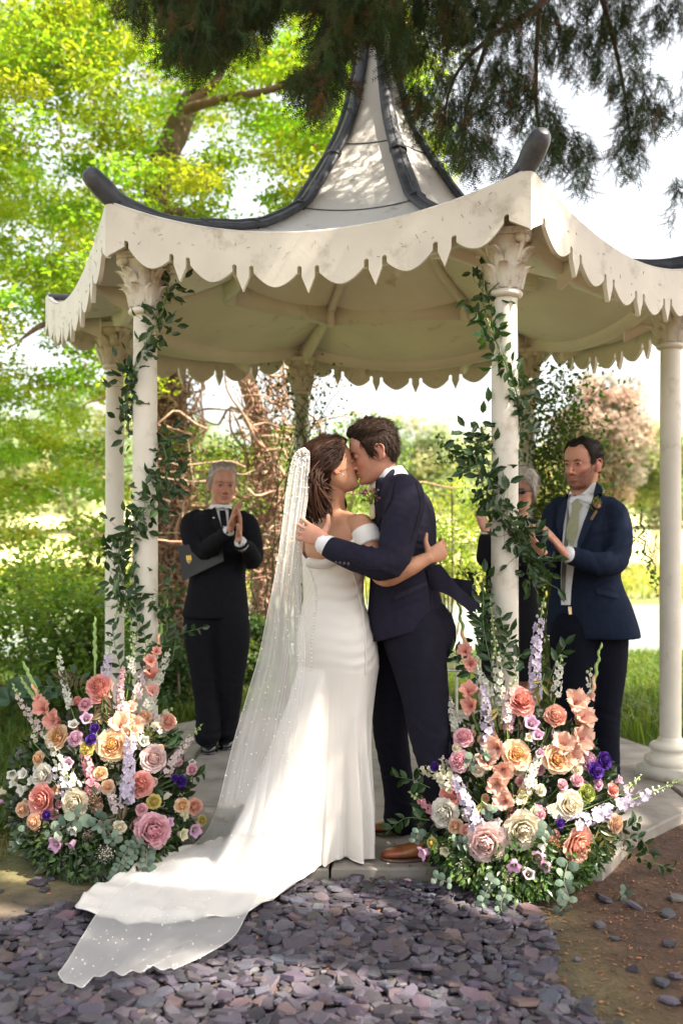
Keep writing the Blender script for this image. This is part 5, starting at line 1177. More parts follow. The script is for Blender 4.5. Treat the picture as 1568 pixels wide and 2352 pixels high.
bv=suit(off,[(PN(515,1192,od),orr*.075,of_*.06),(PN(515,1200,od),orr*.13,of_*.08),(PN(515,1216,od),orr*.175,of_*.10),(PN(514,1250,od),orr*.18,of_*.115),(PN(512,1300,od),orr*.175,of_*.125),(PN(510,1350,od),orr*.168,of_*.13),(PN(508,1400,od),orr*.185,of_*.135),(PN(506,1437,od),orr*.20,of_*.135),(PN(507,1447,od),orr*.20,of_*.13)],
 [([PN(462,1212,od),PN(448,1228,5.98),PN(452,1265,5.92),e1,PN(507,1270,5.77),PN(531,1252,5.69)],[.05,.064,.062,.060,.050,.044]),([PN(568,1215,od),PN(582,1232,5.98),PN(592,1272,5.93),e2,PN(583,1290,5.78),PN(566,1276,5.68)],[.05,.063,.060,.056,.048,.043])],
 [([PN(486,1420,od),PN(474,1480,od),PN(482,1600,5.99),PN(487,1700,5.96),PN(486,1722,5.96)],[.12,.115,.080,.072,.078]),([PN(530,1420,od),PN(545,1490,od),PN(540,1600,6.02),PN(533,1690,6.06),PN(531,1712,6.07)],[.12,.108,.080,.070,.076])],M_black,M_black,.008,[(e1,.10,(.6,0,1),.006),(e2,.10,(-.5,0,1),.006),(PN(500,1270,5.8),.08,(.8,0,1),.004)],21)
for a_,b_ in ((PN(531,1252,5.69),w1),(PN(566,1276,5.68),w2)):
    mb=MB(); d_=nrm(b_-a_); closed_tube(mb,[a_-d_*.005,b_-d_*.038],[.042,.037],18,5); piece('shirt_cuff',mb,M_shirt,off)
    mb=MB(); ell(mb,(a_*.6+b_*.4)+[0,-.043,-.005],(.008,.006,.008)); piece('cufflink',mb,M_button,off)
decal('shirt_front',[(504,1190),(512,1183),(534,1188),(540,1200),(534,1240),(528,1262),(516,1235)],bv,.010,M_shirt,off)
decal('tie',[(514,1196),(528,1196),(530,1206),(534,1262),(524,1262),(515,1206)],bv,.018,M_black,off)
decal('lapel',[(497,1192),(505,1188),(520,1240),(527,1268),(512,1255),(494,1222)],bv,.018,M_blackL,off); decal('lapel',[(536,1190),(546,1196),(548,1225),(535,1262),(530,1266),(536,1225)],bv,.018,M_blackL,off)
for pl in ([(512,1262),(511,1350),(513,1430)],[(455,1215),(462,1250),(470,1280)],[(575,1215),(572,1250),(568,1290)],[(445,1352),(490,1342)],[(500,1455),(500,1600),(500,1700)]): seam('seam',pl,bv,off,M_seam)
mb=MB(); loft(mb,[(PN(517,1183,od-.01),orr*.062,of_*.062),(PN(516,1200,od-.01),orr*.075,of_*.078)],24,5); piece('shirt_collar',mb,M_shirt,off)
mb=MB(); ell(mb,PN(501,1214,5.86),(.006,.004,.006)); piece('lapel_pin',mb,M_metal,off)
for toe,heel in (((486,5.90),(497,6.16)),((527,6.02),(537,6.26))):
    s=MB(); shoe(s,wpt(toe[0],0,toe[1]-.08),wpt(heel[0],0,heel[1]-.06),(.012,)*3,(.012,)*3,wid=.05); piece('shoe',s,M_leatherK,off)
# folder
M_folder=mat('black_leatherette',(.018,.018,.02),.45,bump=.2,bscale=300); M_gold=mat('gold_foil',(.75,.50,.12),.3,metal=.8)
fo=[PN(418,1279,5.86),PN(520,1268,5.84),PN(524,1315,5.82),PN(428,1361,5.84)]
n_=nrm(np.cross(fo[1]-fo[0],fo[3]-fo[0])); n_=n_ if n_[1]<0 else -n_; mb=MB(); F_=np.array(fo); B_=F_-n_*.022
fe=empty('document_folder',tuple(F_.mean(0))); tag(fe,'black document folder with gold emblem held under the clapping man\'s arm','folder'); bpy.context.view_layer.update()
for K,(a_,b_) in enumerate(((0,.004),(-.018,-.022))):
    T=F_+n_*a_; U=F_+n_*b_; mb=MB(); mb.add(np.vstack([T,U]),[[0,1,2,3],[7,6,5,4],[0,4,5,1],[1,5,6,2],[2,6,7,3],[3,7,4,0]]); child(fe,'cover',mb,M_folder,False)
T=F_.mean(0)+(F_-F_.mean(0))*.96; mb=MB(); mb.add(np.vstack([T+n_*0,T-n_*.018]),[[0,1,2,3],[7,6,5,4],[0,4,5,1],[1,5,6,2],[2,6,7,3],[3,7,4,0]]); child(fe,'pages',mb,mat('paper_block',(.25,.24,.23),.8),False)
ux=nrm(F_[1]-F_[0]); uy=nrm(F_[0]-F_[3]); oc=F_[0]*.62+F_[3]*.38+ux*.045+n_*.006; mb=MB()
for (x0,y0,w_,h_) in ((0,0,.009,.030),(.011,0,.008,.030),(.021,0,.007,.030),(.002,-.022,.010,.008),(.015,-.022,.007,.006),(.008,-.032,.006,.005)):
    q=[oc+ux*(x0+a*w_)+uy*(y0+b*h_*.5) for a,b in((-.5,-1),(.5,-1),(.5,1),(-.5,1))]; mb.add(np.array(q),[[0,1,2,3]])
child(fe,'gold_emblem',mb,M_gold,False)

# ------------------------------------------------------------------ groomsman on the right
md=5.0; gm=person('bearded man in blue suit and green tie clapping behind the right hand flowers',1.26,md)
mf=nrm([-.50,-.86,0]); mr_=nrm(np.cross(mf,up))
A=ax3((-.74,-.67,.0),(.0,0,1)); hc=PN(1364,1090,md-.02); hs=1.02
fine=place(head_mb(open_eyes=True,smile=1.3),A,hc,hs)
closed_tube(fine,[hc+A@np.array([0,-.025,-.04]),PN(1366,1140,md),PN(1372,1185,md+.01)],[.064,.063,.078],18,12)
w1=PN(1322,1296,4.70); w2=PN(1268,1292,4.62)
hand(fine,w1,np.array([-.62,-.10,.78]),np.array([-.65,.30,-.45]),1.03,curl=.10,thumb_side=-1,spread=.06,thumb=(.7,.6))
hand(fine,w2,np.array([-.50,-.15,.55]),np.array([.6,.2,.7]),1.0,curl=.75,thumb_side=1,spread=.04)
coarse=MB(); loft(coarse,[(PN(1375,1200,md),mr_*.13,mf*.09),(PN(1378,1330,md),mr_*.15,mf*.10),(PN(1380,1480,md),mr_*.14,mf*.09)],20,10)
for s_ in(-1,1): closed_tube(coarse,[PN(1380+s_*30,1480,md)]+([PN(1345,1680,4.98),PN(1348,1840,4.97)] if s_<0 else [PN(1412,1680,5.05),PN(1415,1825,5.08)]),[.07,.045,.04],12,14)
make_body('body',gm,fine,coarse,M_skinG,A,hc,hs,beard=.92,bcol=(.17,.10,.08),flush=.2,wide=1)
eyes(A,hc,hs,gm,(-.25,.0))
LGM=([0,.25,.5,.75,.95,1.12,1.25,1.42,1.56,1.72,1.95,2.4,3.1416],[.080,.084,.094,.088,.062,.036,-.012,-.012,.020,.016,-.025,-.058,-.064])
hb,G=hair_cap(A,hc,hs,LGM,lambda p,a:.005+.011*ss(p[:,2],.05,.115),.004,8,60); hair_strands(hb,G,A,hc,hs,LGM,1700,.014,lambda p:np.array([.2,.4,.6 if p[2]>.06 else -.8]),lift=.4,wid=.0014); brow(hb,A,hc,hs); piece('hair',hb,M_hairM,gm)
e1=PN(1440,1318,4.80); e2=PN(1276,1325,4.93)
bv=suit(gm,[(PN(1372,1160,md),mr_*.085,mf*.07),(PN(1374,1174,md),mr_*.15,mf*.09),(PN(1374,1195,md),mr_*.172,mf*.10),(PN(1371,1240,md),mr_*.180,mf*.115),(PN(1371,1300,md),mr_*.172,mf*.12),(PN(1373,1360,md),mr_*.172,mf*.13),(PN(1381,1420,md),mr_*.208,mf*.14),(PN(1387,1470,md),mr_*.230,mf*.15),(PN(1389,1492,md),mr_*.234,mf*.145)],
 [([PN(1426,1188,4.93),PN(1441,1210,4.91),PN(1452,1262,4.87),e1,PN(1395,1320,4.74),PN(1336,1302,4.73)],[.055,.066,.060,.058,.052,.044]),([PN(1312,1190,5.07),PN(1300,1214,5.07),PN(1290,1265,5.02),e2,PN(1268,1300,4.70)],[.06,.070,.064,.055,.046])],
 [([PN(1350,1470,md),PN(1345,1560,md),PN(1345,1680,4.98),PN(1348,1830,4.97)],[.13,.12,.088,.078]),([PN(1410,1470,md),PN(1412,1560,5.03),PN(1412,1680,5.05),PN(1415,1815,5.08)],[.13,.118,.085,.077])],M_blue,M_blueT,.007,[(e1,.12,(-.6,0,1),.006),(PN(1400,1320,4.72),.09,(1,0,.3),.005),(PN(1440,1250,4.82),.08,(-.3,0,1),.003)],33)
decal('shirt_front',[(1333,1153),(1345,1168),(1362,1158),(1393,1130),(1397,1160),(1376,1215),(1357,1275),(1344,1330),(1338,1380),(1336,1418),(1314,1418),(1313,1340),(1317,1270),(1322,1200)],bv,.008,M_shirt,gm)
decal('jacket_lining',[(1330,1180),(1326,1230),(1319,1285),(1315,1340),(1313,1405),(1322,1412),(1325,1350),(1330,1280),(1334,1220)],bv,.011,mat('grey_lining',(.14,.13,.12),.5),gm)
decal('tie',[(1342,1174),(1356,1174),(1364,1184),(1356,1198),(1354,1240),(1342,1285),(1326,1262),(1326,1240),(1338,1200)],bv,.020,M_tie,gm)
decal('shirt_collar',[(1334,1150),(1336,1182),(1346,1172),(1352,1168),(1362,1172),(1384,1180),(1394,1150),(1396,1130),(1388,1132),(1366,1156),(1345,1163)],bv,.024,M_shirt,gm,thick=.02)
decal('lapel',[(1397,1128),(1412,1148),(1404,1190),(1386,1225),(1370,1262),(1350,1292),(1352,1270),(1366,1225),(1384,1180)],bv,.019,M_blueL,gm); decal('lapel',[(1332,1153),(1322,1164),(1307,1196),(1302,1230),(1311,1262),(1318,1240),(1326,1196)],bv,.018,M_blueL,gm)
decal('pocket_flap',[(1397,1380),(1450,1392),(1449,1403),(1397,1392)],bv,.008,M_blueL,gm)
for pl in ([(1425,1180),(1415,1230),(1412,1290)],[(1345,1335),(1352,1400),(1372,1492)],[(1312,1190),(1316,1240)],[(1397,1380),(1450,1392)],[(1300,1180),(1292,1260),(1290,1330)]): seam('seam',pl,bv,gm,M_seam)
for y_ in(1360,1388): 
    h,d=hit(bv,1330,y_); 
    if h is not None: mb=MB(); ell(mb,h-np.array(d)*.012,(.005,.004,.005)); piece('shirt_button',mb,M_pearl,gm)
decal('belt_buckle',[(1330,1422),(1338,1422),(1339,1440),(1332,1440)],bv,.012,M_metal,gm)
mb=MB(); mb=MB(); a_=PN(1336,1302,4.73); closed_tube(mb,[a_+(w1-a_)*.0,a_+(w1-a_)*.35],[.042,.040],18,5); piece('shirt_cuff',mb,M_shirt,gm)
h,d=hit(bv,1395,1190); q0=h-np.array(d)*.02; bq=MB()
for k in range(18):
    a=rng.normal(size=3)*.5+[.1,-.4,.9]; e_=q0+nrm(a)*rng.uniform(.015,.05); c_=[(.16,.20,.05),(.30,.32,.08),(.10,.14,.04)][k%3]; tube(bq,[q0-[0,0,.02],e_],[.0012,.001],4,4,col=(.16,.2,.06),caps=False)
    for j in range(6): scatter(bq,LEAF4*[1.2,1,1],LF4,(e_+rng.normal(size=3)*.007)[None],rand_rot(1),np.array([.015]),np.array([c_]))
for k in range(14): M=rotm(rng.uniform(.2,1.2),0,k*.9); scatter(bq,LEAF4*[2.2,1,1],LF4,(q0+[0,-.02,.01])[None],(rotm(R(70),0,0)@M)[None],np.array([.022]),np.array([(.62,.36,.38)]))
tube(bq,[q0-[.0,0,.02],q0-[.02,0,.055]],[.008,.008],8,4,col=(.45,.28,.16)); piece('boutonniere',bq,M_leaf,gm,False)
for toe,heel in (((1330,4.80),(1352,5.06)),((1408,4.92),(1420,5.18))):
    s=MB(); shoe(s,wpt(toe[0],0,toe[1]),wpt(heel[0],0,heel[1]),(.012,)*3,(.012,)*3,wid=.05); piece('shoe',s,M_leatherK,gm)

# ------------------------------------------------------------------ woman half hidden behind the front right column
wd_=5.6; wo=person('grey haired woman in black and sunglasses clapping behind the front right column',.97,wd_)
wf=nrm([-.35,-.94,0]); wr_=nrm(np.cross(wf,up)); A=ax3((-.45,-.88,-.05),(0,0,1)); hc=PN(1220,1152,wd_); hs=.96
fine=place(head_mb(fem=1,open_eyes=False),A,hc,hs); closed_tube(fine,[hc+A@np.array([0,-.02,-.04]),PN(1217,1195,wd_),PN(1211,1225,wd_)],[.05,.05,.06],16,10)
ww=PN(1138,1248,5.36); hand(fine,ww,np.array([-.30,-.05,1]),np.array([.55,-.75,.1]),.93,curl=.10,thumb_side=1,spread=.09)
coarse=MB(); loft(coarse,[(PN(1205,1225,wd_),wr_*.11,wf*.07),(PN(1200,1400,wd_),wr_*.12,wf*.09)],18,8)
for s_ in(-1,1): closed_tube(coarse,[PN(1196+s_*22,1500,wd_),PN(1196+s_*24+8,1600,wd_),PN(1185+s_*28,1735,wd_-.02)],[.07,.05,.035],12,16)
make_body('body',wo,fine,coarse,M_skinO,A,hc,hs,vf=.004,lip=(.8,.4,.4))
LW=([0,.4,.8,1.1,1.3,1.45,1.6,1.8,2.2,3.1416],[.070,.068,.055,.030,.0,-.03,-.03,-.05,-.06,-.07]); hb,G=hair_cap(A,hc,hs,LW,lambda p,a:.016+.012*ss(p[:,2],.03,.11),.006,13,40); hair_strands(hb,G,A,hc,hs,LW,1300,.03,lambda p:np.array([.2*np.sign(p[0]),.2,-.9]),lift=.25,wid=.002); piece('hair',hb,mat('silver_hair',(.42,.38,.33),.5,tint=True,var=.3,vscale=60),wo)
gl=MB()
for sg in(-1,1): ell(gl,(sg*.032,.096,.002),(.026,.006,.017)); tube(gl,[(sg*.055,.092,.006),(sg*.078,.04,.004),(sg*.085,-.01,0)],.003,6,8)
tube(gl,[(-.012,.1,.006),(.012,.1,.006)],.003,6); piece('sunglasses',place(gl,A,hc,hs),mat('dark_lens',(.012,.010,.010),.08,coat=.6),wo)
dr=MB(); loft(dr,[(PN(1208,1214,wd_),wr_*.07,wf*.06),(PN(1206,1232,wd_),wr_*.165,wf*.085),(PN(1202,1290,wd_),wr_*.165,wf*.11),(PN(1198,1380,wd_),wr_*.145,wf*.10),(PN(1196,1480,wd_),wr_*.17,wf*.12),(PN(1196,1590,wd_),wr_*.165,wf*.12)],30,30)
closed_tube(dr,[PN(1160,1240,wd_-.05),PN(1145,1290,5.5),PN(1138,1306,5.42),PN(1138,1262,5.37)],[.062,.058,.054,.040],20,26); closed_tube(dr,[PN(1245,1240,wd_),PN(1255,1300,5.5),PN(1240,1330,5.42),PN(1200,1300,5.38)],[.06,.055,.05,.04],20,26)
V,L,N,Nn=remesh(dr,.008,2); V=cloth(V,Nn,.003,[],41); finish('dress',V,L,N,M_black,wo)
br=MB()
for k in range(20): a=k/20*2*math.pi; ell(br,ww+[0,0,-.004]+np.array([math.cos(a)*.031,math.sin(a)*.027,0]),(.0045,)*3,None,8,6)
piece('bracelet',br,M_pearl,wo)
for px in(1158,1212): s=MB(); shoe(s,wpt(px-6,0,5.42),wpt(px+6,0,5.64),(.012,)*3,(.012,)*3,wid=.042,hgt=.06); piece('shoe',s,M_leatherK,wo)
# small glass side table behind the groom
ta=empty('side_table',(*PN(1075,0,6.3)[:2],0)); tag(ta,'small glass topped side table with thin white legs standing behind the groom','table'); bpy.context.view_layer.update(); c=np.array([*PN(1075,0,6.3)[:2],0])
M_glass=mat('green_tinted_glass',(.35,.45,.38),.05,alpha=.55); mb=MB(); lathe(mb,[(.16,.50),(.165,.505),(.165,.512),(.16,.517)],c,32); child(ta,'glass_top',mb,M_glass); mb=MB(); lathe(mb,[(.15,.44),(.155,.445),(.155,.452),(.15,.457)],c,32); child(ta,'lower_rim',mb,M_metal)
for a in(.3,2.4,4.5): mb=MB(); tube(mb,[c+[math.cos(a)*.14,math.sin(a)*.14,.50],c+[math.cos(a)*.17,math.sin(a)*.17,0]],.008,8); child(ta,'leg',mb,M_white)
# ------------------------------------------------------------------ flowers
M_petal=mat('flower_petal',(1,1,1),.6,tint=True,transl=.35,spec=.15,var=.04,vscale=60)
M_euc=mat('eucalyptus_leaf',(1,1,1),.55,tint=True,transl=.12,spec=.3)
M_rusc=mat('ruscus_leaf',(1,1,1),.3,tint=True,transl=.18,tcol=(1.2,1.5,.4),spec=.5)
def petal(mb,M,o,L,W,tilt,cup,curl,c0,c1,nu=5,nv=5,ruf=0,ph=0,point=0):
    """petal rooted at o, growing up local z and leaning outwards along local y by tilt"""
    u=np.linspace(-1,1,nu); v=np.linspace(0,1,nv); U,V=np.meshgrid(u,v,indexing='xy')
    w_=np.sin(np.clip(V*.80+.12,0,1)*math.pi)**.6*(1-point*V**3); w_=np.where(V>.95,w_*.75,w_)
    a=tilt+curl*V**2.2; x=U*W*w_; dz=np.cumsum(np.vstack([np.zeros((1,nu)),np.cos(a[1:])*L/(nv-1)]),0); dy=np.cumsum(np.vstack([np.zeros((1,nu)),np.sin(a[1:])*L/(nv-1)]),0)
    k=cup*(U**2)*W*(1-.3*V); y=dy-k*np.cos(a)+ruf*np.sin(U*7+ph)*V; z=dz-(1-np.abs(0))*.0+k*np.sin(a)*.6-.10*L*(U**2)*(V>.95)+ruf*np.cos(U*6+ph*2)*V
    P_=np.stack([x,y,z],-1)@M.T+o; t=V[...,None]; C=np.array(c0)*(1-t)+np.array(c1)*t; C=C*(1-.10*np.abs(U)[...,None])
    grid(mb,P_,col=C); return mb
def rose_mesh(name,co,ci,open_=.8,seed=0,heart=None,quarter=False):
    r=np.random.default_rng(seed); mb=MB(); co=np.array(co);ci=np.array(ci)
    # unit radius 1
    rings=[(3,.10,.62,.34,.02,-.55),(4,.16,.66,.40,.12,-.45),(5,.24,.70,.46,.26,-.25),(6,.32,.72,.52,.42,.05),(6,.40,.74,.58,.62,.35),(7,.46,.78,.66,.85,.6),(6,.50,.82,.72,1.12,.8)]
    if quarter: rings=[(5,.04,.50,.22,.05,-.2),(7,.12,.52,.26,.2,-.2),(9,.20,.55,.28,.3,-.1),(10,.28,.58,.30,.42,0),(8,.36,.66,.46,.58,.2),(7,.44,.76,.62,.85,.45),(6,.48,.82,.72,1.1,.7)]
    for i,(n,rho,L,W,tilt,curl) in enumerate(rings):
        t=i/(len(rings)-1); c_=ci*(1-t)+co*t; off=r.random()*6
        for k in range(n):
            a=off+2*math.pi*k/n+r.normal()*.08; M=rotm(0,0,a); kk=1+r.normal()*.06
            petal(mb,M,M@np.array([0,rho*.55,-.18*t*(1.3)]),L*kk,W*kk,(tilt*open_+r.normal()*.05),.45,curl*open_,c_*.92,c_*(1+r.normal()*.04),6,6,.015+.03*t,r.random()*6,point=.25*t)
    if heart is not None:
        for k in range(24): a=r.random()*6.28; q=r.random()**.5*.22; ell(mb,(math.cos(a)*q,math.sin(a)*q,.42+r.random()*.06),(.03,.03,.04),None,5,4,col=heart)
    for k in range(5): petal(mb,rotm(0,0,k*1.257),np.array([0,.05,-.28]),.5,.13,1.5,.2,.8,(.10,.17,.05),(.12,.2,.05),3,4,point=.8)
    V=np.concatenate(mb.v); s=np.percentile(np.linalg.norm(V[:,:2],axis=1),97); mb.v=[v/s for v in mb.v]; return mb.mesh(name,M_petal)
COLR=dict(cream=((.88,.82,.68),(.88,.78,.56)),blush=((.90,.72,.70),(.88,.62,.56)),pink=((.88,.56,.62),(.80,.36,.44)),coral=((.88,.45,.41),(.86,.33,.24)),salmon=((.90,.54,.44),(.88,.42,.29)),peach=((.90,.68,.48),(.92,.52,.18)),white=((.88,.86,.79),(.88,.84,.72)),mauve=((.74,.48,.60),(.62,.34,.48)),purple=((.10,.035,.30),(.06,.02,.2)),yellow=((.72,.62,.22),(.66,.50,.12)),apricot=((.88,.64,.46),(.86,.50,.28)),lime=((.40,.45,.12),(.35,.42,.1)))
ROSES={}
def rose(kind,seed=0,open_=.85,quarter=False):
    k=(kind,seed,round(open_,2),quarter)
    if k not in ROSES: co,ci=COLR[kind]; ROSES[k]=rose_mesh('rose_petals',co,ci,open_,seed+hash(kind)%7 if False else seed+len(kind),(.50,.30,.05) if kind=='peach' else None,quarter)
    return ROSES[k]
def floret_mesh(col,cen=(.75,.72,.5),n=5,seed=0,w=.42):
    r=np.random.default_rng(seed); mb=MB()
    for k in range(n): petal(mb,rotm(0,0,k*2*math.pi/n+r.normal()*.1),np.array([0,.05,0.]),1.0,w,1.15+r.normal()*.12,.3,.3,np.array(col)*.8,np.array(col)*(1+r.normal()*.05),4,4,.05,r.random()*6)
    for k in range(3): petal(mb,rotm(0,0,k*2.1),np.array([0,.0,0.]),.35,.14,.3,.3,.2,cen,cen,3,3)
    mb.v=[v*.85 for v in mb.v]; return mb.mesh('floret',M_petal)
def bell_mesh(col,seed=0):
    mb=MB(); a=np.linspace(0,2*math.pi,26)[:-1]; G=[];C=[]
    for r_,z,t in((.12,-.9,0),(.42,-.8,.1),(.50,-.4,.3),(.52,0,.6),(.62,.3,.8),(.88,.48,1),(1.0,.44,1)): G.append([[math.cos(q)*r_*(1+.13*t*math.cos(5*q)),math.sin(q)*r_*(1+.13*t*math.cos(5*q)),z+.10*t*math.cos(5*q)] for q in a]); C.append([np.array(col)*(.85+.2*t)]*25)
    grid(mb,np.array(G),closev=True,col=np.array(C).reshape(-1,3)); tube(mb,[(0,0,-.8),(0,0,.15)],[.08,.1],6,4,col=(.7,.68,.45))
    for k in range(5): petal(mb,rotm(0,0,k*1.257),np.array([0,.05,-1.0]),.55,.16,.9,.2,-.5,(.14,.22,.06),(.16,.25,.07),3,4,point=.7)
    return mb.mesh('bell',M_petal)
def glad_mesh(col,thr,seed=0):
    r=np.random.default_rng(seed); mb=MB()
    for k in range(6): petal(mb,rotm(0,0,k*math.pi/3+r.normal()*.06),np.array([0,.05,-.5]),1.25*(1+r.normal()*.06),.50,.35+.12*(k%2),.35,.75,thr,np.array(col)*(1+r.normal()*.05),7,6,.07,r.random()*6)
    for k in range(4): tube(mb,[(0,0,-.4),(.06*k-.1,.05,.35)],[.03,.02],4,4,col=(.6,.25,.3))
    mb.v=[v*.95 for v in mb.v]; return mb.mesh('gladiolus_bloom',M_petal)
FLO=dict(white=floret_mesh((.80,.79,.70),(.5,.55,.2),5,1),lilac=floret_mesh((.66,.58,.74),(.8,.78,.6),5,2),pink=floret_mesh((.80,.50,.56),(.8,.7,.6),5,3),blush=floret_mesh((.80,.66,.66),(.8,.75,.5),5,4),cream=floret_mesh((.78,.74,.56),(.6,.6,.25),5,5,.5),rosy=floret_mesh((.74,.34,.40),(.7,.5,.4),4,6,.55))
BEL=dict(pink=bell_mesh((.72,.42,.62)),white=bell_mesh((.78,.78,.70)),cream=bell_mesh((.76,.72,.50)),mauve=bell_mesh((.60,.38,.52)))
GLA=dict(peach=[glad_mesh((.86,.55,.44),(.78,.50,.36),k) for k in range(3)],coral=[glad_mesh((.86,.46,.38),(.80,.34,.26),k+5) for k in range(2)],pale=[glad_mesh((.84,.58,.46),(.85,.66,.40),8)])
bm_=MB(); ell(bm_,(0,0,.5),(.34,.34,.6),None,7,6,col=(.55,.60,.30)); BUD=bm_.mesh('bud',M_petal)
bm_=MB(); ell(bm_,(0,0,.5),(.30,.30,.6),None,7,6,col=(.30,.38,.10)); GBUD=bm_.mesh('bud',M_petal)
def orient(d,spin=None):
    x,y,z=frame(d,(0,0,1)); a=rng.uniform(0,6.28) if spin is None else spin
    return np.stack([x*math.cos(a)+y*math.sin(a),-x*math.sin(a)+y*math.cos(a),z],1)
def put(name,me,parent,c,d,s,spin=None,label=None):
    M=Matrix.Identity(4); Rm=orient(d,spin)
    for i in range(3):
        for j in range(3): M[i][j]=float(Rm[i,j]*s)
        M[i][3]=float(c[i])
    o=bpy.data.objects.new(name,me); COL.objects.link(o); o.matrix_world=M; o.parent=parent; o.matrix_parent_inverse=PINV[parent.name]
    if label: o['label']=label
    return o
PINV={}
class Arr:
    def __init__(s,e,tx,D,cen): s.e=e; s.tx=tx; s.D=D; s.cen=cen; PINV[e.name]=e.matrix_world.inverted(); s.stem=MB()
    def p(s,x,y,dd=0): nx,ny=s.tx(x,y); return PN(nx,ny,s.D(nx,ny)+dd)
    def face(s,x,y,up=.25):
        nx,ny=s.tx(x,y); return nrm([(nx-s.cen[0])/330+rng.normal()*.12,-1,(s.cen[1]-ny)/420+up+rng.normal()*.1])
    def px(s,r): return r*s.k
    def rose(s,kind,x,y,r,name='rose',dd=-.02,**k):
        nx,ny=s.tx(x,y); d=s.D(nx,ny)+dd; R_=r*1.10/s.z/2333*d; c=s.p(x,y,dd); f=s.face(x,y); b=s.base; put(name,rose(kind,**k),s.e,c,f,R_)
        tube(s.stem,[c-f*R_*.3,c*.6+b*.4+[0,.02,0],b+[(c[0]-b[0])*.25,0,.0]],.0028,5,n=8,col=(.10,.16,.05),caps=False)
    def bell(s,kind,x,y,r,dn=.0):
        nx,ny=s.tx(x,y); d=s.D(nx,ny)-.03; R_=r/s.z/2333*d; c=s.p(x,y,-.03); f=nrm(s.face(x,y)+np.array([rng.normal()*.5,0,rng.normal()*.35-dn])); put('bell_flower',BEL[kind],s.e,c,f,R_)
        tube(s.stem,[c-f*R_,c-f*R_*1.5+[0,.02,-.03],s.p(x,y,.12)*[1,1,1]-[0,0,.10]],.002,5,n=6,col=(.16,.24,.07),caps=False)
    def glad(s,kind,blooms,tip,base=None):
        # blooms: (x,y,r) list bottom to top, tip (x,y)
        pts=[s.p(b[0],b[1],.02) for b in blooms]+[s.p(*tip,.04)]; pts=[s.base*.5+pts[0]*.5+[0,.05,0]]+pts; st=MB(); tube(st,pts,np.linspace(.006,.002,len(pts)),6,n=24,col=(.22,.32,.09),caps=False)
        a=s.p(blooms[-1][0],blooms[-1][1],.02); b=s.p(*tip,.03); L=np.linalg.norm(b-a); n=max(3,int(L/.030)); dirv=nrm(b-a); sd=nrm(np.cross(dirv,[0,1,0]))
        for k in range(n):
            q=a+(b-a)*((k+.4)/n); h=.055*(1-.5*k/n); sg=1 if k%2 else -1
            closed_tube(st,[q,q+dirv*h*.5+sd*sg*.004,q+dirv*h+sd*sg*.002],[.004,.0085*(1-.4*k/n),.001],7,8)
            st.c[-1][:]=np.array([.24,.36,.09]) if k>1 else np.array([.70,.38,.20])
        o=child(s.e,'gladiolus_spike',st,M_stem); PINV[o.name]=o.matrix_world.inverted()
        for i,(x,y,r) in enumerate(blooms):
            nx,ny=s.tx(x,y); d=s.D(nx,ny)-.02; R_=r/s.z/2333*d*1.5; c=s.p(x,y,-.03); g=GLA[kind]; put('bloom',g[i%len(g)],o,c,nrm(s.face(x,y,.15)+rng.normal(size=3)*.3),R_)
    def spike(s,kind,base,tip,f0=0,f1=.75,n=14,r=.016,wid=.020,buds=True,name='larkspur_spike',dd=0):
        a=s.p(*base,dd); b=s.p(*tip,dd); st=MB(); bend=rng.normal(size=3)*.008; mid=(a+b)/2+bend; root=a*.4+s.base*.6 if np.linalg.norm(a-s.base)>.1 else a
        path=interp(np.array([a,mid,b]),30); tube(st,np.vstack([[root],path]),.0022,5,col=(.20,.30,.08),caps=False)
        L=np.linalg.norm(b-a); nb=int(L*(1-f1)/.011) if buds else 0
        ax=nrm(b-a); sx,sy,_=frame(ax)
        for k in range(nb):
            t=f1+(1-f1)*(k/nb); q=path[min(29,int(t*29))]; an=k*2.4; d=sx*math.cos(an)+sy*math.sin(an); w2=wid*(1-.75*(t-f1)/(1-f1)); rr_=.0062*(1-.5*(t-f1)/(1-f1)); ell(st,q+d*w2*.8+ax*.006,(rr_,rr_,rr_*1.2),None,6,5,col=np.array([.50,.56,.26])*(1-.4*(t-f1)/(1-f1)) if kind!='lilac' or t>.8 else (.5,.5,.45)); tube(st,[q,q+d*w2*.8],.0009,4,caps=False,col=(.2,.3,.08))
        o=child(s.e,name,st,M_stem); PINV[o.name]=o.matrix_world.inverted()
        n=int(n*1.25)
        for k in range(n):
            t=f0+(f1-f0)*(k+.5)/n; q=path[min(29,int(t*29))]; an=k*2.4+rng.normal()*.3; d=nrm(sx*math.cos(an)+sy*math.sin(an)+np.array([0,-.55,0])); tp=1-.35*t
            put('floret',FLO[kind],o,q+d*wid*tp,nrm(d+ax*.15),r*1.42*tp*rng.uniform(.85,1.15))
    def ruscus(s,pts,n=9,L=.045,name='ruscus_shoot',col=(.022,.055,.014),dd=0,w=1.0):
        q=interp(np.array([s.p(*p_,dd) for p_ in pts]),n+2); st=MB(); tube(st,q,.0018,5,col=(.10,.18,.05),caps=False); t=np.gradient(q,axis=0)
        for k in range(1,n+2):
            d=nrm(t[k]); sd=nrm(np.cross(d,[rng.normal()*.4,1,rng.normal()*.4]))*(1 if k%2 else -1); dr=nrm(d*.7+sd*(.9 if k<n+1 else .1)+rng.normal(size=3)*.2); scatter(st,LEAF6*[1.1*w,1,1],LF6,q[k][None],rot_from_z(dr[None],np.array([[rng.normal()*.5,-1,rng.normal()*.5]])),np.array([L*rng.uniform(.9,1.4)]),greens(1,col,.35,.2))
        return child(s.e,name,st,M_rusc,False)
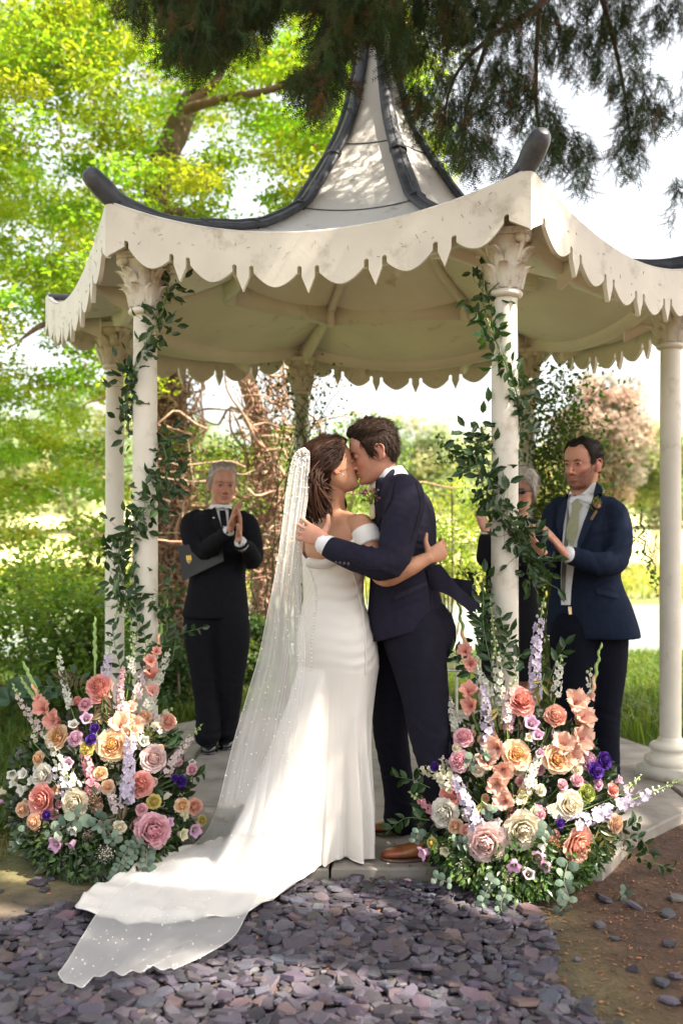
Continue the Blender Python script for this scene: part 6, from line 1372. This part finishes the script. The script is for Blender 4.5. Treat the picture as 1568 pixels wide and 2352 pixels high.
    def euc(s,pts,n=7,r=.022,dd=-.05):
        q=interp(np.array([s.p(*p_,dd) for p_ in pts]),n+1); st=MB(); tube(st,q,.0016,5,col=(.22,.20,.14),caps=False); t=np.gradient(q,axis=0); th=np.linspace(0,2*math.pi,9)[:-1]
        for k in range(n+1):
            for sg in(-1,1):
                d=nrm(t[k]); sd=nrm(np.cross(d,[rng.normal()*.3,1,rng.normal()*.3]))*sg; rr_=r*.80*rng.uniform(.75,1.2)*(1-.35*k/n); nn=nrm(np.array([rng.normal()*.5,-1,rng.normal()*.5+.3])); c=q[k]+sd*rr_*1.0; x=nrm(sd-nn*np.dot(sd,nn)); y=np.cross(nn,x)
                ring=np.array([c+x*math.cos(a)*rr_*1.05+y*math.sin(a)*rr_*(.85)-nn*.12*rr_*math.cos(a)**2 for a in th]); st.add(np.vstack([ring,[c+nn*.08*rr_]]),np.array([[i,(i+1)%8,8] for i in range(8)]),greens(1,(.12,.17,.125),.25,.1)[0])
        return child(s.e,'eucalyptus_sprig',st,M_euc,False)
    def frothy(s,x,y,r,n,col,name='filler_sprig',sz=.005):
        nx,ny=s.tx(x,y); R_=r/s.z/2333*s.D(nx,ny); c=s.p(x,y,-.02); q=in_ell(n,c,(R_,R_*.6,R_),.6); st=MB(); 
        for k in range(0,n,4): tube(st,[c-[0,-.02,R_*.8],c*.5+q[k]*.5,q[k]],.0007,3,col=(.22,.2,.1),caps=False)
        scatter(st,LEAF4*[1.6,1,1],LF4,q,rand_rot(n),sz*rng.uniform(.7,1.5,n),greens(n,col,.25,.1)); return child(s.e,name,st,M_petal,False)
def mound(s,region,n,cols,size,lo,hi,name='foliage',mt=None,down=.2,w=1.3):
    P_=[]; 
    while len(P_)<n:
        nx,ny=region(); P_.append(PN(nx,ny,s.D(nx,ny)+rng.uniform(lo,hi)))
    P_=np.array(P_); P_[:,2]=np.maximum(P_[:,2],-.03); b=s.base; out=P_-b; out/=np.linalg.norm(out,axis=1)[:,None]
    dr=out*.8+rng.normal(size=(n,3))*.55-[0,0,down]; mb=MB(); c=np.vstack([greens(1,cols[k],.35,.25) for k in rng.integers(0,len(cols),n)]); scatter(mb,LEAF6*[w,1,1],LF6,P_,rot_from_z(dr,np.tile([0,-1.,.5],(n,1))+rng.normal(size=(n,3))*.7),size*rng.uniform(.6,1.3,n),c); o=child(s.e,name,mb,mt or M_rusc,False); o['kind']='stuff'; return o
# ---------------------------------------------------------------- left arrangement
def DL(nx,ny): return float(np.interp(ny,[1380,1450,1600,1750,1900,2000,2080],[4.44,4.36,4.24,4.08,3.95,3.87,3.82]))+.26*((nx-240)/260)**2
la=empty('flower_arrangement',(*PN(235,0,4.12)[:2],GZ)); tag(la,'left mound of coral, peach, cream and white flowers at the foot of the left columns','flower arrangement','pair of wedding flower arrangements'); bpy.context.view_layer.update()
a=Arr(la,lambda x,y:(x/3.136,y/3.136+1400),DL,(235,1850)); a.z=3.136; a.base=np.array([*PN(250,0,4.15)[:2],.12])
def regL():
    while True:
        x=rng.uniform(20,450); y=rng.uniform(1640,2075); 
        if ((x-232)/(212))**2+((y-1870)/205)**2<1: return x,y
def regL2():
    while True:
        x=rng.uniform(20,450); y=rng.uniform(1930,2075); 
        if ((x-225)/(205))**2+((y-1890)/175)**2<1: return x,y
mound(a,regL,2600,[(.018,.035,.012),(.03,.055,.018),(.045,.07,.02)],.045,.05,.24)
mound(a,regL2,1700,[(.03,.06,.018),(.06,.10,.025),(.04,.075,.02)],.034,-.02,.12,w=1.0)
for t in [('coral',315,1490,100,dict(quarter=True)),('cream',555,1510,92,{}),('pink',1125,1715,118,dict(seed=1)),('peach',830,1090,100,dict(quarter=True)),('peach',425,1030,76,dict(quarter=True)),('coral',1030,1375,86,dict(seed=2)),('coral',730,655,90,dict(open_=1.0)),('coral',740,720,70,dict(open_=1.1)),('blush',1130,1185,88,dict(seed=2)),('white',320,1315,80,{}),('salmon',1235,915,56,{}),('apricot',1060,885,48,dict(open_=.5)),('coral',575,768,32,dict(open_=.5))]: a.rose(t[0],t[1],t[2],t[3],**t[4])
for k,x,y,r in [('pink',630,790,50),('mauve',555,1040,52),('peach',285,1185,46),('apricot',170,1560,52),('apricot',250,1650,55),('peach',740,1295,46),('apricot',795,1390,46),('yellow',640,1115,52),('yellow',1130,1500,50),('peach',1340,1530,50),('salmon',1430,1540,56),('yellow',1485,1640,36),('pink',1410,1268,38),('cream',880,1690,46),('salmon',235,1640,34),('pink',1040,1560,40)]: a.rose(k,x,y,r,'lisianthus',open_=.95,seed=1,dd=-.03)
for x,y,r in((695,965,33),(672,1045,38),(1330,1350,40),(1285,1330,25),(345,1600,32)): a.rose('purple',x,y,r,'lisianthus',open_=.8,dd=-.05)
for k,x,y,r in [('pink',635,895,46),('white',540,940,40),('mauve',500,1220,40),('pink',420,1812,58),('mauve',530,1815,40),('pink',1430,1712,50),('pink',1240,1655,40),('white',545,1710,42),('white',1415,1210,28),('white',90,1300,40),('white',175,1300,40),('white',100,1370,35),('white',165,1412,46),('cream',20,1430,32),('white',235,1352,36),('cream',1340,1742,46),('white',1055,1060,44),('cream',1355,1600,38),('pink',0,1500,30)]: a.bell(k,x,y,r)
a.glad('coral',[(400,905,70),(320,820,62),(285,745,30)],(185,490)); a.glad('coral',[(400,905,20)],(700,140)) if False else None
a.glad('pale',[(940,1000,70),(890,935,80),(980,940,70),(960,820,50)],(1055,560)); a.glad('coral',[(1120,690,45),(1110,560,52),(1105,470,45),(1150,395,34)],(1235,30))
st=MB(); 
for tip,bs in (((698,140),(700,600)),((165,470),(330,800)),((150,590),(330,850))):
    A0=a.p(*bs,.03); B0=a.p(*tip,.03); d_=nrm(B0-A0); sd=nrm(np.cross(d_,[0,1,0])); n=9
    st=MB(); tube(st,[A0-[0,0,.2],A0,B0],[.004,.005,.002],6,12,col=(.22,.32,.09),caps=False)
    for k in range(n): q=A0+(B0-A0)*(.25+.68*k/n); sg=1 if k%2 else -1; closed_tube(st,[q,q+d_*.028+sd*sg*.004,q+d_*.055*(1-.4*k/n)+sd*sg*.002],[.004,.0075*(1-.4*k/n),.001],7,8); st.c[-1][:]=(.22,.34,.08)
    child(la,'gladiolus_bud_spike',st,M_stem)
for kw in [dict(kind='white',base=(520,800),tip=(430,370),n=20,f1=.85,r=.013,wid=.012),dict(kind='white',base=(1080,830),tip=(1250,370),n=30,f1=.9,r=.015,wid=.018),dict(kind='blush',base=(1010,740),tip=(1095,280),n=16,f1=.6,r=.016,wid=.018),dict(kind='pink',base=(890,850),tip=(910,480),n=36,f1=.95,r=.0115,wid=.013),dict(kind='lilac',base=(930,1480),tip=(965,860),n=30,f1=.72,r=.019,wid=.020,dd=-.06),dict(kind='white',base=(560,1400),tip=(340,1000),n=28,f1=.95,r=.016,wid=.020,dd=-.03),dict(kind='blush',base=(330,1000),tip=(90,630),n=18,f1=.75,r=.013,wid=.014),dict(kind='lilac',base=(500,1440),tip=(400,1260),n=10,f1=1,r=.017,wid=.018,buds=False,dd=-.04),dict(kind='blush',base=(1220,1290),tip=(1490,930),n=26,f1=.72,r=.014,wid=.017),dict(kind='cream',base=(1130,960),tip=(1270,810),n=14,f1=.75,r=.015,wid=.018),dict(kind='lilac',base=(770,640),tip=(880,10),n=14,f1=.35,r=.015,wid=.018),dict(kind='white',base=(960,560),tip=(960,150),n=6,f1=.25,r=.013,wid=.016),dict(kind='rosy',base=(680,1400),tip=(620,1150),n=18,f1=1,r=.015,wid=.022,buds=False,dd=-.02),dict(kind='blush',base=(870,1560),tip=(800,1420),n=9,f1=1,r=.017,wid=.018,buds=False,dd=-.03),dict(kind='cream',base=(250,1070),tip=(260,880),n=8,f1=.8,r=.010,wid=.012),dict(kind='rosy',base=(1000,1680),tip=(1060,1540),n=12,f1=1,r=.014,wid=.016,buds=False),dict(kind='white',base=(1060,1100),tip=(1010,900),n=8,f1=.9,r=.015,wid=.02),dict(kind='blush',base=(1150,860),tip=(1180,1000),n=10,f1=1,r=.015,wid=.02,buds=False)]: a.spike(**kw)
for pts,n in (([(1000,720),(985,480),(1010,250),(1000,40)],17),([(1060,640),(1080,420),(1050,200)],12),([(1120,520),(1180,380),(1300,280),(1480,225)],16),([(1150,420),(1230,240),(1200,100)],10),([(1180,560),(1260,470),(1290,330)],9),([(1200,1090),(1290,1080),(1180,980)],7),([(930,640),(860,420),(830,250)],9),([(1240,1340),(1400,1330),(1500,1290)],8),([(1220,1000),(1290,1000)],4),([(560,640),(430,660),(330,655)],7),([(700,720),(600,600),(520,560)],8),([(1250,700),(1190,750)],4)): a.ruscus(pts,n)
for pts,n,w in (([(640,560),(540,600),(470,600)],9,.6),([(760,700),(750,820),(730,930)],12,.6),([(820,640),(780,780),(790,880)],9,.6),([(950,1520),(880,1560),(850,1640)],8,.6)): a.ruscus(pts,n,.05,'dried_sprig',(.10,.075,.035),-.03,w)
for pts,n,r in (([(600,1600),(480,1680),(360,1760)],4,.034),([(700,1620),(780,1700),(850,1800)],5,.030),([(1010,1780),(960,1900),(900,2000),(810,2080)],9,.020),([(1080,1850),(1080,1960),(1110,2080)],6,.026),([(960,1820),(880,1960),(830,2060)],7,.018),([(180,1720),(110,1800),(90,1860)],3,.022)): a.euc(pts,n,r)
for x,y,r,n,c in((770,1890,75,260,(.75,.70,.62)),(650,1750,60,120,(.45,.33,.30)),(690,1500,80,240,(.55,.33,.25)),(560,980,60,100,(.35,.15,.15)),(240,1690,70,120,(.55,.30,.20)),(1130,1160,50,70,(.6,.35,.22)),(1090,1010,60,140,(.40,.45,.10)),(720,1560,40,80,(.6,.38,.3)),(810,1210,50,70,(.7,.66,.45))): a.frothy(x,y,r,n,c)
for _ in range(34):
    nx,ny=regL(); 
    if ny<1960: a.rose(['apricot','blush','cream','pink','peach','white'][rng.integers(0,6)],nx*3.136,(ny-1400)*3.136,rng.uniform(22,42),'small_bloom',open_=.95,seed=1,dd=.03)
o=child(la,'stems',a.stem,M_stem); o['kind']='stuff'
# ---------------------------------------------------------------- right arrangement
def DR(nx,ny): return float(np.interp(ny,[1380,1550,1700,1850,1950,2050,2120],[4.00,3.96,3.87,3.76,3.69,3.62,3.56]))+.24*((nx-1210)/290)**2
ra=empty('flower_arrangement',(*PN(1205,0,3.85)[:2],GZ)); tag(ra,'right mound of blush, cream and coral flowers at the foot of the front right column','flower arrangement','pair of wedding flower arrangements'); bpy.context.view_layer.update()
b=Arr(ra,lambda x,y:(x/2.24+900,y/2.24+1400),DR,(1205,1880)); b.z=2.24; b.base=np.array([*PN(1205,0,3.88)[:2],.12])
def regR():
    while True:
        x=rng.uniform(950,1500); y=rng.uniform(1640,2110)
        if ((x-1210)/(232))**2+((y-1885)/215)**2<1: return x,y
def regR2():
    while True:
        x=rng.uniform(960,1490); y=rng.uniform(1960,2110)
        if ((x-1222)/(225))**2+((y-1930)/175)**2<1: return x,y
mound(b,regR,3000,[(.018,.035,.012),(.03,.055,.018),(.045,.07,.02)],.043,.05,.24)
mound(b,regR2,2600,[(.04,.08,.02),(.09,.15,.03),(.05,.10,.025)],.030,-.03,.12,w=1.1)
for t in [('blush',530,1285,97,dict(open_=1.0)),('cream',720,1215,86,dict(quarter=True)),('salmon',1010,1298,87,dict(quarter=True)),('cream',970,1090,68,dict(seed=2)),('white',320,1132,68,{}),('coral',350,1035,56,dict(seed=1)),('peach',690,828,66,dict(quarter=True)),('peach',905,852,66,dict(quarter=True)),('pink',395,862,52,dict(seed=3)),('coral',715,545,74,dict(open_=1.0)),('salmon',895,628,52,dict(open_=.7)),('pink',415,735,46,{}),('mauve',1070,862,50,dict(seed=2))]: b.rose(t[0],t[1],t[2],t[3],**t[4])
for k,x,y,r in [('lime',1060,1030,46),('pink',1010,962,30),('pink',935,985,27),('coral',1200,1012,36),('mauve',1120,980,30),('apricot',1212,1190,46),('apricot',375,1200,36),('salmon',430,1222,30),('cream',820,1012,28),('cream',790,1118,22),('cream',380,790,24),('cream',490,910,30),('cream',1010,905,30),('pink',820,1142,24),('yellow',250,1290,28)]: b.rose(k,x,y,r,'lisianthus',open_=.95,seed=1,dd=-.03)
for x,y,r in((1150,857,43),(1105,910,41),(265,890,22),(920,1187,23)): b.rose('purple',x,y,r,'lisianthus',open_=.8,dd=-.05)
for k,x,y,r in [('pink',770,665,40),('pink',805,727,32),('pink',815,1365,40),('pink',680,1405,40),('mauve',755,1458,32),('mauve',850,1410,32),('pink',210,1340,38),('white',828,1310,28),('mauve',1230,960,25),('mauve',810,818,25),('cream',755,738,25),('cream',320,1330,28),('white',890,1140,20)]: b.bell(k,x,y,r)
b.glad('peach',[(985,825,52),(940,770,58),(1020,742,70),(1035,632,62),(1005,552,58),(1085,520,26)],(1135,250)); b.glad('peach',[(630,1065,55),(590,985,52),(620,910,52),(540,862,52),(590,792,56)],(548,500)); b.glad('coral',[(450,570,42),(440,490,44),(450,350,36),(425,285,36)],(385,-20))
for kw in [dict(kind='lilac',base=(790,520),tip=(838,0),n=34,f1=.80,r=.017,wid=.018),dict(kind='white',base=(375,670),tip=(205,305),n=26,f1=.75,r=.014,wid=.015),dict(kind='blush',base=(320,880),tip=(225,705),n=16,f1=.9,r=.011,wid=.013),dict(kind='lilac',base=(490,1200),tip=(370,940),n=24,f1=1,r=.017,wid=.020,buds=False,dd=-.05),dict(kind='cream',base=(370,960),tip=(200,790),n=8,f1=.4,r=.013,wid=.018,dd=-.02),dict(kind='lilac',base=(1000,1190),tip=(1570,955),n=34,f1=.66,r=.020,wid=.020,dd=-.05),dict(kind='white',base=(760,990),tip=(835,810),n=18,f1=.8,r=.015,wid=.018,dd=-.02),dict(kind='cream',base=(700,1090),tip=(800,960),n=12,f1=.9,r=.013,wid=.018,dd=-.02),dict(kind='blush',base=(640,650),tip=(690,410),n=22,f1=.8,r=.013,wid=.015,dd=-.04),dict(kind='pink',base=(650,690),tip=(680,590),n=12,f1=1,r=.014,wid=.012,buds=False),dict(kind='lilac',base=(540,780),tip=(500,420),n=22,f1=.95,r=.017,wid=.020,buds=False),dict(kind='white',base=(620,600),tip=(555,0),n=16,f1=.5,r=.014,wid=.016),dict(kind='white',base=(560,500),tip=(440,260),n=12,f1=.6,r=.015,wid=.016),dict(kind='rosy',base=(270,1150),tip=(125,1020),n=12,f1=.7,r=.013,wid=.015),dict(kind='cream',base=(350,1010),tip=(180,900),n=20,f1=.95,r=.015,wid=.022,dd=-.02),dict(kind='white',base=(900,520),tip=(930,300),n=14,f1=.7,r=.013,wid=.016),dict(kind='white',base=(1080,530),tip=(1080,370),n=6,f1=.8,r=.012,wid=.014),dict(kind='blush',base=(560,1240),tip=(620,1180),n=7,f1=1,r=.016,wid=.016,buds=False),dict(kind='rosy',base=(830,1140),tip=(780,1100),n=6,f1=1,r=.012,wid=.014,buds=False),dict(kind='cream',base=(860,1130),tip=(930,1060),n=8,f1=.5,r=.012,wid=.014),dict(kind='blush',base=(1250,1030),tip=(1350,930),n=5,f1=.5,r=.012,wid=.014)]: b.spike(**kw)
for pts,n in (([(620,540),(560,350),(520,150),(520,-20)],18),([(600,420),(640,250),(610,100)],12),([(560,460),(420,370),(280,250)],12),([(470,380),(380,300),(330,260)],7),([(850,480),(900,340),(950,250)],9),([(700,430),(680,350),(720,300)],8),([(240,1170),(110,1160),(10,1240)],11),([(240,1000),(150,960),(60,940)],8),([(1200,1230),(1290,1200),(1330,1180)],6),([(1240,1320),(1400,1390),(1560,1440)],12),([(1200,1290),(1330,1260),(1400,1350)],9),([(560,330),(640,260),(660,180)],7),([(500,330),(520,200),(480,80)],9)): b.ruscus(pts,n)
for pts,n,w in (([(1110,1180),(1140,1240),(1170,1310)],7,.6),([(840,400),(820,470),(800,510)],7,.6),([(590,560),(600,620)],5,.6),([(510,1050),(505,1150)],6,.6)): b.ruscus(pts,n,.045,'dried_sprig',(.22,.19,.06),-.04,w)
for pts,n,r in (([(960,1400),(940,1500),(970,1580),(920,1650)],6,.028),([(570,1480),(530,1560),(500,1640)],6,.019),([(640,1540),(610,1620),(640,1700)],7,.018),([(1260,1540),(1240,1600),(1260,1660)],5,.018),([(180,1230),(160,1280)],2,.02),([(270,1470),(340,1500)],2,.02),([(430,1290),(370,1280)],2,.022),([(460,840),(440,890)],2,.024),([(520,830),(540,820)],2,.02),([(850,1210),(820,1260)],3,.022),([(560,1130),(540,1110)],2,.024),([(420,1650),(480,1660)],3,.018)): b.euc(pts,n,r)
for x,y,r,n,c in((350,1210,50,90,(.30,.22,.20)),(420,1420,60,90,(.75,.70,.62)),(900,1300,60,150,(.42,.16,.07)),(990,880,60,90,(.20,.12,.12)),(600,1360,30,60,(.6,.55,.42)),(640,1480,40,80,(.7,.68,.6)),(720,1050,50,80,(.55,.58,.2)),(660,1120,45,60,(.30,.06,.08)),(1260,1280,50,60,(.20,.10,.06))): b.frothy(x,y,r,n,c)
for _ in range(40):
    nx,ny=regR(); 
    if ny<2000: b.rose(['apricot','blush','cream','pink','peach','white'][rng.integers(0,6)],(nx-900)*2.24,(ny-1400)*2.24,rng.uniform(18,32),'small_bloom',open_=.95,seed=1,dd=.03)
o=child(ra,'stems',b.stem,M_stem); o['kind']='stuff'
# ---------------------------------------------------------------- leaf garlands wound up the two front columns
mbl=MB(); scatter(mbl,LEAF6*[1.05,1,1],LF6,np.zeros((1,3)),np.eye(3)[None],np.array([1.]),np.array([(.024,.058,.016)])); GL=[mbl.mesh('garland_leaf',M_rusc,False)]
mbl=MB(); scatter(mbl,LEAF6*[1.15,1,1.6],LF6,np.zeros((1,3)),np.eye(3)[None],np.array([1.]),np.array([(.040,.085,.022)])); GL.append(mbl.mesh('garland_leaf',M_rusc,False))
def garland(label,paths,col,zc):
    e=empty('leaf_garland',(*PN(paths[0][0][0]*1.0204,0,zc)[:2],0)); tag(e,label,'garland','leaf garlands wound round the front columns'); bpy.context.view_layer.update(); PINV[e.name]=e.matrix_world.inverted(); st=MB(); spots=[]
    for pth,n,sp in paths_iter(paths):
        q=interp(np.array([P(x,y,zc+d) for x,y,d in pth]),40); tube(st,q,.0028,5,col=(.16,.20,.07),caps=False); tube(st,q+rng.normal(size=q.shape)*.006,.002,5,col=(.12,.17,.05),caps=False)
        while n>0:
            c_=q[rng.integers(0,40)]; u_=c_[0]/c_[1]*F+CX; v_=HZ-(c_[2]-CH)/c_[1]*F
            if 1150<u_<1245 and 1085<v_<1165 and rng.random()<.8: n-=1; continue
            spots.append((c_,sp)); n-=1
    for q,sp in spots:
        v=rng.normal(size=3)*sp*[1,.45,1]; r0=q+v*.35; dr=nrm(v/ (np.linalg.norm(v)+1e-6)+rng.normal(size=3)*.55+[0,-.25,.1]); L=rng.uniform(.044,.066); tip=r0+v*.65
        tube(st,[q,r0,tip],.0009,4,col=(.12,.18,.05),caps=False)
        Rm=rot_from_z(dr[None],np.array([[rng.normal()*.6,-1,rng.normal()*.6]]))[0]; M=Matrix.Identity(4)
        for i in range(3):
            for j in range(3): M[i][j]=float(Rm[i,j]*L)
            M[i][3]=float(tip[i])
        o=bpy.data.objects.new('leaf',GL[int(rng.random()<.3)]); COL.objects.link(o); o.matrix_world=M; o.parent=e; o.matrix_parent_inverse=PINV[e.name]
    xt=MB(); m_=190; b_=np.array([spots[rng.integers(0,len(spots))][0] for _ in range(m_)])+rng.normal(size=(m_,3))*[.032,.022,.035]
    scatter(xt,LEAF6*[1.1,1,1],LF6,b_,rot_from_z(rng.normal(size=(m_,3))-[0,0,.2],np.tile([0,-1.,0],(m_,1))+rng.normal(size=(m_,3))*.6),rng.uniform(.035,.058,m_),greens(m_,(.024,.055,.016),.4,.2)); o=child(e,'leaves',xt,M_rusc,False); o['kind']='stuff'
    o=child(e,'vine',st,M_stem); return e
def paths_iter(p): return p[1]
garland('dark leafy garland winding up the front left column',((( 340,),),[([(385,640,-.02),(378,700,-.05),(352,760,-.08),(318,820,-.08),(298,880,-.05),(292,950,0),(300,1000,.03)],105,.034),([(368,1000,.02),(385,1070,-.03),(370,1130,-.08),(325,1180,-.09),(285,1230,-.06),(272,1290,-.05),(285,1350,-.05),(300,1420,-.06)],178,.043),([(375,1400,-.04),(385,1350,-.04)],14,.04)]),None,4.49)
garland('dark leafy garland winding up the front right column',(((1158,),),[([(1108,620,0),(1110,700,-.03),(1128,760,-.07),(1158,830,-.08),(1185,900,-.06),(1192,960,0),(1185,1010,.03)],105,.034),([(1108,985,.0),(1092,1050,-.03),(1108,1110,-.06),(1140,1160,-.09),(1185,1210,-.09),(1212,1260,-.05),(1215,1330,-.02)],170,.046),([(1108,1330,0),(1112,1400,-.04),(1130,1480,-.06)],30,.04)]),None,4.145)

# ------------------------------------------------------------------ slate bed
M_slate=mat('purple_slate',(1,1,1),.62,tint=True,var=.25,vscale=25,bump=.5,bscale=60,spec=.25,bdist=.003)
bed=empty('slate_path'); bed['kind']='structure'
def chip_template(seed):
    r=np.random.default_rng(seed); n=r.integers(5,8); a=np.sort((np.arange(n)+r.uniform(-.35,.35,n))/n*2*math.pi); rad=r.uniform(.7,1.15,n); el=r.uniform(.55,.95)
    o=np.c_[np.cos(a)*rad,np.sin(a)*rad*el]; t=.26+.16*r.random(); top=np.c_[o*r.uniform(.80,.93,(n,1)),t+r.uniform(-.05,.06,n)]; lo=np.c_[o,np.full(n,t*.45)+r.uniform(-.05,.05,n)]; bt=np.c_[o*.85,np.zeros(n)]
    V=np.vstack([bt,lo,top]); f=[]
    for k in range(2):
        for i in range(n): j=(i+1)%n; f+=[[k*n+i,k*n+j,(k+1)*n+j],[k*n+i,(k+1)*n+j,(k+1)*n+i]]
    c=len(V); V=np.vstack([V,[[0,0,t+.03]]]); f+=[[2*n+i,2*n+(i+1)%n,c] for i in range(n)]; return V,np.array(f)
TP=[chip_template(k) for k in range(14)]
def slate_ok(x,y):
    e=vnoise(np.stack([x,y,0*x],-1),3.5,12)*.14; right=np.interp(y,[2.3,2.77,3.07,3.5,3.9],[.92,.74,.70,.62,.42]); left_top=np.interp(x,[-2.2,-1.2,-.9,-.3,0],[3.25,3.42,3.66,3.84,3.86])
    return (x<right+e)&(y<left_top+e*.5)
pts=[]; cell={}
def trypt(x,y,rmin):
    k=(int(math.floor(x/.05)),int(math.floor(y/.05)))
    for i in(-1,0,1):
        for j in(-1,0,1):
            for q in cell.get((k[0]+i,k[1]+j),()):
                if (q[0]-x)**2+(q[1]-y)**2<rmin*rmin: return False
    cell.setdefault(k,[]).append((x,y)); return True
cand=np.c_[rng.uniform(-1.7,1.3,30000),rng.uniform(2.35,3.9,30000)]; cand=cand[slate_ok(cand[:,0],cand[:,1])]
for x,y in cand:
    if trypt(x,y,.019): pts.append((x,y))
pts=np.array(pts); nS=len(pts); size=rng.uniform(.013,.040,nS)*np.where(rng.random(nS)<.12,1.35,1); zz=GZ+.002+rng.uniform(0,.020,nS)
ex=np.array([(x,y) for x,y in np.c_[rng.uniform(.55,1.6,400),rng.uniform(2.5,3.8,400)] if rng.random()<math.exp(-(x-.55)*3.2)*.35])
ex=np.vstack([ex,np.c_[rng.uniform(-1.6,-.7,30),rng.uniform(3.5,4.0,30)]])
pts=np.vstack([pts,ex]); size=np.r_[size,rng.uniform(.018,.04,len(ex))]; zz=np.r_[zz,np.full(len(ex),GZ+.001)]; nS=len(pts)
tilt=rng.normal(size=(nS,2))*.18; spin=rng.uniform(0,6.28,nS); tk=rng.integers(0,14,nS)
colS=np.array([.072,.064,.080])*rng.uniform(.5,1.5,(nS,1))*(1+rng.normal(size=(nS,3))*.05); warm=rng.random(nS)<.12; colS[warm]=colS[warm]*[1.35,1.15,.95]
imp=size/pts[:,1]*np.where((np.abs(pts[:,0])<pts[:,1]*.335)&(pts[:,1]>2.72),1,0)*np.where((pts[:,0]>-.9+.0*pts[:,1])|(pts[:,1]<3.1),1,.8)
top=set(np.argsort(-imp)[:300].tolist()); rest=MB()
MS={}
for i in range(nS):
    M=rotm(tilt[i,0],tilt[i,1],0)@rotm(0,0,spin[i]); V,f=TP[tk[i]]
    if i in top:
        kc=(int(tk[i]),int(colS[i,0]*30)); 
        if kc not in MS: q=MB(); q.add(V,f,colS[i]); MS[kc]=q.mesh('slate_chip',M_slate,False)
        o=bpy.data.objects.new('slate_chip',MS[kc]); COL.objects.link(o); m4=Matrix.Identity(4)
        for a_ in range(3):
            for b_ in range(3): m4[a_][b_]=float(M[a_,b_]*size[i])
            m4[a_][3]=float((pts[i,0],pts[i,1],zz[i])[a_])
        o.matrix_world=m4; o.parent=bed
    else: rest.add((V*size[i])@M.T+[pts[i,0],pts[i,1],zz[i]],f,colS[i])
o=rest.obj('slate_chips',M_slate,bed,False); o['kind']='stuff'
# ------------------------------------------------------------------ fallen leaflets, needles and twigs
mb=MB(); n=4200; x=rng.uniform(-1.7,1.9,n); y=rng.uniform(2.4,4.2,n); k=rng.random(n)<np.where(x>.5,1,.42); x=x[k]; y=y[k]; n=len(x); z=np.where(slate_ok(x,y),GZ+.020,GZ+.004); z=np.where((y>FY)&(np.abs(x)<1.2),.004,z)
nn=np.c_[x,y,z]; dr=np.c_[rng.normal(size=(n,2)),rng.normal(size=n)*.12]; scatter(mb,LEAF4*[.9,1,1],LF4,nn,rot_from_z(dr,np.tile([0,.0,1.],(n,1))+rng.normal(size=(n,3))*.25),rng.uniform(.006,.022,n)*1.0,greens(n,(.22,.10,.045),.6,.2)); tag(mb.obj('fallen_leaflets',M_litter,smooth=False),'small dry orange leaflets strewn over slate and soil','leaf litter',kind='stuff')
mb=MB(); n=2600; x=rng.uniform(.5,2.2,n); y=rng.uniform(2.5,4.6,n); scatter(mb,LEAF4*[.25,1,1],LF4,np.c_[x,y,np.full(n,GZ+.004)],rot_from_z(np.c_[rng.normal(size=(n,2)),rng.normal(size=n)*.08],np.tile([0,0,1.],(n,1))),rng.uniform(.012,.04,n),greens(n,(.20,.12,.06),.5,.2)); tag(mb.obj('fallen_needles',M_litter,smooth=False),'brown needles and bark crumbs on the bare soil at the right','leaf litter',kind='stuff')
# litter caught on the eaves of the gazebo and specks on the valance
mb=MB(); 
for k_ in(5,0,4):
    for _ in range(220):
        s=rng.random(); r=RE-abs(rng.normal())*.03; q=roofpt(k_,s,r)+[0,0,.012]; d=rng.normal(size=3)*[1,1,.3]; tube(mb,[q,q+nrm(d)*rng.uniform(.008,.025)],.0012,3,col=greens(1,(.26,.13,.07),.4)[0],caps=False)
    A_=roofpt(k_,0,RE+.012); B_=roofpt(k_,1,RE+.012); d_=(B_-A_)/np.linalg.norm((B_-A_)[:2]); n_=np.array([d_[1],-d_[0],0])
    for _ in range(34):
        s=rng.random(); L_=np.linalg.norm(B_-A_); q=A_+d_*s*L_+n_*.0215; q[2]=rh(RE)-4*s*(1-s)*.19-rng.uniform(.01,.15); w_=rng.normal(size=2); v=nrm(d_*w_[0]+np.array([0,0,1])*w_[1]); tube(mb,[q,q+v*rng.uniform(.006,.02)],.0009,3,col=greens(1,(.22,.10,.05),.4)[0],caps=False)
o=child(gaz,'needle_litter',mb,M_litter); o['kind']='stuff'
